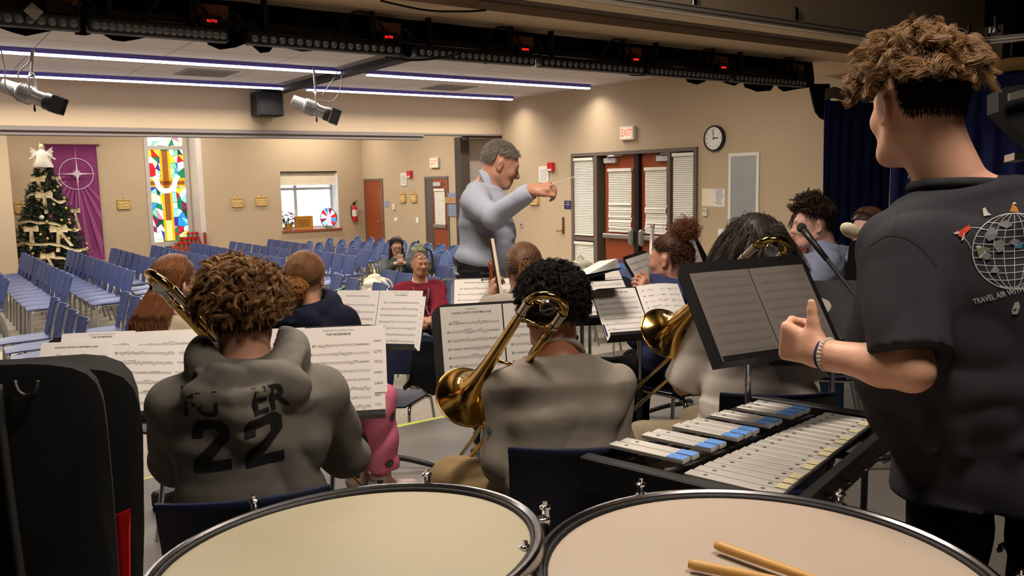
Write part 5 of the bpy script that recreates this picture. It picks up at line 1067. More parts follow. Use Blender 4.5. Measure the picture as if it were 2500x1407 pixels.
slab(o1, 1.25, .07, 'front_shell', cm, t); slab([(x, y) for x, y in [(-150, 1960), (-150, 1000), (-60, 940), (40, 915), (200, 904), (255, 909), (300, 925), (326, 952), (342, 995), (350, 1060), (353, 1300), (350, 1407), (346, 1960)]], 1.38, .16, 'back_shell', cm, t)
slab([(283, 1262), (296, 1256), (319, 1246), (319, 1700), (283, 1700)], 1.36, .012, 'red_lining', M('lining_red', (196, 14, 20), .6), t, .003); MB().tube(spline([at(35, 932, 1.24), at(45, 958, 1.235), at(66, 968, 1.235), at(85, 955, 1.235), at(92, 930, 1.24)], 5), .004, 6).build('carry_loop', M('loop_black', (40, 40, 40), .4), t, smooth=True)
MB().tube(spline([at(-5, 940, 1.243), at(8, 1080, 1.24), at(28, 1240, 1.24), at(52, 1420, 1.24), at(70, 1600, 1.24)], 5), .007, 6).build('seam_piping', M('piping_grey', (44, 43, 42), .6), t, smooth=True)
# ---------------- percussion rack at the right edge
rk = at(2497, 1330, 1.95); t = thing('percussion_stand', (rk[0], rk[1], 0), 'black percussion stand with an angled arm at the right edge of the stage', 'stand'); pk = MB().cyl((rk[0], rk[1], .02), (rk[0], rk[1], 1.25), .016, 12); pk.build('pole', M('pole_dark', (40, 40, 42), .3, .6), t)
fd = RW@A3(0, 0, 1); MB().prism([tuple(v) for v in [(0, 0), (0, -.05), (.09, -.135), (.2, -.25), (.22, -.22), (.11, -.09), (.11, -.02), (.2, .0), (.2, .035), (.02, .01)]], at(2438, 222, 2.05), RW@X_, -(RW@Y_), fd, .05).build('angled_arm', plastic, t)
MB().prism([(0, 0), (.11, .028), (.11, .008), (0, -.018)], at(2466, 227, 2.02), RW@X_, -(RW@Y_), fd, .01).build('arm_plate', M('arm_steel', (120, 116, 108), .4, .6), t); MB().cyl((rk[0], rk[1], 1.2), at(2520, 300, 2.07), .015, 10).build('upper_pole', MATS['pole_dark'], t)
q = A3(rk[0], rk[1], at(2490, 1338, 1.95)[2]); MB().obox(q, RW@X_, fd, Z_, .035, .02, .008).ell(q-(RW@X_)*.05, (.022, .006, .012), 8).cyl(q-Z_*.03, q+Z_*.02, .021, 12).build('wing_nut', chrome, t); p2_ = at(2480, 385, 2.0); MB().obox(p2_, RW@X_, fd, Z_, .015, .02, .008).cyl(p2_, p2_+(RW@X_)*.12, .006, 8).build('clamp', chrome, t)
ft = MB()
for k in range(3): a = k*2.09; ft.cyl((rk[0], rk[1], .25), (rk[0]+.25*math.cos(a), rk[1]+.25*math.sin(a), .015), .012, 8)
ft.build('tripod_base', plastic, t)
# ================= PEOPLE =================
rng = np.random.default_rng(3)
from mathutils.bvhtree import BVHTree
def bvh(o): return BVHTree.FromPolygons([tuple(v.co) for v in o.data.vertices], [tuple(p.vertices) for p in o.data.polygons])
def proj_on(B, P, d, off=.002):
    h = B.ray_cast(Vector(P), Vector(d)); return None if h[0] is None else np.array(h[0])-np.asarray(d)*off
def decal(name, B, V, F, d, mat, parent, off=.0022, mi=None):
    Q = [proj_on(B, p, n1(np.asarray(p)-CAM) if d is None else d, off) for p in V]; F = [f for f in F if all(Q[i] is not None for i in f)]; return mesh(name, [q if q is not None else (0, 0, -5) for q in Q], F, mat, parent) if F else None
def ribbon(P, w, up):
    P = [np.asarray(p, float) for p in P]; V = []; F = []
    for i, p in enumerate(P): d = n1(P[min(i+1, len(P)-1)]-P[max(i-1, 0)]); s_ = n1(np.cross(d, up)); V += [p-s_*w/2, p+s_*w/2]
    return V, [(2*i, 2*i+1, 2*i+3, 2*i+2) for i in range(len(P)-1)]
def sit(J, sep=.13, reach=.40, shin=.42, floor=0., turn=0., dz=.0):
    f, l = J['f'], J['l']; c_, s_ = math.cos(turn), math.sin(turn); f2 = f*c_+l*s_; l2 = np.cross(Z_, f2)
    for k, sg in (('L', 1), ('R', -1)): a = J['pel']+f2*reach*J['s']+l2*sg*(sep+.04); a[2] = floor+.085*J['s']; leg(J, k, a, f2*.5+Z_); J['toe'+k] = f2
def person(label, J, skinrgb, nm, h=.0075, hs=1., hands=(), loc=None, lips=(150, 84, 74), male=True, **hk):
    J['hs'] = hs; r = thing('person', (J['pel'][0], J['pel'][1], loc if loc is not None else 0), label, 'person'); F, P, tips = bodyfield(J, h, hs, hands, **hk); sm = skin(nm, skinrgb); b = skinmesh(F, J, r, sm, lips); return r, P, tips
def chairfor(J, label, floor=0., back=.02, dz=0.):
    a = math.atan2(J['f'][1], J['f'][0])-PI/2; p = J['pel']-J['f']*back; sc = 1.; return place_chair('navy', (p[0], p[1], floor+dz), a, label, 'dark blue chairs of the players', name='stage_chair')
shoem = M('shoe_black', (28, 27, 27), .5); solem = M('sole_dark', (40, 38, 36), .7); solew = M('sole_white', (214, 208, 202), .6)
jeans = clothm('jeans', (62, 86, 126), .3, 500, .12); blackc = clothm('black', (22, 22, 24)); khaki = clothm('khaki', (142, 120, 84), .3, 300, .08)
# ---- 1 standing percussionist
f = n1(A3(.79, .62, 0)); J = skeleton(at(2238, 258, 1.80), A3(.44, .90, -.10), f, 1.0, lean=.02, side=.0, neck=.03); l = J['l']
J['nb'] = at(2345, 470, 1.79); J['pel'] = at(2452, 1000, 1.82); J['pel'][2] = .97; J['T'] = n1(J['nb']-J['pel'])
for k, sg in (('L', 1), ('R', -1)): J['hip'+k] = J['pel']+l*sg*.09
J['shL'] = at(2196, 612, 1.74); J['shR'] = J['nb']-Z_*.075-l*.185; J['elL'] = at(2226, 905, 1.64); J['wrL'] = at(2002, 862, 1.80); arm(J, 'R', at(2425, 720, 2.1), -Z_-l*.5)
for k, sg in (('L', 1), ('R', -1)): a = J['pel']+l*sg*.13-f*.04; a[2] = .085; leg(J, k, a, f)
dl = n1(at(1925, 834, 1.86)-J['wrL']); HJ = [('L', dict(d=dl, palm=np.cross(dl, Z_)+Z_*.15, thumb=1, curl=.98, tdir=n1(Z_*.85+dl*.1), tcurl=.0, s=1.04, tl=.78)), ('R', dict(d=n1(f+l), palm=-Z_, thumb=1, curl=.9))]
r, P, tips = person('person standing at right with curly light brown hair and a charcoal T-shirt', J, (224, 172, 144), 'fairlight', .0055, 1.02, HJ)
J1 = J; wash = M('cloth_washed', (57, 57, 61), .95, var=.16, vs_=9, bump=.07, bs=1500, spec=.08)
def shirt1(F, J):
    F.ell(J['nb']-Z_*.30-f*.05+l*.02, (.20, .13, .30), (J['l'], f, Z_), .05); F.loft([(J['pel']+A3(0, 0, -.17)-f*.01, .222, .165), (J['pel']+A3(0, 0, .1), .212, .16), (J['pel']+A3(0, 0, .3), .20, .15)], l, f, .04, 'a')
    for i, (x, d_) in enumerate(((.06, .018), (-.03, .014), (.115, .016))): F.cone(J['nb']-Z_*(.12+.05*i)-f*.13+l*x, .012, J['nb']-Z_*.52-f*.155+l*(x-.05), .016, .03)
sh1 = top(J, .032, .90, wide=1.06, root=r, mat=wash, name='t_shirt', h=.0065, amp=.0042, seed=5, sl=(.084, .083, .08), low=0, ak=.014, extra=shirt1, neck=.010, folds=[Z_, l+Z_*.5, f+Z_])
neckband(J, r, wash, .012, .0115, .016, .1, 'collar'); 
hem = J['shL']+(J['elL']-J['shL'])*.885; ax_ = n1(J['elL']-J['shL']); a_, b_ = frame_of(ax_)
def stitch(c, R_, ax, nm, r0=.0022): a, b = frame_of(ax); MB().tube([c+a*R_*math.cos(t)+b*R_*math.sin(t) for t in np.linspace(0, 2*PI, 40, endpoint=False)], r0, 5, closed=True).build(nm, M('seam_grey', (60, 60, 64), .9), r, smooth=True)
B1 = bvh(sh1); DG = 1.2
def seamline(pts, d, w=.006, nm='shoulder_seam', m=None):
    V, F = ribbon(spline(pts, 10), w, d); decal(nm, B1, V, F, None, m or M('seam_line', (40, 40, 43), .9), r, .001)
vd = n1(RW@A3(0, 0, 1)); seamline([at(x, y, 1.2) for x, y in ((2222, 452), (2195, 500), (2182, 560), (2172, 575))], vd, .0035); seamline([at(x, y, 1.2) for x, y in ((2118, 600), (2170, 574), (2230, 590), (2290, 650))], vd, .0035)
# back print: globe net with small birds and lettering
pr = M('print_white', (196, 196, 194), .8, var=.15, vs_=60); gc = A3(*at(2478, 612, 1.2)); U_, V_ = RW@X_, -(RW@Y_); dd_ = n1(ray(2440, 640)); h_ = B1.ray_cast(Vector(CAM), Vector(dd_)); DG = (np.array(h_[0])-CAM)@vd-.05
def gp(x, y): return at(x, y, DG)
Vv, Ff = [], []
def addr(pts, w):
    V, F = ribbon(pts, w, dd_); o = len(Vv); Vv.extend(V); Ff.extend([tuple(i+o for i in q) for q in F])
cx_, cy_, rx_, ry_ = 2478, 612, 106, 96
for k in range(-4, 6): 
    yy = cy_+k*18; hw = rx_*math.sqrt(max(0, 1-((yy-cy_)/ry_)**2)); addr([gp(cx_+hw*q, yy-10*q*q-8*q) for q in np.linspace(-1, 1, 25)], .0013)
for k in range(-4, 5): addr([gp(cx_+rx_*k/4.*math.cos(q), cy_+ry_*math.sin(q)) for q in np.linspace(-PI/2, PI/2, 25)], .0011)
addr([gp(cx_+rx_*math.cos(q), cy_+ry_*math.sin(q)) for q in np.linspace(0, 2*PI, 60)], .0018); addr([gp(x, y) for x, y in ((2368, 552), (2390, 553), (2412, 560))], .0012); addr([gp(x, y) for x, y in ((2350, 578), (2362, 592), (2368, 606))], .0012)
decal('globe_print', B1, Vv, Ff, dd_, pr, r)
def blob(pts, m, nm):
    P_ = [gp(x, y) for x, y in pts]; c = np.mean(P_, 0); decal(nm, B1, [c]+P_, [(0, i+1, (i+1) % len(P_)+1) for i in range(len(P_))], dd_, m, r, .003)
rs = random.Random(4)
def patch(cx, cy, w, h, m, nm='continent_print'): blob([(cx+w*math.cos(a)*rs.uniform(.55, 1), cy+h*math.sin(a)*rs.uniform(.55, 1)) for a in np.linspace(0, 2*PI, 11)], m, nm)
for q in ((2420, 570, 22, 20), (2455, 545, 20, 12), (2408, 625, 14, 12), (2440, 600, 16, 22), (2480, 590, 18, 14), (2430, 660, 16, 10)): patch(*q, M('print_grey', (128, 128, 128), .85, var=.2, vs_=90))
red_, wh_, org_, blu_, grn_ = M('print_red', (206, 62, 42), .8), pr, M('print_orange', (186, 122, 44), .8), M('print_blue', (40, 120, 160), .8), M('print_green', (120, 132, 104), .8)
for pts, m in (([(2332, 562), (2344, 558), (2352, 552), (2364, 545), (2367, 556), (2356, 566), (2344, 578), (2336, 574)], red_), ([(2323, 566), (2338, 560), (2340, 566), (2328, 570)], wh_), ([(2343, 586), (2350, 566), (2354, 564), (2349, 584)], wh_), ([(2397, 503), (2404, 500), (2410, 512), (2420, 520), (2400, 523)], wh_), ([(2466, 512), (2474, 492), (2484, 500), (2490, 514)], org_), ([(2472, 493), (2478, 486), (2484, 492)], wh_), ([(2476, 594), (2490, 588), (2499, 596), (2496, 606), (2480, 606)], blu_), ([(2382, 606), (2396, 600), (2420, 606), (2400, 618), (2388, 628)], grn_), ([(2380, 600), (2390, 597), (2398, 604), (2384, 606)], wh_), ([(2386, 628), (2404, 612), (2408, 616), (2392, 630)], wh_)): blob(pts, m, 'bird_print')
def ftext(s_, px, py, px2, py2, size, m, nm, bold=.02, align='LEFT', B=B1, d=dd_, par=r, dep=None):
    dep = dep or DG
    o = at(px, py, dep); u = n1(at(px2, py2, dep)-o); v = n1(np.cross(u, d)); v = v if v[2] > 0 else -v; V, F = text(s_, o, u, v, size, m, par, bold=bold, align=align, sx=.8); return decal(nm, B, V, F, d, m, par)
ftext('TRAVEL AIR WITH NY', 2374, 742, 2498, 708, .0155, pr, 'slogan_lettering'); blob([(2470, 764), (2478, 742), (2488, 738), (2492, 752), (2486, 770), (2474, 772)], pr, 'shoe_print'); blob([(2472, 762), (2480, 756), (2488, 758), (2480, 764)], wash, 'shoe_print_gap')
pants(J, r, blackc, .02, legr=(.105, .08, .065)); shoe(J, 'L', r, shoem, solem); shoe(J, 'R', r, shoem, solem)
# necklace, bracelet
nk = ring(J, .004, 0, 40, .1, .046, lat=.066, dep=.066); MB().tube(nk, .0042, 8, closed=True).build('cord_necklace', M('cord_tan', (196, 182, 158), .7), r, smooth=True); MB().tube([p-Z_*.008+l*.001 for p in ring(J, .006, 0, 40, .1, .040, lat=.066, dep=.066)], .0012, 6, closed=True).build('chain_necklace', M('chain_gold', (186, 160, 128), .25, .9), r, smooth=True)
w_ = J['wrL']; ad = n1(J['elL']-w_); a_, b_ = frame_of(ad); br_ = MB()
for k in range(26): q = 2*PI*k/26; br_.ell(w_+ad*.018+(a_*math.cos(q)+b_*math.sin(q))*.0325, .0045, 8)
br_.build('bead_bracelet', M('bead_white', (206, 200, 190), .4), r, smooth=True); MB().tube([w_+ad*.008+(a_*math.cos(q)+b_*math.sin(q))*.0315 for q in np.linspace(0, 2*PI, 26, endpoint=False)], .0026, 6, closed=True).build('cord_bracelet', M('cord_navy', (34, 44, 84), .7), r, smooth=True)
eyes(J, r, 1.02)
# hair: dark faded sides, loose light curls on top
fade = hairm('dark_fade', (46, 36, 28), .25, .6); mf = hairmask(-.60, .72, -.02, True); cap(J, 1.02, mf, fade, r, .0035)
m1 = lambda d: mf(d) & (d[..., 2] < .35); d = dirs(3000, m1, rng); rt = scalp(J, 1.02, d, .003); dn = n1s(d@np.stack([J['hl'], J['hf'], J['hu']])); L_ = rng.uniform(.008, .016, (3000, 1, 1)); t_ = np.linspace(0, 1, 4)[None, :, None]
strands(rt[:, None]+dn[:, None]*L_*t_*.5-Z_*L_*t_*.8+rng.normal(size=(3000, 1, 3))*.002*t_, .0010, fade, r, 'hair_fade')
hm1 = hairm('light_curl', (152, 118, 80), .38); mtop = lambda d: (d[..., 2] > np.interp(d[..., 1], [-1, -.4, .2, .6, 1], [.18, .15, .16, .22, .40]))
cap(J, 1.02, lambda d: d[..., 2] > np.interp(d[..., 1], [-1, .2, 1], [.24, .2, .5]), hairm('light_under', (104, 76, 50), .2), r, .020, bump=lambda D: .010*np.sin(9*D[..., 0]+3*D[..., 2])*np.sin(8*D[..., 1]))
cmb = lambda d: np.stack([d[:, 0]*.7+.25, d[:, 1]*.5+.25, .1+0*d[:, 0]], 1); pf = lambda d: .75+.5*np.clip(d[:, 2], 0, 1)
p_, r_ = curls(J, 1.02, 330, mtop, rng, (.046, .070), .013, .95, .0011, .30, .006, comb=cmb, out=.85, puff=pf, kids=30, clump=.0062, k=12); strands(p_, r_, hm1, r, 'curly_hair')
p_, r_ = curls(J, 1.02, 500, mtop, rng, (.045, .075), .011, 1.3, .0009, .28, .01, out=.9, puff=pf); strands(p_, r_, hairm('light_wisp', (178, 142, 98), .35), r, 'hair_wisps')
# mallet in the hidden right hand
a = J['wrR']+n1(f+l)*.09; b = at(2076, 563, 2.22); ml = thing('mallet', a, 'mallet with a pale felt head raised beside the standing percussionist', 'mallet'); MB().tube([a-(b-a)*.15, b], .0045, 8).build('shaft', woodm, ml, smooth=True); MB().ell(b, (.028, .019, .019), 16, u=n1(a-b), v=n1(np.cross(a-b, Z_)), w=n1(np.cross(np.cross(a-b, Z_), a-b))).build('felt_head', M('felt_cream', (206, 196, 170), .95, bump=.3, bs=200), ml, smooth=True)
# ---- 2 hoodie player, number 22
f = n1(A3(.34, .94, 0)); J = skeleton(at(592, 757, 2.2), A3(.40, .90, -.08), f, 1.0, lean=.05, neck=.045); J['nb'] = at(606, 905, 2.17); J['pel'] = at(610, 1250, 2.15); J['pel'][2] = .57; J['T'] = n1(J['nb']-J['pel']); l = J['l']
for k, sg in (('L', 1), ('R', -1)): J['sh'+k] = J['nb']-Z_*.075+l*sg*.182; J['hip'+k] = J['pel']+l*sg*.09
arm(J, 'L', at(575, 985, 2.52), -Z_*1.0+l*.8-f*.3); arm(J, 'R', at(700, 1010, 2.55), -Z_*1.0-l*.8-f*.3); sit(J)
r, P, tips = person('person seated at left with curly blond hair and a grey hoodie numbered 22', J, (196, 146, 120), 'fair', .0075, 1.0, [('L', dict(d=n1(f-l*.4+Z_*.3), palm=-l, thumb=1, curl=.8)), ('R', dict(d=n1(f+l*.4), palm=l, thumb=-1, curl=.8))])
gh = M('cloth_hoodie', (116, 112, 104), .95, var=.08, vs_=30, bump=.1, bs=1500, spec=.08); J2 = J
def hood2(F, J):
    nb = J['nb']
    rg = [nb+l*math.cos(t)*.115+f*(math.sin(t)*.10-.005)+Z_*(.035+.035*math.sin(t)+.012*math.cos(2*t)) for t in np.linspace(0, 2*PI, 18)]; F.path(rg, .036, .03)
    F.ell(nb-f*.13-Z_*.022, (.155, .058, .076), (l, n1(f+Z_*.2), n1(Z_-f*.2)), .012); F.ell(nb-f*.15-Z_*.08, (.078, .045, .085), (l, f, Z_), .02)
    for w_, z_, rr_ in ((.15, .01, .020), (.12, -.04, .017), (.075, -.10, .016)): F.path([nb+l*x*w_*.95-f*(.188-.13*x*x)+Z_*(z_+.075*x*x-.03) for x in np.linspace(-1, 1, 11)], [max(.004, rr_*(1-x**4)) for x in np.linspace(-1, 1, 11)], .014)
    F.path([nb+l*x*.07-f*(.15-.02*x*x)+Z_*(.03+.01*x) for x in np.linspace(-1, 1, 6)], .018, .02)
ho = top(J, .032, 1.0, wide=1.05, root=r, mat=gh, name='hoodie', h=.0065, amp=.006, seed=8, sl=(.070, .068, .055), hood=hood2, neck=.02, low=-.06, folds=[l+Z_, Z_-l, J['T']]); B2 = bvh(ho)
bl = M('print_black', (24, 24, 24), .85, var=.1, vs_=40); vd2 = n1(RW@A3((610-CX)/FL, (1080-CY)/FL, 1.)*A3(1, 1, .0))
def btext(s_, p0, p1, size, sx=1., bold=.03, nm='number_print'):
    o = at(*p0, 1.8); u = n1(at(*p1, 1.8)-o); v = n1(np.cross(u, vd2)); v = v if v[2] > 0 else -v; V, F = text(s_, o, u, v, size, bl, r, bold=bold, align='CENTER', sx=sx); decal(nm, B2, V, F, vd2, bl, r)
btext('FU', (478, 1050), (560, 1043), .088, .92, .02, 'name_print'); btext('ER', (669, 1038), (740, 1030), .088, .92, .02, 'name_print')
# block numerals, drawn as strokes
def numeral2(px, py, w, h, k):
    pts = [[(0, .14), (.0, .30), (.24, .30), (.24, .22), (.34, .20)], ]
    poly = [(0.02, .34), (.02, .14), (.16, .0), (.84, .0), (1, .14), (1, .40), (.42, .80), (1, .80), (1, 1), (0, 1), (0, .74), (.70, .34), (.70, .22), (.62, .19), (.38, .19), (.30, .22), (.30, .34)]
    def q(x, y): return at(px+w*x+k*(y-.5)*10, py+h*y-14*(x-.5)*k, 1.8)
    quads = [(0, 16, 15, 1), (1, 15, 14, 2), (2, 14, 13, 3), (3, 13, 12, 4), (4, 12, 11, 5), (5, 11, 10, 6), (6, 10, 9, 9), (6, 9, 8, 7)]
    nn = 6; V = []; F = []
    for a, b, c, d in quads:
        A, B_, C, D = [np.array(poly[i]) for i in (a, b, c, d)]; o = len(V)
        for i in range(nn+1):
            for j in range(nn+1): s0, t0 = i/nn, j/nn; e = (A*(1-s0)+B_*s0)*(1-t0)+(D*(1-s0)+C*s0)*t0; V.append(q(*e))
        for i in range(nn):
            for j in range(nn): m_ = o+i*(nn+1)+j; F.append((m_, m_+1, m_+nn+2, m_+nn+1))
    decal('number_print', B2, V, F, vd2, bl, r)
numeral2(457, 1092, 104, 144, 1); numeral2(600, 1080, 108, 144, 1)
pants(J, r, blackc); shoe(J, 'L', r, shoem, solem); shoe(J, 'R', r, shoem, solem); chairfor(J, 'dark blue chair of the hoodie wearer, its top edge above the left timpani', back=-.02)
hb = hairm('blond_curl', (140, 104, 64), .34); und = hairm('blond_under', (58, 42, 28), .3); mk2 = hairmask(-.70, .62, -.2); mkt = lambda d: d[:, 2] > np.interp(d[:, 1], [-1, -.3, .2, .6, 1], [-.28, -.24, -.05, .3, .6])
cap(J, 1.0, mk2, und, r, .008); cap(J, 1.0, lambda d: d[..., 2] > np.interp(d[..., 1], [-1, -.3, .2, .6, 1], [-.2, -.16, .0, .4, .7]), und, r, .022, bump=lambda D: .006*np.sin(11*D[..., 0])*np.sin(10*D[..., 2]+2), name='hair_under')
cmb = lambda d: np.stack([d[:, 0]*.5+.1, -.25+.2*d[:, 1], -.45+.5*d[:, 2]], 1); pf = lambda d: .75+.3*np.clip(d[:, 2]+.2, 0, 1)
p_, r_ = curls(J, 1.0, 300, mkt, rng, (.044, .064), .012, 1.15, .0010, .30, .010, kids=30, clump=.0042, k=17, out=.60, puff=pf, comb=cmb); strands(p_, r_, hb, r, 'curly_hair')
p_, r_ = curls(J, 1.0, 110, mkt, rng, (.048, .066), .012, 1.2, .0009, .30, .012, kids=9, clump=.0024, k=17, out=.68, puff=pf, comb=cmb); strands(p_, r_, hairm('blond_light', (176, 134, 84), .25), r, 'curl_highlights')
p_, r_ = curls(J, 1.0, 160, mkt, rng, (.045, .066), .012, 1.5, .0006, .30, .012, out=.8, puff=pf, k=15); strands(p_, r_, MATS['hair_blond_light'], r, 'hair_wisps')
p_, r_ = curls(J, 1.0, 2200, lambda d: mk2(d) & (d[:, 2] < -.05), rng, (.016, .028), .003, .5, .0008, .9, .006, out=.5); strands(p_, r_, und, r, 'nape_hair'); eyes(J, r)
# ---- 3 grey sweatshirt player in the center
f = n1(A3(.52, .85, 0)); J = skeleton(at(1347, 762, 2.58), A3(.30, .95, -.05), f, .97, lean=.04, neck=.05); J['nb'] = at(1364, 888, 2.55); J['pel'] = at(1385, 1200, 2.50); J['pel'][2] = .55; J['T'] = n1(J['nb']-J['pel']); l = J['l']
for k, sg in (('L', 1), ('R', -1)): J['sh'+k] = J['nb']-Z_*.08+l*sg*.155; J['hip'+k] = J['pel']+l*sg*.09
J['elL'] = at(1232, 1128, 2.52); J['wrL'] = at(1266, 950, 2.66); J['elR'] = at(1490, 1105, 2.55); J['wrR'] = at(1420, 1010, 2.8); sit(J, .13, .38)
kn = onz(1105, 1172, .50); J['knL'] = kn; J['anL'] = kn+f*.06; J['anL'][2] = .085
dh = n1(at(1285, 893, 2.6)-J['wrL']); r, P, tips = person('person seated in the center with dark curly hair and a plain grey sweatshirt', J, (150, 98, 70), 'brown', .0065, .98, [('L', dict(d=n1(dh+f*.2), palm=n1(-l*.7+f*.4), thumb=1, curl=.62, s=.95)), ('R', dict(d=f, palm=l, thumb=-1, curl=.8))], lips=(120, 66, 58)); J3 = J
gs = M('cloth_sweatshirt', (142, 134, 122), .95, var=.06, vs_=40, bump=.1, bs=1500, spec=.08)
def sw3(F, J):
    for x, z0, z1, rr_ in ((.10, -.16, -.50, .014), (.02, -.2, -.52, .012), (.14, -.3, -.46, .014), (-.10, -.3, -.5, .012)): F.cone(J['nb']-f*.135+l*x+Z_*z0, rr_*.5, J['nb']-f*.145+l*(x+.02)+Z_*z1, rr_, .035)
so = top(J, .030, 1.0, wide=1.0, root=r, mat=gs, name='sweatshirt', h=.0065, amp=.006, seed=21, sl=(.076, .074, .056), neck=.012, low=-.10, extra=sw3, folds=[Z_, l+Z_, f-Z_*.5]); neckband(J, r, gs, .008, .010, .022, .25, 'collar')
B3 = bvh(so); vd3 = n1(RW@A3((1190-CX)/FL, (1050-CY)/FL, 1.)); pb_, py_ = M('print_sleeve_blue', (56, 92, 140), .85), M('print_sleeve_gold', (150, 120, 70), .85)
for s_, p0, p1, sz, m in (('ONO', (1180, 1042), (1210, 1052), .020, py_), ('MB', (1186, 1052), (1212, 1062), .026, pb_), ('* *', (1184, 1072), (1204, 1080), .018, py_)):
    o = at(*p0, 2.2); u = n1(at(*p1, 2.2)-o); v = n1(np.cross(u, vd3)); v = v if v[2] > 0 else -v; V, F = text(s_, o, u, v, sz, m, r, bold=.02); decal('sleeve_print', B3, V, F, vd3, m, r)
pants(J, r, khaki, .028, legr=(.108, .085, .075), amp=.008); Bk = None; shoe(J, 'L', r, shoem, solem); shoe(J, 'R', r, shoem, solem); chairfor(J, 'dark blue chair with a bent chrome back rail, right of the center player', back=.0)
ha = hairm('dark_coil', (30, 22, 19), .35, .85); mk3 = hairmask(-.42, .62, -.02); cap(J, .98, mk3, hairm('dark_under', (17, 13, 11), .2, .85), r, .020, bump=lambda D: .008*np.sin(12*D[..., 0])*np.sin(12*D[..., 1]))
p_, r_ = curls(J, .98, 900, mk3, rng, (.046, .072), .0085, 2.6, .0008, .05, .006, kids=14, clump=.0035, k=14, out=1.1, puff=lambda d: .72+.42*np.clip(d[:, 2]+.3, 0, 1)); strands(p_, r_, ha, r, 'curly_hair', sides=4); eyes(J, r, .98)
# ---- 4 white T-shirt trombonist
f = n1(A3(.62, .78, 0)); J = skeleton(at(1838, 612, 3.08), A3(.42, .90, -.02), f, .98, lean=.05, neck=.05); J['nb'] = at(1868, 735, 3.05); J['pel'] = at(1850, 1010, 3.0); J['pel'][2] = .56; J['T'] = n1(J['nb']-J['pel']); l = J['l']
for k, sg in (('L', 1), ('R', -1)): J['sh'+k] = J['nb']-Z_*.07+l*sg*.185; J['hip'+k] = J['pel']+l*sg*.09
arm(J, 'L', at(1775, 865, 3.3), -Z_*1.0+l*.9-f*.25); arm(J, 'R', at(1850, 820, 3.4), -Z_-l*.6); sit(J, .14, .40)
for k, px in (('L', (1570, 1085)), ('R', (1700, 1040))): kn = onz(*px, .50); J['kn'+k] = kn; J['an'+k] = kn+f*.05; J['an'+k][2] = .085
r, P, tips = person('person in a loose white T-shirt and khakis seated behind the tall music stand, dark hair', J, (190, 138, 112), 'fair', .0075, 1.0, [('L', dict(d=n1(f+Z_*.5), palm=-l, thumb=1, curl=.8)), ('R', dict(d=f, palm=l, thumb=-1, curl=.8))]); J4 = J
wt = clothm('white_tee', (196, 188, 178), .2, 450, .05); to = top(J, .034, .95, wide=1.12, root=r, mat=wt, name='t_shirt', h=.008, amp=.007, seed=31, sl=(.086, .082, .08), low=-.12, folds=[Z_, l+Z_, Z_-l]); neckband(J, r, wt, .008, .009, .02, .2)
pants(J, r, clothm('khaki_grey', (134, 122, 100), .3, 300, .08), .028, legr=(.105, .084, .07), amp=.008); shoe(J, 'L', r, shoem, solem); shoe(J, 'R', r, shoem, solem); chairfor(J, 'dark blue chair of the white T-shirt player behind the glockenspiel', back=.02)
mk4 = hairmask(-.66, .55, -.25); hd = hairm('dark_brown', (48, 38, 32), .45); cap(J, 1.0, mk4, hairm('dark_brown_under', (32, 25, 21), .2), r, .022); p_, r_ = curls(J, 1.0, 300, mk4, rng, (.075, .12), .008, .5, .0010, kids=24, clump=.007, drop=.75, lift=.008, comb=lambda d: np.stack([d[:, 0]*1.2, d[:, 1]*.9-.1, -.9*np.ones(len(d))], 1), out=.5); strands(p_, r_, hd, r, 'messy_hair'); eyes(J, r)
# ---- hair helpers for sleek styles
def sleek(J, hs, root, mat, under, tie, mask, n, k=12, r=.0016,
           lift=.012, lock=.5):
    """hair combed over the skull towards the tie direction"""
    n = int(n*2.2); r *= .55; tie = n1(np.asarray(tie, float)); d = dirs(n, mask, rng); e = n1s(tie[None]+rng.normal(size=(n, 3))*.10); W = slerp_dirs(d, e, k); lf = (lift+rng.uniform(0, .005, (n, 1))+.004*np.linspace(0, 1, k)[None]**2)[..., None]
    P = scalp(J, hs, W.reshape(-1, 3), lf.reshape(-1, 1)).reshape(n, k, 3); strands(P, r, mat, root, 'combed_hair', taper=.3); cap(J, hs, mask, under, root, lift)
def hang(J, start, n, length, spread, mat, root, dirn, k=12, r=.0016, name='hair_length', wave=.006, tail=.35, sway=0.):
    n = int(n*2); r *= .6; s = np.asarray(start, float); t = np.linspace(0, 1, k)[None, :, None]; off = rng.normal(size=(n, 1, 3))*spread; dirn = np.asarray(dirn, float); L = length*rng.uniform(.75, 1.05, (n, 1, 1)); pr = np.sin(np.clip(t*1.25+.12, 0, 1)*PI*.75)**.8*(1-tail*t)
    b = s+dirn*(L*.32*np.minimum(1, t*3)*(1-.25*t))-Z_*(L*np.maximum(0, t-.05)**1.05)+off*pr; b = b+np.sin(t*rng.uniform(4, 8, (n, 1, 1))+rng.uniform(0, 6, (n, 1, 1)))*rng.normal(size=(n, 1, 3))*wave*t; strands(b, r*rng.uniform(.7, 1.2, n), mat, root, name, taper=.5)
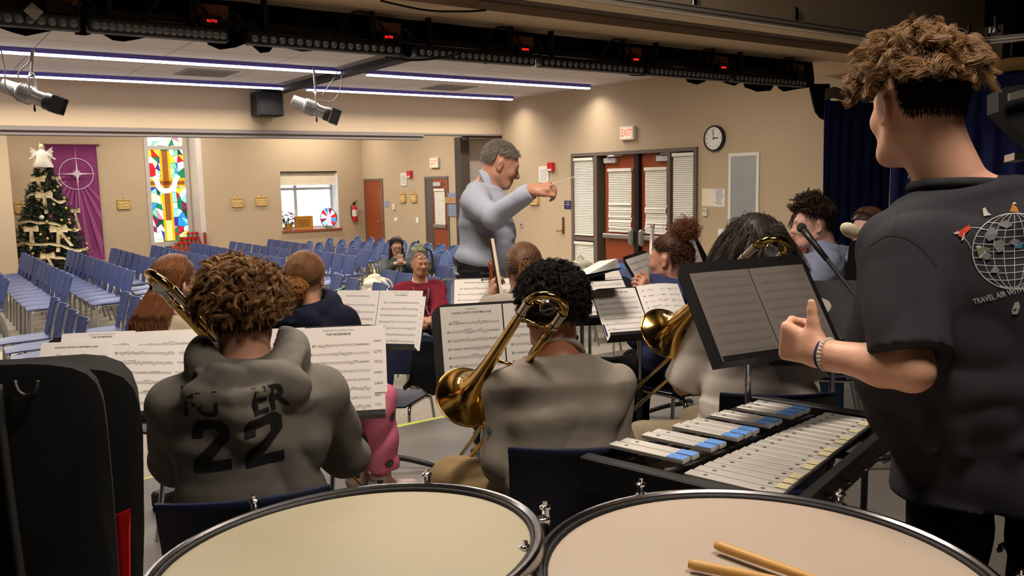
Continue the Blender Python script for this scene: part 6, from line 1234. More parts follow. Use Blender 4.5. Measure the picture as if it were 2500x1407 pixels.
def long_drape(J, hs, root, mat, under, n, back=(-.4, .0), length=.42, part=(0, .35, .94), front=.55, r=.0018, fall=None, mask=None, bs_=1.):
    n = int(n*2); r *= .6; mask = mask or hairmask(-.75, .62, -.35); cap(J, hs, mask, under, root, .012); a = rng.uniform(-PI, PI, n); p0 = n1s(np.stack([np.asarray(part)[0]+rng.normal(size=n)*.04, rng.uniform(-.55, part[1]+.12, n), .9+0*a], 1)); sd = np.sign(rng.normal(size=n)); ang = rng.uniform(.0, front, n)
    th = PI/2+(1-ang)*PI/2*1.0; e = n1s(np.stack([sd*np.sin(th)*1.0, np.cos(th)*1.0, -.35+0*a], 1)); k1 = 9; W = slerp_dirs(p0, e, k1); lf = (.013+rng.uniform(0, .010, (n, 1))+.006*np.linspace(0, 1, k1)[None])[..., None]
    P = scalp(J, hs, W.reshape(-1, 3), lf.reshape(-1, 1)).reshape(n, k1, 3); last = P[:, -1]; k2 = 8; t = np.linspace(0, 1, k2+1)[1:][None, :, None]; L = length*rng.uniform(.75, 1.05, (n, 1, 1)); c = J['nb']-J['f']*.06; fl = -J['f']*.05 if fall is None else np.asarray(fall, float)
    rad = (last-c)*A3(1, 1, 0); Q = last[:, None]-Z_*L*t+fl*np.minimum(1, t*1.6)+rad[:, None]*(.10*np.minimum(1, t*2.5))+rng.normal(size=(n, 1, 3))*.010*t
    strands(np.concatenate([P, Q], 1), r*rng.uniform(.7, 1.2, n), mat, root, 'long_hair', taper=.4)
# ---- 5 cream sweater girl, long auburn hair, far left
def setarms(J, L=None, R=None, pl=None, pr=None):
    f, l = J['f'], J['l']
    if L is not None: arm(J, 'L', L, pl if pl is not None else -Z_+l*.5-f*.2)
    if R is not None: arm(J, 'R', R, pr if pr is not None else -Z_-l*.5-f*.2)
def place(hp, d, hf, f, s, nbp=None, pelz=.55, lean=.05, neck=.045, shw=.18, **k):
    J = skeleton(at(*hp, d), hf, f, s, lean=lean, neck=neck, pelz=pelz, shw=shw, **k)
    if nbp is not None:
        nb = at(*nbp[:2], nbp[2] if len(nbp) > 2 else d); sh_ = nb-J['nb']; J['nb'] = nb
        for k_ in ('shL', 'shR', 'pel', 'hipL', 'hipR'): J[k_] = J[k_]+A3(sh_[0], sh_[1], sh_[2] if k_[0] == 's' else 0)
        J['T'] = n1(J['nb']-J['pel'])
    return J
fairlip = (176, 104, 94)
f = n1(A3(.93, .37, 0)); J = place((436, 690), 3.85, A3(.96, .28, -.02), f, .93, shw=.165)
w_ = J['nb']+f*.34-Z_*.28; setarms(J, w_+J['l']*.1, w_-J['l']*.1); sit(J, .10, .38)
r, P, tips = person('person with long straight auburn hair and a cream knit sweater seated at far left', J, (212, 166, 146), 'pale', .0075, .96, [('L', dict(d=f, palm=-J['l'], thumb=1, curl=.7)), ('R', dict(d=f, palm=J['l'], thumb=-1, curl=.7))], lips=fairlip, male=False, jaw=.92); J5 = J
kn_ = M('cloth_cream_knit', (196, 182, 156), .95, var=.10, vs_=60, bump=.6, bs=260, spec=.08, stretch=(1, 1, 3)); top(J, .03, 1., wide=1.02, root=r, mat=kn_, name='knit_sweater', h=.008, amp=.004, seed=41, sl=(.072, .068, .055), low=-.06); neckband(J, r, kn_, .004, .012, .02, .2)
pants(J, r, jeans); shoe(J, 'L', r, shoem, solew); shoe(J, 'R', r, shoem, solew); chairfor(J, 'dark blue chair under the cream sweater girl, mostly hidden')
au = hairm('auburn', (128, 78, 44), .3, .36); long_drape(J, .96, r, au, hairm('auburn_under', (84, 50, 30), .15), 1500, length=.30, front=.8, r=.0022, fall=-J['f']*.10-J['l']*.0); eyes(J, r, .96, brow=(120, 84, 58))
# ---- 6 navy hoodie girl with a low curly bun, pink patterned trousers
f = n1(A3(.80, .60, 0)); J = place((748, 678), 3.9, A3(.72, .69, -.06), f, .94, (756, 760, 3.9), shw=.17)
w_ = J['nb']+f*.36-Z_*.25; setarms(J, w_+J['l']*.12, w_-J['l']*.12); sit(J, .09, .36)
for k, px, py, dz in (('L', 938, 1172, 0), ('R', 882, 1160, 0)): a = onz(px, py, .075); J['an'+k] = a; J['kn'+k] = a+Z_*.40-f*.03+A3(.0, -.02, 0); J['toe'+k] = n1(A3(.85, -.35, 0))
r, P, tips = person('person with a low curly bun, navy hoodie and pink patterned trousers seated with back turned', J, (200, 150, 126), 'fair', .0075, .96, [('L', dict(d=f, palm=-J['l'], thumb=1, curl=.7)), ('R', dict(d=f, palm=J['l'], thumb=-1, curl=.7))], lips=fairlip, jaw=.92); J6 = J
nv = clothm('navy_hoodie', (26, 29, 44), .3, 420); 
def hoodsmall(F, J):
    nb, f, l = J['nb'], J['f'], J['l']; rg = [nb+l*math.cos(t)*.105+f*(math.sin(t)*.09)+Z_*(.03+.03*math.sin(t)) for t in np.linspace(0, 2*PI, 18)]; F.path(rg, .034, .03); F.ell(nb-f*.115-Z_*.05, (.14, .05, .09), (l, n1(f+Z_*.2), n1(Z_-f*.2)), .015)
    for q, z_ in ((.12, .0), (.09, -.06)): F.path([nb+l*x*q-f*(.155-.10*x*x)+Z_*(z_+.06*x*x-.03) for x in np.linspace(-1, 1, 9)], [max(.004, .016*(1-x**4)) for x in np.linspace(-1, 1, 9)], .012)
top(J, .032, 1., wide=1.08, root=r, mat=nv, name='hoodie', h=.008, amp=.005, seed=43, sl=(.076, .07, .055), hood=hoodsmall, low=-.06)
pk = M('cloth_pink', (214, 96, 120), .9, var=.10, vs_=14, bump=.2, bs=400); nt = pk.node_tree; vo = nt.nodes.new('ShaderNodeTexVoronoi'); vo.inputs['Scale'].default_value = 11; tc = nt.nodes.new('ShaderNodeTexCoord'); nt.links.new(tc.outputs['Object'], vo.inputs['Vector'])
rp = nt.nodes.new('ShaderNodeValToRGB'); rp.color_ramp.interpolation = 'CONSTANT'; e0 = rp.color_ramp.elements; e0[0].color = (.03, .09, .07, 1); e0[1].position = .22; e0[1].color = (.02, .03, .03, 1); e2 = e0.new(.27); e2.color = (.55, .08, .13, 1); e3 = e0.new(.36); e3.color = (.62, .16, .24, 1); nt.links.new(vo.outputs['Distance'], rp.inputs['Fac']); nt.links.new(rp.outputs['Color'], nt.nodes['Principled BSDF'].inputs['Base Color'])
pants(J, r, pk, .022, legr=(.098, .085, .085), amp=.007, name='patterned_trousers', ank=.86); gsh = M('shoe_greige', (186, 170, 166), .7, var=.08)
for k in 'LR':
    o = shoe(J, k, r, gsh, solew, h=.005); fd = J['toe'+k]; lt = np.cross(Z_, fd); a = J['an'+k]; Bs = bvh(o); cd = n1(CAM-a); sd = 1 if lt@cd > 0 else -1; sm_ = MB()
    for i in range(3): 
        b0 = A3(a[0], a[1], .03)+fd*(.028+.022*i)+lt*sd*.08; b1 = b0+Z_*.045+fd*.018
        V, F = ribbon([b0+(b1-b0)*q for q in np.linspace(0, 1, 6)], .010, lt*sd); decal('shoe_stripe', Bs, V, F, -lt*sd, M('stripe_white', (226, 222, 218), .6), r, .0015)
    hb_ = A3(a[0], a[1], .082)-fd*.022+lt*sd*.08; lf = []
    for dx, an_ in ((-.009, .5), (0, 0), (.009, -.5)): lf.append([hb_+fd*(dx+.0045*math.cos(t)*math.cos(an_)-.009*math.sin(t)*math.sin(an_))+Z_*(.0045*math.cos(t)*math.sin(an_)+.009*math.sin(t)*math.cos(an_)) for t in np.linspace(0, 2*PI, 10, endpoint=False)])
    V = [p for q in lf for p in q]; decal('shoe_emblem', Bs, V, [tuple(range(i*10, i*10+10)) for i in range(3)], -lt*sd, M('emblem_black', (24, 24, 26), .6), r, .0018)
    MB().tube([A3(a[0], a[1], .075+.0)-fd*.02+A3(math.cos(t)*.035, math.sin(t)*.035, .025) for t in np.linspace(0, 2*PI, 14, endpoint=False)], .012, 6, closed=True).build('sock', M('sock_white', (220, 212, 208), .9), r, smooth=True)
cp = at(868, 1040, 4.0); ch6 = place_chair('navy', (J['pel'][0]+.02, J['pel'][1], 0), math.atan2(f[1], f[0])-PI/2, 'dark blue chair with black legs beside the pink patterned trousers', 'dark blue chairs of the players', name='stage_chair')
mk6 = hairmask(-.45, .60, -.1); hc6 = hairm('honey_brown', (112, 76, 46), .3, .32); sleek(J, .96, r, hc6, hairm('honey_under', (70, 46, 28), .12), (-.06, -.86, -.50), mk6, 1100, r=.0022)
tb = scalp(J, .96, n1(A3(-.04, -.84, -.54))[None], .045)[0]; MB().ell(tb, (.036, .034, .03), 12).build('bun_core', MATS['hair_honey_under'], r, smooth=True); n = 420; dq = n1s(rng.normal(size=(n, 3))); t_ = np.linspace(0, 1, 12)[None, :, None]; tg = n1s(np.cross(dq, rng.normal(size=(n, 3)))); tg2 = np.cross(dq, tg); q_ = rng.uniform(3, 5.5, (n, 1, 1)); strands(tb+(dq[:, None]*.012+tg[:, None]*np.cos(q_*t_)*.046+tg2[:, None]*np.sin(q_*t_)*.036+rng.normal(size=(n, 1, 3))*.006)+dq[:, None]*np.sin(t_*17)*.006, .0012, hairm('honey_light', (160, 106, 54), .4, .32), r, 'curly_bun', taper=.3); eyes(J, r, .96)
# ---- 7 violinist with a ponytail
f = n1(A3(.42, .90, 0)); J = place((1278, 655), 4.0, A3(.52, .85, -.02), f, .93, (1276, 728, 4.0), shw=.165)
hv = at(1203, 727, 4.3); setarms(J, hv, J['nb']+f*.30-Z_*.16-J['l']*.16, -Z_+J['l']*.6); sit(J, .10, .38)
r, P, tips = person('violinist with a brown ponytail seated with back turned below the conductor', J, (206, 156, 132), 'fair', .0075, .96, [('L', dict(d=n1(Z_*.8+f*.3), palm=n1(-J['l']), thumb=1, curl=.7)), ('R', dict(d=f, palm=J['l'], thumb=-1, curl=.8))], lips=fairlip, jaw=.92); J7 = J
gt = clothm('grey_stripe', (150, 142, 132), .3, 300, .2); top(J, .026, 1., root=r, mat=gt, name='sweater', h=.008, amp=.004, seed=47, sl=(.07, .064, .05), low=-.06); neckband(J, r, gt, .004, .009, .018, .2); pants(J, r, blackc); shoe(J, 'L', r, shoem, solem); shoe(J, 'R', r, shoem, solem); chairfor(J, 'dark blue chair of the ponytail violinist, hidden behind the center player')
mk7 = hairmask(-.52, .60, -.15); hc7 = hairm('brown_pony', (104, 74, 48), .35, .33); un7 = hairm('brown_pony_under', (62, 43, 28), .12); sleek(J, .96, r, hc7, un7, (-.02, -.95, .12), mk7, 1300, r=.0022)
tb = scalp(J, .96, n1(A3(-.02, -.95, .12))[None], .022)[0]; MB().tube([tb+J['hl']*math.cos(t)*.017+J['hu']*math.sin(t)*.017-J['hf']*.004 for t in np.linspace(0, 2*PI, 16, endpoint=False)], .005, 6, closed=True).build('hair_tie', M('tie_black', (18, 18, 20), .7), r, smooth=True)
hang(J, tb, 700, .30, .014, hairm('pony_light', (146, 104, 62), .35, .33), r, -J['hf']*.16, r=.0024, name='ponytail', tail=.2); eyes(J, r, .96)
# violin with scroll up, bow in front
vt = at(1198, 655, 4.32); vb_ = at(1212, 905, 4.25); ax_ = n1(vt-vb_); t = thing('violin', vb_, 'brown violin held upright-necked by the ponytail violinist, scroll in front of the conductor belt', 'violin'); vm = M('violin_varnish', (124, 58, 24), .22, var=.2, vs_=12, coat=.5); ac, bc = frame_of(ax_, f); 
bd = MB(); pr_ = [(0, .02), (.05, .085), (.10, .098), (.15, .085), (.18, .062), (.21, .066), (.25, .082), (.30, .08), (.34, .05), (.355, .018)]
G = [[vb_+ax_*(h_-.0)+ac*w_*x+bc*(z_) for x, z_ in ((-1, -.012), (-1, .012), (-.6, .02), (0, .024), (.6, .02), (1, .012), (1, -.012), (0, -.02))] for h_, w_ in pr_]; bd.grid(np.array(G), 0, True); bd.build('body', vm, t, smooth=True)
MB().tube([vb_+ax_*.33+bc*.02, vb_+ax_*.46+bc*.022, vt-ax_*.09+bc*.012], [.012, .011, .010], 10).build('neck', M('ebony', (30, 22, 18), .35), t, smooth=True); MB().tube(spline([vt-ax_*.09, vt-ax_*.03-bc*.004, vt+ax_*.015-bc*.01, vt+ax_*.03+bc*.004, vt+ax_*.018+bc*.016, vt+ax_*.004+bc*.006]), .0105, 10).build('scroll', vm, t, smooth=True); pg = MB()
for i, s_ in enumerate((1, -1, 1, -1)): c_ = vt-ax_*(.075-.016*i); pg.cyl(c_, c_+ac*s_*.045, .003, 6).ell(c_+ac*s_*.048, (.004, .009, .008), 8, u=ac, v=ax_, w=bc)
pg.build('tuning_pegs', MATS['ebony'], t); tp_ = MB()
for i in range(3): tp_.lathe([(.0122, -.003), (.0122, .003)], vt-ax_*(.10+.02*i)+bc*.012, ax_, 10)
tp_.build('finger_tapes', M('tape_dkblue', (40, 60, 120), .5), t)
b0, b1 = at(1196, 583, 4.15), at(1222, 740, 4.1); t = thing('violin_bow', b0, 'violin bow standing upright in front of the conductor shirt', 'bow'); MB().tube([b0, b0+(b1-b0)*.03+f*.01, b1], [.003, .0045, .005], 8).build('stick', M('bow_stick', (92, 56, 34), .35), t, smooth=True); MB().obox((b0+b1)/2-(RW@X_)*.012*-1, n1(b1-b0), RW@X_, n1(np.cross(b1-b0, RW@X_)), np.linalg.norm(b1-b0)/2, .007, .0015).build('hair_ribbon', M('bow_hair', (216, 204, 178), .7), t)
# ---- 8 flute player with a curly top bun
f = n1(A3(-.10, .99, 0)); J = place((1632, 632), 4.3, A3(-.32, .94, -.10), f, .94, (1650, 700, 4.3), shw=.17)
setarms(J, at(1586, 712, 4.42), J['nb']+f*.28-Z_*.22-J['l']*.1, -Z_+J['l']*.6-f*.2); sit(J, .10, .38)
r, P, tips = person('person with a curly top bun and slate blue sweatshirt seated beside an upright flute', J, (196, 142, 116), 'tan', .007, .97, [('L', dict(d=n1(Z_*.5+J['l']*.6), palm=n1(f), thumb=1, curl=.7)), ('R', dict(d=f, palm=J['l'], thumb=-1, curl=.8))], lips=fairlip, jaw=.93); J8 = J
sb = clothm('slate_sweat', (52, 60, 92), .3, 420); top(J, .034, 1., wide=1.08, root=r, mat=sb, name='sweatshirt', h=.008, amp=.005, seed=51, sl=(.078, .072, .055), hood=hoodsmall, low=-.08); pants(J, r, blackc, .03); shoe(J, 'L', r, shoem, solew); shoe(J, 'R', r, shoem, solew); chairfor(J, 'dark blue chair of the flute player, seen under the right trombone bell')
mk8 = hairmask(-.50, .62, -.12, True); hc8 = hairm('dark_auburn', (78, 48, 32), .35, .36); sleek(J, .97, r, hc8, hairm('dark_auburn_under', (44, 28, 20), .12), (-.05, -.62, .78), mk8, 1100, r=.0020)
tb = scalp(J, .97, n1(A3(-.05, -.62, .78))[None], .05)[0]; MB().ell(tb, (.045, .045, .04), 12).build('bun_core', MATS['hair_dark_auburn_under'], r, smooth=True); n = 700; dq = n1s(rng.normal(size=(n, 3))+A3(0, 0, .35)); tg = n1s(np.cross(dq, rng.normal(size=(n, 3)))); tg2 = np.cross(dq, tg); q_ = rng.uniform(3, 7, (n, 1, 1)); strands(tb+dq[:, None]*(.03+.04*t_)+(tg[:, None]*np.cos(q_*t_)+tg2[:, None]*np.sin(q_*t_))*.016+rng.normal(size=(n, 1, 3))*.012, .0011, hairm('auburn_curl', (112, 66, 38), .4, .36), r, 'curly_bun', taper=.4)
p_, r_ = curls(J, .97, 160, lambda d: (d[:, 1] < -.3) & (d[:, 2] < .5) & (d[:, 2] > -.4), rng, (.04, .07), .010, 1.5, .0012, .4, .01, kids=5, clump=.004); strands(p_, r_, MATS['hair_dark_auburn'], r, 'loose_curls'); eyes(J, r, .97)
b0, b1 = at(1593, 547, 4.42), at(1583, 760, 4.40); t = thing('flute', b1, 'silver flute held upright in front of the double doors', 'flute'); fl = M('flute_silver', (184, 176, 170), .32, .55, var=.04); MB().tube([b0, b1], .0105, 14).build('tube', fl, t, smooth=True); k_ = MB()
for q in (.0, .42, .80): k_.tube([b0+(b1-b0)*q, b0+(b1-b0)*(q+.04)], .0125, 14)
for q in np.linspace(.5, .95, 8): k_.lathe([(0, .004), (.009, .003), (.009, 0)], b0+(b1-b0)*q-J['f']*.0105, -J['f'], 12)
k_.build('keys', fl, t)
# ---- 9 light blue hoodie boy
f = n1(A3(-.62, .78, 0)); J = place((1984, 548), 4.5, A3(-.76, .65, -.08), f, .98, (2014, 616, 4.52), shw=.18)
w_ = J['nb']+f*.36-Z_*.22; setarms(J, w_+J['l']*.08, w_-J['l']*.05-Z_*.08); sit(J, .12, .40)
r, P, tips = person('person in profile with wavy dark hair and a light blue hoodie beside the navy curtain', J, (206, 158, 140), 'rosy', .006, 1.0, [('L', dict(d=f, palm=-J['l'], thumb=1, curl=.6)), ('R', dict(d=f, palm=J['l'], thumb=-1, curl=.6))], lips=(168, 96, 90)); J9 = J
lb = clothm('light_blue', (126, 133, 156), .3, 420); top(J, .034, 1., wide=1.08, root=r, mat=lb, name='hoodie', h=.0075, amp=.006, seed=57, sl=(.08, .074, .056), hood=hoodsmall, low=-.08); MB().tube(spline([J['nb']-J['f']*.07+Z_*.05, J['nb']+J['l']*.095+Z_*.01, J['nb']+J['f']*.13+J['l']*.07-Z_*.12, J['nb']+J['f']*.17-Z_*.26]), .012, 6).build('neck_strap', M('strap_black', (18, 18, 20), .7), r, smooth=True)
pants(J, r, jeans); shoe(J, 'L', r, shoem, solew); shoe(J, 'R', r, shoem, solew); chairfor(J, 'dark blue chair of the light blue hoodie wearer, hidden behind the stands')
mk9 = hairmask(-.55, .52, .0, True); cap(J, 1.0, mk9, hairm('espresso_under', (34, 24, 18), .15), r, .012); p_, r_ = curls(J, 1.0, 300, lambda d: mk9(d) & (d[:, 2] > .1), rng, (.05, .075), .011, .9, .0018, .25, .006, kids=10, clump=.005, comb=lambda d: np.stack([d[:, 0]*.4, .4-d[:, 1]*.6, .5+0*d[:, 0]], 1), out=.8, puff=lambda d: .7+.5*np.clip(d[:, 2], 0, 1)); strands(p_, r_, hairm('espresso', (58, 40, 28), .4), r, 'wavy_hair'); p_, r_ = curls(J, 1.0, 1500, lambda d: mk9(d) & (d[:, 2] < .35), rng, (.018, .03), .002, .5, .0014, .9, .004, out=.5); strands(p_, r_, MATS['hair_espresso_under'], r, 'short_hair'); eyes(J, r, 1.0)
# ---- 10 orange shirt player half hidden behind him
f = n1(A3(-.62, .78, 0)); J = place((1968, 560), 4.95, A3(-.80, .60, -.12), f, .95, (1985, 640, 5.0)); w_ = J['nb']+f*.34-Z_*.25; setarms(J, w_+J['l']*.08, w_-J['l']*.05-Z_*.1); sit(J, .12, .38)
r, P, tips = person('person in an orange top mostly hidden behind the light blue hoodie, playing a saxophone', J, (206, 152, 130), 'fair', .008, .98, [('L', dict(d=f, palm=-J['l'], thumb=1, curl=.6)), ('R', dict(d=f, palm=J['l'], thumb=-1, curl=.6))], lips=fairlip); J10 = J
og = clothm('orange', (222, 96, 44), .25, 420); top(J, .03, 1., root=r, mat=og, name='sweater', h=.009, amp=.005, seed=61, low=-.06); pants(J, r, jeans, h=.01); cap(J, .98, hairmask(-.6, .58, -.1), hairm('orange_dark', (50, 36, 28), .2), r, .014); mk_ = hairmask(-.6, .58, -.1); p_, r_ = curls(J, .98, 150, mk_, rng, (.05, .09), .006, .5, .0018, .8, .006, kids=8, clump=.005, out=.5); strands(p_, r_, MATS['hair_orange_dark'], r, 'dark_hair'); eyes(J, r, .98); chairfor(J, 'dark blue chair behind the light blue hoodie, hidden from view')
def sax(mp, d, f, label, s=1.):
    t = thing('saxophone', mp, label, 'saxophone'); MB().tube(spline([mp, mp+f*.045-Z_*.012, mp+f*.085-Z_*.03]), [.006]*3+[.009]*4+[.011]*6, 10).build('mouthpiece', M('ebonite', (18, 18, 20), .25), t, smooth=True); g = M('sax_brass', (206, 150, 62), .18, 1.); n0 = mp+f*.08-Z_*.03
    MB().tube(spline([n0, n0+f*.05+Z_*.012, n0+f*.10-Z_*.0, n0+f*.115-Z_*.06, n0+f*.11-Z_*.35, n0+f*.11-Z_*.55, n0+f*.15-Z_*.62, n0+f*.20-Z_*.56, n0+f*.22-Z_*.40]), [.009]*6+[.011]*6+[.012]*6+[.018]*6+[.028]*6+[.034]*6+[.04]*6+[.05]*6+[.072], 12).build('body_tube', g, t, smooth=True); k = MB()
    for i in range(9): k.lathe([(0, .012), (.013, .010), (.013, 0)], n0+f*(.125)-Z_*(.1+.05*i), f, 10)
    k.build('keys', g, t); return t
sax(J10['hc']+J10['hf']*.108-J10['hu']*.068, 0, J10['f'], 'brass saxophone with a black mouthpiece behind the microphone head')
# ---- 11 girl at right with long brown hair
f = n1(A3(-.90, .25, 0)); J = place((2117, 562), 4.85, A3(-.99, .02, -.22), f, .93, (2122, 632, 4.88), shw=.165); w_ = at(2072, 668, 4.75); setarms(J, w_+J['l']*.03, w_-J['l']*.06); sit(J, .1, .38)
r, P, tips = person('person with long center-parted brown hair and a white top behind the black stand at right', J, (212, 162, 142), 'pale', .0065, .96, [('L', dict(d=f, palm=-Z_, thumb=-1, curl=.5)), ('R', dict(d=f, palm=-Z_, thumb=1, curl=.5))], lips=fairlip, jaw=.92); J11 = J
wm = clothm('white_top', (206, 198, 190), .25, 420); top(J, .028, 1., root=r, mat=wm, name='sweater', h=.0085, amp=.005, seed=67, sl=(.072, .066, .05), low=-.06); pants(J, r, M('cloth_blue_jeans', (74, 104, 152), .9, var=.1, vs_=20), .022); shoe(J, 'L', r, shoem, solew); shoe(J, 'R', r, shoem, solew); chairfor(J, 'dark blue chair of the girl with center-parted hair')
long_drape(J, .96, r, hairm('long_brown', (84, 58, 42), .3, .36), hairm('long_brown_under', (50, 34, 25), .12), 1100, length=.26, front=.95, r=.0022); eyes(J, r, .96)
sax(J11['hc']+J11['hf']*.10-J11['hu']*.08, 0, J11['f'], 'brass saxophone held by the girl at right, glinting beside the T-shirt sleeve')
# ---- 12 woman with a phone, seated among the hall chairs
f = n1(A3(-.40, -.92, 0)); J = place((968, 600), 10.6, n1(A3(-.30, -.86, -.42)), f, .86, (971, 634, 10.65), pelz=HZ+.50, lean=-.02, neck=.05, shw=.175)
ph = at(977, 640, 10.3); setarms(J, ph+J['l']*.045-Z_*.02, ph-J['l']*.055-Z_*.02, -Z_+J['l']*.9, -Z_-J['l']*.9); sit(J, .12, .40, floor=HZ)
r, P, tips = person('woman with long dark hair and glasses looking at a phone among the blue chairs', J, (206, 154, 130), 'fair', .008, .84, [('L', dict(d=n1(f-J['l']*.5), palm=n1(Z_-J['l']*.3), thumb=-1, curl=.5)), ('R', dict(d=n1(f+J['l']*.5), palm=n1(Z_+J['l']*.3), thumb=1, curl=.5))], lips=fairlip, loc=HZ, jaw=.94); J12 = J
gr = clothm('olive_grey', (72, 78, 72), .3, 420); vs2 = clothm('vest_dark', (32, 33, 36), .3, 300); top(J, .028, 1., root=r, mat=gr, name='sweater', h=.009, amp=.006, seed=71, sl=(.078, .072, .056), low=-.04)
def vestpanels(): 
    F = Field(.009); 
    for sg in (1, -1): F.loft([(J['pel']+J['l']*sg*.09+J['f']*.03, .085, .14), (J['nb']-Z_*.16+J['l']*sg*.115+J['f']*.02, .075, .135), (J['nb']-Z_*.03+J['l']*sg*.11, .05, .08)], J['l'], J['f'], .02); F.path([J['nb']+J['l']*sg*.10-Z_*.02+J['f']*.03, J['nb']+J['l']*sg*.11-Z_*.14+J['f']*.12], .03, .02)
    V, Fc = F.solve(fold(73, .006)); return mesh('vest', V, Fc, vs2, r, True)
vestpanels(); pants(J, r, blackc, .026); shoe(J, 'L', r, shoem, solem); shoe(J, 'R', r, shoem, solem); long_drape(J, .84, r, hairm('dark_long', (62, 46, 38), .3, .36), hairm('dark_long_under', (40, 29, 24), .12), 900, length=.24, front=1.0, r=.0026, fall=J['f']*.03); eyes(J, r, .84)
def glasses(J, hs, r, y=.1, z=.004, nm='glasses', m=None, up=0., tilt=0.):
    mb = MB(); c, f, u, l = J['hc'], J['hf'], J['hu'], J['hl']
    for sx in (1, -1): mb.tube([c+(l*(sx*.034+.025*math.cos(t))+f*(y-.004*abs(math.cos(t)))+u*(z+.018*math.sin(t)))*hs for t in np.linspace(0, 2*PI, 18, endpoint=False)], .0022, 6, closed=True); mb.tube([c+(l*sx*.058+f*(y-.004)+u*(z+.006))*hs, c+(l*sx*.082+f*.03+u*(z+.006))*hs, c+(l*sx*.083-f*.02+u*(z-.004))*hs], .002, 6)
    mb.tube([c+(l*.011+f*(y+.001)+u*(z+.005))*hs, c-(l*.011-f*(y+.001)-u*(z+.005))*hs], .002, 6); mb.build(nm, m or M('glasses_frame', (24, 20, 20), .3), r, smooth=True)
glasses(J, .84, r); a = n1(A3(-.47, -.88, 0)); t = thing('phone', ph, 'pale phone held in both hands by the woman among the chairs', 'phone'); fd = n1(f*.6-Z_*.55); upv = n1(np.cross(np.cross(fd, Z_), fd)); MB().obox(ph+Z_*.03, n1(np.cross(Z_, f)), n1(Z_*.75+f*.5), n1(f*.75-Z_*.5), .037, .075, .005, bev=.003).build('phone_back', M('phone_case', (196, 184, 168), .4), t); MB().obox(ph+Z_*.055+n1(f*.75-Z_*.5)*.007, n1(np.cross(Z_, f)), n1(Z_*.75+f*.5), n1(f*.75-Z_*.5), .014, .014, .002).build('camera_block', M('phone_cam', (40, 40, 44), .3), t); MB().tube(spline([J['nb']+J['l']*.05+J['f']*.09-Z_*.02, J['nb']+J['f']*.15-Z_*.16, J['nb']-J['l']*.05+J['f']*.09-Z_*.02]), .003, 5).build('lanyard', M('lanyard_cream', (190, 178, 150), .7), r)
place_chair('square', (J['pel'][0]+J['f'][0]*.0, J['pel'][1], HZ), math.atan2(f[1], f[0])-PI/2, 'blue chair on which the phone-holding woman sits', None)
# ---- 13 bald man in a maroon sweater
f = n1(A3(-.30, -.95, 0)); J = place((1026, 645), 7.8, n1(A3(-.16, -.98, -.02)), f, .93, (1024, 694, 7.85), pelz=HZ+.56, lean=-.06, neck=.035, shw=.185)
hh = at(1046, 780, 7.5); setarms(J, hh+J['l']*.03, hh-J['l']*.05, -Z_*.6+J['l']*1.-f*.3, -Z_*.6-J['l']*1.-f*.3); sit(J, .12, .42, floor=HZ)
r, P, tips = person('bald man in a maroon sweater with a lanyard seated facing the stage', J, (166, 116, 86), 'darkbrown', .0065, .90, [('L', dict(d=n1(f*.5-J['l']*.8-Z_*.2), palm=n1(-f*.3+Z_*-.8), thumb=1, curl=.5)), ('R', dict(d=n1(f*.5+J['l']*.8-Z_*.2), palm=n1(-f*.3-Z_*.8), thumb=-1, curl=.5))], lips=(128, 78, 68), loc=HZ); J13 = J
mr = clothm('maroon', (108, 28, 42), .3, 420, .06); top(J, .032, 1., wide=1.08, root=r, mat=mr, name='sweater', h=.008, amp=.006, seed=77, sl=(.084, .078, .056), low=-.06, belly=.02); neckband(J, r, mr, .006, .010, .012, .4); neckband(J, r, M('collar_white', (222, 218, 214), .8), -.010, .012, .032, .45, 'shirt_collar')
pants(J, r, clothm('charcoal', (46, 44, 46)), .024); shoe(J, 'L', r, shoem, solem); shoe(J, 'R', r, shoem, solem); eyes(J, r, .90, brow=(46, 32, 26)); lq = J['l']
B13 = bvh([o for o in r.children if o.name.startswith('sweater')][0]); lw = MB()
for sg in (1, -1):
    P = [J['nb']+lq*sg*.07-f*.01+Z_*.035, J['nb']+lq*sg*.078+f*.05+Z_*.012]
    for z, x in ((-.05, .066), (-.12, .052), (-.2, .036), (-.28, .02), (-.35, .004)):
        h_ = proj_on(B13, J['nb']+f*.5+lq*(sg*x-.015)+Z_*z, -f, .007); P += [h_] if h_ is not None else []
    lw.tube(spline(P), .0075, 6)
lw.build('lanyard', M('lanyard_grey', (84, 88, 96), .7, var=.25, vs_=60), r, smooth=True); h_ = proj_on(B13, J['nb']+f*.5-lq*.015-Z_*.41, -f, .009)
if h_ is not None: MB().obox(h_, lq, Z_, f, .036, .052, .0025).build('name_badge', M('badge_card', (224, 220, 214), .5), r)
MB().tube([J['hc']+(J['hl']*x+J['hf']*y+J['hu']*z)*.9 for x, y, z in ((-.018, .083, -.048), (-.03, .078, -.06), (-.028, .074, -.08), (0, .088, -.098), (.028, .074, -.08), (.03, .078, -.06), (.018, .083, -.048))], .005, 6).build('goatee', hairm('goatee', (40, 30, 26), .2, .8), r, smooth=True); cap(J, .90, hairmask(-.35, .95, .05, True), hairm('shaved_stubble', (112, 76, 56), .1, .6), r, .0015)
glasses(J, .90, r, y=.075, z=.085, nm='glasses_on_head'); place_chair('square', (J['pel'][0], J['pel'][1], HZ), math.atan2(f[1], f[0])-PI/2, 'blue chair under the bald man in maroon', None)
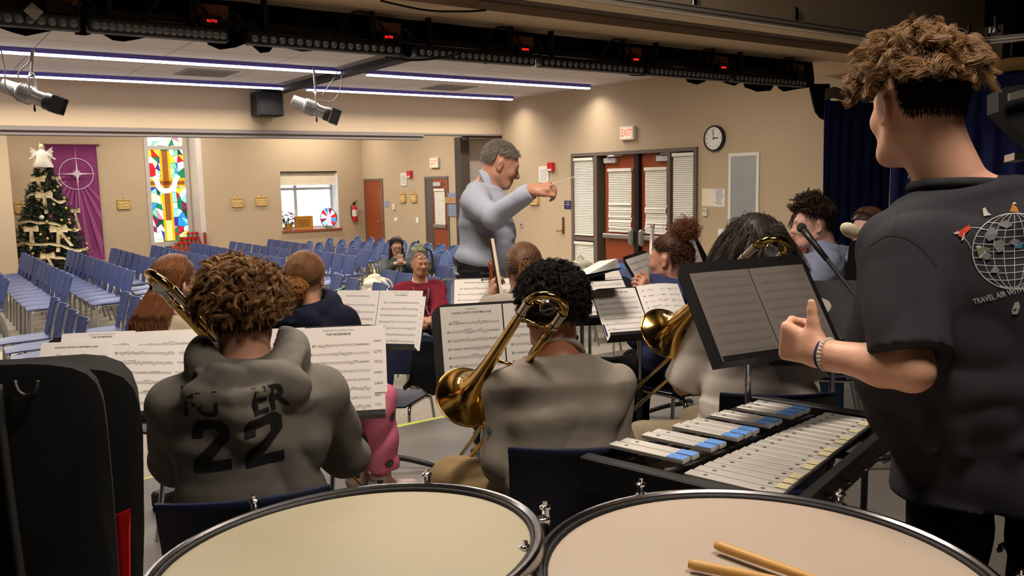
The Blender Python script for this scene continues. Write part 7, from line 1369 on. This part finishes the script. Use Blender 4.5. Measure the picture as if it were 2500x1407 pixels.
# ---- 14 conductor
f = n1(A3(.80, -.50, 0)); J = skeleton(at(1224, 402, 4.7), n1(A3(.78, -.46, -.40)), f, 1.02, lean=.06, neck=.07); J['nb'] = at(1184, 460, 4.72); J['pel'] = at(1172, 668, 4.76); J['T'] = n1(J['nb']-J['pel']); l = J['l']
for k, sg in (('L', 1), ('R', -1)): J['sh'+k] = J['nb']-Z_*.06+l*sg*.20-f*.015; J['hip'+k] = J['pel']+l*sg*.095
J['shR'] = at(1158, 488, 4.55); J['elR'] = at(1207, 533, 4.40); J['wrR'] = at(1300, 464, 4.27); arm(J, 'L', at(1250, 640, 4.88), -Z_*.4+f*.1+l*.6-f*1.2)
for k, sg in (('L', 1), ('R', -1)): a = J['pel']+l*sg*.14+f*.02; a[2] = .09; leg(J, k, a, f)
hd_ = n1(at(1345, 452, 4.24)-J['wrR']); r, P, tips = person('conductor in a blue-grey patterned shirt standing with a raised baton, looking down', J, (190, 138, 112), 'ruddy', .0065, 1.02, [('R', dict(d=n1(hd_*.9-Z_*.05), palm=n1(-Z_*.9+l*.5), thumb=1, curls=[.75, .72, .68, .62], tdir=n1(hd_*.9-Z_*.3), tcurl=.2)), ('L', dict(d=n1(f-Z_*.3), palm=-l, thumb=1, curl=.4))], lips=(150, 92, 82)); J14 = J
sm_ = M('cloth_check_shirt', (172, 179, 194), .85, var=.30, vs_=420, bump=.05, bs=900, spec=.15); nt = sm_.node_tree; 
top(J, .026, 1., wide=1.06, root=r, mat=sm_, name='dress_shirt', h=.007, amp=.0075, seed=81, sl=(.074, .066, .052), low=.02, belly=.045, cuff=.02, folds=[Z_+l*.4, l+Z_*.6, f-Z_], neck=.004)
neckband(J, r, sm_, -.004, .015, .034, .3, 'shirt_collar'); neckband(J, r, sm_, .004, .017, .018, .3, 'collar_fold')
w_ = J['wrR']; ad = n1(J['elR']-w_); MB().tube([w_+ad*.012, w_+ad*.07], [.044, .046], 20).build('shirt_cuff', sm_, r, smooth=True); bt = MB(); B14 = bvh(bpy.data.objects[[o.name for o in r.children if o.name.startswith('dress_shirt')][0]])
pl_ = [J['nb']+f*.35+Z_*z+l*.01 for z in np.linspace(-.02, -.5, 20)]; V, F = ribbon(pl_, .032, f); decal('button_placket', B14, V, F, -f, sm_, r, .004)
for z in (-.06, -.15, -.24, -.33, -.42): 
    h_ = proj_on(B14, J['nb']+f*.35+Z_*z+l*.01, -f, .006)
    if h_ is not None: bt.lathe([(0, .002), (.006, .001), (.006, -.002)], h_, f, 10)
bt.build('buttons', M('button_white', (214, 214, 210), .4), r)
dk = clothm('dark_trousers', (34, 33, 35)); pants(J, r, dk, .03, top_=.14, legr=(.105, .08, .065)); bl_ = MB(); bc = J['pel']+J['T']*.075; G = [[bc+f*(.158*math.cos(t))+l*(.188*math.sin(t))+Z_*z for t in np.linspace(0, 2*PI, 36, endpoint=False)] for z in (-.018, .018)]; bl_.grid(np.array(G), 0, True); bl_.build('belt', M('belt_black', (20, 19, 19), .4), r, smooth=True); shoe(J, 'L', r, shoem, solem); shoe(J, 'R', r, shoem, solem)
pc = J['hipR']-l*.085-Z_*.03; MB().obox(pc-f*.06, f, Z_, l, .05, .07, .012, bev=.008).build('back_pocket', dk, r)
ghm = hairm('grey_short', (150, 141, 130), .35, .5); mkc = hairmask(-.50, .60, -.02, True); cap(J, 1.02, mkc, hairm('grey_under', (104, 96, 88), .15), r, .009); n = 4200; d = dirs(n, mkc, rng); HM = np.stack([J['hl'], J['hf'], J['hu']]); rt = scalp(J, 1.02, d, .006); dn = n1s(d@HM); t_ = np.linspace(0, 1, 6)[None, :, None]; L_ = rng.uniform(.016, .028, (n, 1, 1))*(.6+.5*np.clip(d[:, 2], 0, 1))[:, None, None]; cm = n1s(np.stack([d[:, 0]*.5, -.5+.9*np.clip(d[:, 1], 0, 1), -.6+.5*d[:, 2]], 1)@HM+rng.normal(size=(n, 3))*.18); strands(rt[:, None]+dn[:, None]*L_*.16*np.sin(t_*2.8)+cm[:, None]*L_*t_, .0010, ghm, r, 'short_grey_hair'); eyes(J, r, 1.02, brow=(110, 92, 76), look=(0, -.5))
b0 = at(1338, 454, 4.24); b1 = at(1408, 430, 4.12); t = thing('baton', b0, 'thin white conducting baton in the conductor raised hand', 'baton'); MB().tube([b0-(b1-b0)*.25, b0, b1], [.0035, .003, .0016], 8).build('shaft', M('baton_white', (222, 214, 198), .5), t, smooth=True); MB().ell(b0-(b1-b0)*.28, (.011, .011, .016), 10, u=frame_of(b1-b0)[0], v=frame_of(b1-b0)[1], w=n1(b1-b0)).build('cork_grip', M('cork', (176, 130, 84), .8), t, smooth=True)
# ================= PROPS IN THE HALL AND CHAPEL =================
# ---- banner
bx0, bx1 = ony(109, 355, YG)[0], ony(233, 355, YG)[0]; bz1 = ony(170, 355, YG)[2]; bz0 = -.02; t = thing('wall_banner', ((bx0+bx1)/2, YG-.03, bz1), 'purple banner with a white ring, star and rays on the wall behind the Christmas tree', 'banner')
pm_ = M('banner_purple', (124, 48, 100), .85, var=.08, vs_=3); pl2 = M('banner_mauve', (150, 74, 128), .85, var=.06, vs_=3); G = np.array([[(x, YG-.04-.012*math.sin((x-bx0)*22+z*.8)*(bz1-z)/2.4, z) for x in np.linspace(bx0, bx1, 22)] for z in np.linspace(bz0, bz1, 10)]); MB().sheet(G, .004).build('cloth', pm_, t, smooth=True)
MB().cyl((bx0-.05, YG-.035, bz1+.01), (bx1+.05, YG-.035, bz1+.01), .014, 10).build('rod', M('rod_plum', (92, 28, 52), .5), t); MB().ell((bx0-.06, YG-.035, bz1+.01), .026, 10).ell((bx1+.06, YG-.035, bz1+.01), .026, 10).build('finials', brass, t)
yb = YG-.062; cxb, czb = bx0+(bx1-bx0)*.56, ony(177, 425, YG)[2]; R_ = (bx1-bx0)*.345; W_ = bx1-bx0; rb = MB()
for a in np.linspace(-1.42, .9, 10):
    a0, a1 = a-.055, a+.055; P = []
    for aa, rr_ in ((a0, R_*1.12), (a1, R_*1.12), (a1, 3), (a0, 3)):
        d = A3(math.sin(aa)*.6+.25*0, 0, -math.cos(aa)); P.append(A3(cxb, yb+.004, czb)+d*rr_)
    q = [A3(min(max(p[0], bx0+.01), bx1-.01), p[1], max(p[2], bz0+.02)) for p in P]
    # clip the ray by stopping it at the cloth edge
    def end(aa): d = A3(math.sin(aa)*.6, 0, -math.cos(aa)); L = 3; L = min(L, ((bx1-.01-cxb)/d[0]) if d[0] > .01 else L, ((bx0+.01-cxb)/d[0]) if d[0] < -.01 else L, ((bz0+.02-czb)/d[2]) if d[2] < -.01 else L); return A3(cxb, yb+.004, czb)+d*max(L, R_*1.13)
    rb.quad(P[0], P[1], end(a1), end(a0))
rb.build('ray_pattern', pl2, t); rg = MB(); n = 64; V = [A3(cxb+rr_*math.cos(q), yb, czb+rr_*math.sin(q)) for q in np.linspace(0, 2*PI, n, endpoint=False) for rr_ in (R_*.955, R_)]; rg.add(V, [(2*i, 2*i+1, 2*((i+1) % n)+1, 2*((i+1) % n)) for i in range(n)])
for dx, dz, L1 in ((1, 0, W_*.40), (0, 1, .62), (0, -1, 1.0), (-1, 0, W_*.46)):
    d = A3(dx, 0, dz); s_ = A3(dz, 0, -dx); o = A3(cxb, yb-.002, czb); o = o-Y_*.0012*len(rg.f); rg.add([o+s_*.045, o+d*.10+s_*.016, o+d*.25+s_*.005, o+d*L1, o+d*.25-s_*.005, o+d*.10-s_*.016, o-s_*.045], [(0, 1, 6), (1, 5, 6), (1, 2, 4, 5), (2, 3, 4)])
for dx, dz in ((1, 1), (-1, 1), (1, -1), (-1, -1)): d = n1(A3(dx, 0, dz)); s_ = A3(d[2], 0, -d[0]); o = A3(cxb, yb-.0012*(len(rg.f)-60)-.001, czb); rg.add([o+s_*.03, o+d*.10, o-s_*.03], [(0, 1, 2)])
rg.build('star_emblem', M('banner_white', (206, 190, 204), .8), t)
# ---- Christmas tree
tb = A3(*ony(122, 600, 18.3)); tb[2] = HZ; ztop = ony(110, 408, 18.3)[2]+.05; Ht = ztop-HZ; tc_ = tb.copy(); t = thing('christmas_tree', tb, 'tall decorated Christmas tree behind the first long row of blue chairs', 'christmas tree')
MB().cyl(tb, tb+Z_*(Ht*.95), .06, 8, r2=.012).build('trunk', M('bark', (70, 52, 38), .9), t); MB().lathe([(0, 0), (.26, 0), (.24, .06), (.05, .12)], tb, Z_, 16).build('stand', M('tree_stand', (40, 60, 44), .6), t)
rr = random.Random(9); nrg = np.random.default_rng(9); V = []; F = []
def trad(z): q = (z-HZ)/Ht; return .78*(1-q)**.85*(1.0 if q > .12 else .9)+.07
for i in range(620):
    q = 1-(1-(i+.5)/620)**.62; q = .05+.95*q; z = HZ+Ht*q; a = i*2.399963+rr.uniform(-.2, .2); R = trad(z)*rr.uniform(.82, 1.06); d = A3(math.cos(a), math.sin(a), 0); p0 = A3(tb[0], tb[1], z)+d*R*.3; p1 = p0+d*R*.7+Z_*(.05-.16*R*rr.random()); ax = n1(p1-p0); L = np.linalg.norm(p1-p0); s_, u_ = frame_of(ax)
    for k in range(30):
        w = rr.random()**.7; b = p0+ax*L*w; qa = rr.uniform(0, 6.28); nd = n1(ax*.75+(s_*math.cos(qa)+u_*math.sin(qa)*.8)); ln = .075*rr.uniform(.7, 1.3); side = n1(np.cross(nd, A3(rr.random()-.5, rr.random()-.5, rr.random()-.5)))*.0075; o = len(V); V += [b-side, b+side, b+nd*ln+side*.4, b+nd*ln-side*.4]; F.append((o, o+1, o+2, o+3))
mesh('needles', V, np.array(F), M('needle_green', (34, 52, 34), .7, var=.3, vs_=9, island=.35), t)
rim = M('ribbon_cream', (206, 190, 150), .6, var=.2, vs_=60, bump=.3, bs=120)
for k, (q0, q1, a0, a1) in enumerate(((.78, .70, 2.6, 6.0), (.58, .46, 2.4, 6.3), (.40, .30, 2.5, 6.2), (.26, .22, 2.7, 6.1))):
    P = [];
    for s in np.linspace(0, 1, 26): q = q0+(q1-q0)*s-.02*math.sin(s*PI*3); z = HZ+Ht*q+.02*math.sin(s*23); a = a0+(a1-a0)*s; R = trad(z)*(1.0+.03*math.sin(s*31)); P.append(A3(tb[0]+R*math.cos(a), tb[1]+R*math.sin(a), z))
    Vr = [];
    for p in P: Vr += [p-Z_*(.026+.01*math.sin(p[0]*31)), p+Z_*.026]
    G = np.array(Vr).reshape(-1, 2, 3); o = MB().sheet(G, .004).build('ribbon_garland', rim, t, smooth=True)
def onT(px, py, k=1.04):
    """point on the tree's cone seen at a pixel"""
    r_ = ray(px, py); best = None
    for d in np.arange(15.5, 20, .02):
        p = CAM+r_*d; 
        if np.hypot(p[0]-tb[0], p[1]-tb[1]) < trad(p[2])*k: return p
    return CAM+r_*17.6
def bow(px, py, s, tails, label):
    p = onT(px, py, 1.1); f = n1((CAM-p)*A3(1, 1, 0)); l = np.cross(Z_, f); b = thing('ribbon_bow', p, label, 'bow', 'cream bows on the Christmas tree'); m = MB()
    for sg, up in ((1, .35), (-1, .3), (1, -.1), (-1, -.05)): 
        c = p+l*sg*.075*s+Z_*up*.12*s; ax = n1(l*sg+Z_*up); q = [p+f*.02+ax*x*.15*s+f*y*.035*s+f*z*.02 for x, y, z in ((0, 0, 0), (.4, .7, .4), (.8, .8, .8), (1, 0, 1), (.8, -.8, .8), (.4, -.7, .4), (0, 0, 0))]; wv = np.cross(ax, f)*.045*s; G = np.array([[a-wv, a+wv] for a in spline(q, 3)]); m.sheet(G, .004)
    m.build('loops', rim, b, smooth=True); MB().ell(p+f*.03, (.026*s, .026*s, .03*s), 10).build('knot', rim, b, smooth=True); m = MB()
    for dx, L in tails: G = np.array([[p+f*.03+l*(dx*w)-Z_*L*w+l*e*.032*s+f*.02*math.sin(w*7) for e in (-1, 1)] for w in np.linspace(0, 1, 9)]); m.sheet(G, .004)
    m.build('tails', rim, b, smooth=True)
for a in ((92, 438, .8, ((.0, .2), (.06, .25)), 'cream bow high on the tree, left of the ring on the banner'), (107, 477, .95, ((.02, .34), (-.10, .08)), 'cream bow in the upper middle of the tree with one long tail'), (76, 560, .8, ((-.03, .38), (.02, .3)), 'cream bow low on the left side of the tree'), (143, 560, 1., ((-.04, .42), (.20, .32)), 'large cream bow with two splayed tails at the lower right of the tree'), (116, 625, .8, ((.10, .30), (.06, .2)), 'lowest cream bow on the tree, just above the chair backs'), (137, 435, .5, ((.08, .15), (.04, .1)), 'small cream bow high on the right edge of the tree'), (182, 515, .7, ((.08, .4), (.02, .2)), 'pale ribbon bow trailing down the right side of the tree')): bow(*a)
gold = M('ornament_gold', (206, 180, 110), .2, .8); 
for i, (px, py) in enumerate(((140, 457), (132, 466), (95, 489), (131, 500), (161, 509), (156, 484), (102, 531), (114, 542), (150, 538), (168, 537), (170, 545), (99, 573), (116, 583), (150, 580), (181, 560), (62, 565), (168, 583), (110, 433), (211, 595), (188, 620), (80, 620), (212, 607))):
    p = onT(px, py, 1.05); r_ = .042 if i in (6,) else .03; o = MB().ell(p, r_, 14).build('ball_ornament', gold if i != 6 else M('ornament_white', (226, 220, 206), .35), smooth=True); tag(o, 'large white ball ornament on the left middle of the tree' if i == 6 else 'small gold ball ornament hanging among the tree branches', 'ornament', 'gold ball ornaments on the tree'); MB().cyl(p+Z_*r_*.9, p+Z_*r_*1.25, r_*.25, 8).build('cap', brass, o)
# angel topper
p = A3(tb[0], tb[1], HZ+Ht-.06); f = n1((CAM-p)*A3(1, 1, 0)); l = np.cross(Z_, f); t = thing('angel_tree_topper', p, 'white angel figure with lacy wings on top of the Christmas tree', 'tree topper'); an = M('angel_white', (226, 220, 206), .7, var=.08, vs_=40, bump=.5, bs=90)
MB().lathe([(.175, 0), (.18, .03), (.15, .10), (.12, .22), (.075, .30), (.05, .33), (.0, .36)], p, Z_, 20).build('gown', an, t, smooth=True); MB().ell(p+Z_*.385, (.042, .042, .05), 12).build('head', an, t, smooth=True); MB().ell(p+Z_*.41-f*.012, (.048, .045, .035), 12).build('hair', M('angel_hair', (206, 184, 140), .7), t, smooth=True)
for sg in (1, -1):
    w = MB(); pts = [(.02, .20), (.10, .33), (.19, .39), (.17, .33), (.2, .30), (.165, .27), (.185, .22), (.14, .20), (.14, .14), (.08, .16)]; w.prism([(x*sg, z) for x, z in pts][::sg], p-f*.05, l, Z_, f, .012); w.build('wing', an, t); MB().tube(spline([p+Z_*.28+l*sg*.07+f*.02, p+Z_*.2+l*sg*.14+f*.06, p+Z_*.15+l*sg*.22+f*.05]), [.03]*6+[.018]*6+[.012], 8).build('arm', an, t, smooth=True)
MB().tube([p+Z_*.455+l*.05*math.cos(q)+f*.05*math.sin(q) for q in np.linspace(0, 2*PI, 20, endpoint=False)], .005, 6, closed=True).build('halo', brass, t)
# ---- votive candle stand
cb = A3(*ony(455, 600, 19.2)); t = thing('candle_stand', (cb[0], 19.2, HZ), 'stepped wooden votive stand with red candle glasses below the stained glass', 'candle stand'); wd_ = M('stand_wood', (142, 62, 34), .45, var=.12, vs_=5, stretch=(1, 6, 6)); rc = M('votive_red', (196, 24, 34), .3, var=.1)
steps = ((418, 508, 605, 588), (428, 508, 592, 580), (448, 500, 583, 572)); x0 = ony(418, 600, 19.1)[0]; x1 = ony(501, 600, 19.1)[0]; zs_ = [ony(455, y, 19.2)[2] for y in (601, 592, 580)]
st = MB(); 
for k, z in enumerate(zs_): st.bb((x0+.12*k, 18.95+.16*k, z-.12 if k else HZ), (x1, 19.11+.16*k if k < 2 else 19.5, z))
st.bb((x1-.03, 18.95, HZ), (x1, 19.5, zs_[2]+.10)); st.build('stepped_shelves', wd_, t); MB().bb((x0+.02, 18.9, HZ), (x1-.02, 18.95, zs_[0]-.12)).build('purple_cloth', M('cloth_purple', (70, 40, 110), .8), t)
for k, z in enumerate(zs_):
    for i in range(4):
        c = A3(x0+.12*k+.20+i*.088, 19.03+.16*k, z); o = MB().lathe([(0, 0), (.03, 0), (.032, .06), (.028, .06), (.026, .01), (0, .01)], c, Z_, 12).build('votive_candle', M('votive_glass', (120, 112, 100), .15), smooth=False, auto=40); tag(o, 'red-capped votive candle on the %s shelf of the wooden stand' % ('lowest', 'middle', 'top')[k], 'candle', 'votive candles on the stand'); MB().lathe([(.036, .055), (.038, .10), (0, .10)], c, Z_, 12).build('red_cap', rc, o, auto=40)
# ---- sill items
sy = YB+.12; p = A3(*ony(705, 558, sy)); p[2] = WB; t = thing('poinsettia', p, 'potted red poinsettia at the left end of the window sill', 'plant'); MB().lathe([(0, 0), (.075, 0), (.105, .16), (.098, .16), (.0, .14)], p, Z_, 18).build('pot', M('pot_gold', (190, 146, 70), .35, .5), t, auto=40); rl = MB(); gl = MB(); rq = random.Random(2)
def leaf(mb, c, d, L, w): d = n1(d); s_ = n1(np.cross(d, A3(rq.random()-.5, rq.random()-.5, 1)))*w; mb.add([c, c+d*L*.45+s_, c+d*L-Z_*L*.15, c+d*L*.45-s_], [(0, 1, 2, 3)])
for i in range(46): a = rq.uniform(0, 6.28); c = p+Z_*rq.uniform(.22, .42)+A3(math.cos(a), math.sin(a), 0)*rq.uniform(0, .12); leaf(rl, c, (math.cos(a), math.sin(a), rq.uniform(-.1, .6)), rq.uniform(.08, .13), .03)
for i in range(30): a = rq.uniform(0, 6.28); c = p+Z_*rq.uniform(.16, .28)+A3(math.cos(a), math.sin(a), 0)*.06; leaf(gl, c, (math.cos(a), math.sin(a), rq.uniform(-.6, .3)), rq.uniform(.1, .15), .032)
rl.build('red_bracts', M('bract_red', (146, 26, 44), .6, island=.3), t); gl.build('green_leaves', M('leaf_green', (44, 78, 42), .6, island=.3), t); MB().cyl(p+Z_*.1, p+Z_*.3, .012, 6).build('stems', MATS['leaf_green'], t)
a, b = ony(721, 530, sy), ony(762, 557, sy); c = (a+b)/2; c[2] = WB+(a[2]-b[2])/2+.012; t = thing('carved_plaque', c, 'ornate gilt-framed plaque standing on the window sill', 'plaque'); w, h = (b[0]-a[0])/2, (a[2]-b[2])/2; MB().obox(c, X_, Y_, Z_, w*.92, .012, h*.88, bev=.004).build('panel', M('plaque_gold', (176, 122, 48), .45, var=.15, vs_=20), t); sc = MB()
for i in range(40): q = 2*PI*i/40; x, z = math.cos(q), math.sin(q); m_ = max(abs(x), abs(z)); sc.ell(c+X_*w*x/m_+Z_*h*z/m_, (.034, .02, .03), 8)
sc.build('scroll_frame', M('plaque_amber', (190, 130, 40), .35, .4, bump=.3, bs=60), t, smooth=True); ln = MB()
for i in range(5): ln.obox(c-Y_*.014+Z_*h*(.55-.27*i), X_, Y_, Z_, w*.7, .002, .006)
ln.build('engraved_lines', M('engrave_dark', (112, 76, 30), .6), t)
c = A3(*ony(802, 527, sy)); rad_ = (ony(822, 527, sy)[0]-ony(783, 527, sy)[0])/2; rz = (ony(802, 503, sy)[2]-ony(802, 551, sy)[2])/2; c[2] = WB+rz+.004; t = thing('stained_glass_roundel', c, 'round stained glass panel with a robed figure on the window sill', 'stained glass'); cols = [6, 1, 7, 3, 6, 1, 7, 2, 6, 1, 6, 3]; sg_ = MB(); n = 12
for i in range(n):
    q0, q1 = 2*PI*i/n+.03, 2*PI*(i+1)/n-.03; P = [A3(c[0]+rad_*k*math.cos(q), c[1], c[2]+rz*k*math.sin(q)) for k, q in ((.12, q0), (.96, q0), (.97, (q0+q1)/2), (.96, q1), (.12, q1))]; sg_.add(P, [tuple(range(5))], cols[i])
sg_.build('glass_sectors', gm, t); MB().tube([A3(c[0]+rad_*math.cos(q), c[1], c[2]+rz*math.sin(q)) for q in np.linspace(0, 2*PI, 40, endpoint=False)], .009, 6, closed=True).build('lead_rim', lead, t, smooth=True)
fg = MB(); fg.prism([(x*rad_, z*rz) for x, z in ((-.22, -.75), (.28, -.75), (.30, -.2), (.22, .25), (.10, .42), (-.10, .42), (-.24, .2), (-.30, -.2))], c-Y_*.012, X_, Z_, Y_, .008); fg.build('robed_figure', M('glass_lilac', (196, 190, 236), .3, emit=.7, var=.3, vs_=20), t); MB().ell(c-Y_*.01+Z_*rz*.55, (rad_*.13, .006, rz*.13), 12).build('figure_head', M('glass_pale', (236, 214, 180), .3, emit=.8), t); MB().prism([(x*rad_, z*rz) for x, z in ((-.4, -.78), (.4, -.78), (.28, -.93), (-.28, -.93))], c-Y_*.01, X_, Z_, Y_, .006).build('green_ground', gm[8], t)
# ---- bags
def bag(loc, size, yaw, rgb, label, nm, kind='backpack', straps=True, seed=1, m2=None, lean=.0, droop=0.):
    w, d, h = size; t = thing(kind, loc, label, 'bag'); c_, s_ = math.cos(yaw), math.sin(yaw); u = A3(c_, s_, 0); v = A3(-s_, c_, 0); Zt = n1(Z_+v*lean); o = np.asarray(loc, float); F = Field(.009)
    F.loft([(o+Zt*.04, w*.48, d*.46), (o+Zt*h*.5, w*.5, d*.5), (o+Zt*h*.85, w*.40, d*.42), (o+Zt*h*.97, w*.24, d*.26)], u, v, .04); F.ell(o+Zt*h*.33-v*d*.45, (w*.36, d*.28, h*.26), (u, v, Zt), .02); V, Fc = F.solve(fold(seed, .009, [u, Zt, v])); m = M('bag_'+nm, rgb, .85, var=.55 if nm == 'camo' else .08, vs_=14, bump=.3, bs=250); mesh('bag_body', V, Fc, m, t, True)
    if straps:
        sb_ = MB()
        for sg in (1, -1): P = spline([o+Zt*h*.95+u*sg*w*.18-v*d*.1, o+Zt*h*.80+u*sg*w*.30-v*d*.56, o+Zt*h*.4+u*sg*w*.34-v*d*.62, o+Zt*h*.08+u*sg*w*.4-v*d*.50]); G = np.array([[p-u*.028, p+u*.028] for p in P]); sb_.sheet(G, .012)
        sb_.build('shoulder_straps', m2 or m, t, smooth=True); MB().tube(spline([o+Zt*h*.96-u*.05, o+Zt*(h+.06), o+Zt*h*.96+u*.05]), .010, 8).build('grab_handle', m2 or m, t, smooth=True)
    MB().tube(spline([o+Zt*h*.55+u*w*.5*.9-v*d*.3, o+Zt*h*.92-v*d*.30, o+Zt*h*.55-u*w*.5*.9-v*d*.3]), .004, 6).build('zip', M('zip_dark', (40, 40, 42), .5), t); return t
zs = HZ+.46
def onchair(px, py, X=None, z=None, Y=None): return None
bag((4.12, 8.30, zs-.03), (.50, .28, .42), 1.0, (216, 208, 186), 'cream white backpack slumped over the blue chairs left of the bald man', 'cream', seed=3)
cm_ = M('bag_camo_trim', (34, 34, 32), .8); bg = bag((5.98, 10.62, zs), (.36, .26, .50), 1.4, (88, 86, 64), 'camouflage backpack on a chair behind the bald man head', 'camo', seed=5, m2=cm_)
p = at(1102, 652, 9.9); t = thing('soft_instrument_case', p, 'black soft instrument case lying on chairs left of the conductor', 'case'); MB().box((p[0], p[1], zs+.14), (.75, .34, .24), bev=.05, rz=-.3).build('case_body', M('case_cloth', (26, 26, 28), .8, bump=.3, bs=200), t, auto=50); MB().tube(spline([(p[0]-.1, p[1]-.18, zs+.2), (p[0]-.02, p[1]-.24, zs+.24), (p[0]+.1, p[1]-.2, zs+.18)]), .012, 6).build('handle', MATS['case_cloth'], t, smooth=True); MB().ell((p[0]-.14, p[1]-.26, zs+.06), (.03, .02, .03), 8).build('pink_tag', M('tag_pink', (226, 96, 130), .6), t)
p = at(1062, 676, 8.6); t = thing('lunch_bag', p, 'mint patterned lunch bag on a chair behind the bald man shoulder', 'bag'); MB().box((p[0], p[1], zs+.10), (.26, .15, .17), bev=.06, rz=-.4).build('pouch', M('mint_print', (150, 202, 184), .7, var=.35, vs_=26), t, auto=50); MB().box((p[0]+.06, p[1]-.03, zs+.10), (.035, .165, .18), bev=.03, rz=-.4).build('zip_band', M('zip_dark', (40, 40, 42), .5), t, auto=50)
p = at(1086, 700, 7.7); t = thing('water_bottle', p, 'white water bottle with a red cap beside the maroon sweater', 'bottle'); MB().lathe([(0, 0), (.036, 0), (.038, .03), (.038, .17), (.03, .2), (0, .2)], (p[0], p[1], zs), Z_, 16).build('bottle_body', M('bottle_white', (220, 218, 214), .3), t, auto=40); MB().lathe([(.04, .19), (.042, .25), (.02, .26), (0, .26)], (p[0], p[1], zs), Z_, 16).tube(spline([(p[0]-.03, p[1], zs+.25), (p[0]-.02, p[1], zs+.3), (p[0]+.02, p[1], zs+.3), (p[0]+.03, p[1], zs+.25)]), .008, 6).build('cap', M('cap_red', (206, 40, 40), .35), t, auto=40)
bt = bag((6.72, 8.75, zs), (.42, .28, .32), 2.2, (190, 200, 206), 'white and pale blue printed bag behind the open score', 'paleblue', seed=7, straps=False); mk = MB()
for i in range(7): q = A3(6.72, 8.75, zs)+A3(-.10+.03*i, -.16+.0*i, .16+.02*(i % 3)); mk.obox(q, n1(A3(1, .3, (-1)**i*.8)), Y_, n1(A3(-(-1)**i*.8, 0, 1)), .03, .003, .006)
mk.build('black_print', MATS['case_cloth'], bt)
bag((7.0, 8.25, zs), (.34, .26, .36), 2.3, (176, 172, 150), 'grey-green rope-handled bag left of the red door leaf', 'greygreen', seed=9); bag((7.1, 7.62, zs-.02), (.40, .30, .36), 2.4, (70, 92, 142), 'blue backpack in front of the red double doors', 'blue', seed=11)
bag((7.4, 7.55, zs-.06), (.36, .26, .30), 2.0, (106, 142, 120), 'dull green bag right of the blue backpack', 'green', seed=13, straps=False); bag((6.6, 9.25, zs-.02), (.5, .26, .30), 2.2, (44, 44, 50), 'dark bag lying on a chair right of the ponytail', 'dark', seed=15, straps=False)
p = at(806, 745, 5.6); t = thing('hoodie_on_chair', p, 'pale teal garment draped over a chair beside the navy hoodie girl', 'garment'); Gd = np.array([[at(x, y, 5.5+.05*math.sin(i*2+j)) for j, (x, y) in enumerate(((786+14*i, 724-6*i), (776+12*i, 748+3*i), (768+10*i, 790+2*i), (764+8*i, 830)))] for i in range(5)]); MB().sheet(Gd, .012).build('cloth', clothm('teal_pale', (138, 178, 182), .3, 300, .12), t, smooth=True)
# chair with a black jacket under the bright stand, in front of the bald man
jc = at(962, 868, 5.6); ch = place_chair('navy', (jc[0], jc[1], HZ), 2.2, 'dark blue chair with a black jacket hung before the bald man', None, name='stage_chair'); t = thing('jacket', (jc[0], jc[1], HZ+.5), 'black jacket hanging from the chair beside the bald man legs', 'jacket'); Gj = np.array([[at(x, y, d) for x, y, d in ((1012+i*12, 838, 5.5), (1006+i*12, 880, 5.42), (1000+i*14+3*math.sin(i*2), 925, 5.40), (985+i*18, 950-14*math.sin(i*1.1), 5.45))] for i in range(6)]); MB().sheet(Gj, .03).build('cloth', clothm('jacket_black', (22, 22, 25), .3, 300), t, smooth=True)
# green highlighter-colored strap and mesh bag by the elbow
p = at(2062, 815, 3.9); hb = thing('stage_monitor_box', at(408, 1225, 2.9)*A3(1, 1, 0), 'small black box on the stage floor below the left stand', 'box'); c = onz(405, 1245, .0); hb.location = c; MB().box((c[0]+.03, c[1]+.04, .04), (.14, .10, .08), bev=.012, rz=.3).build('box_body', M('box_black', (26, 26, 27), .6), hb, auto=40)
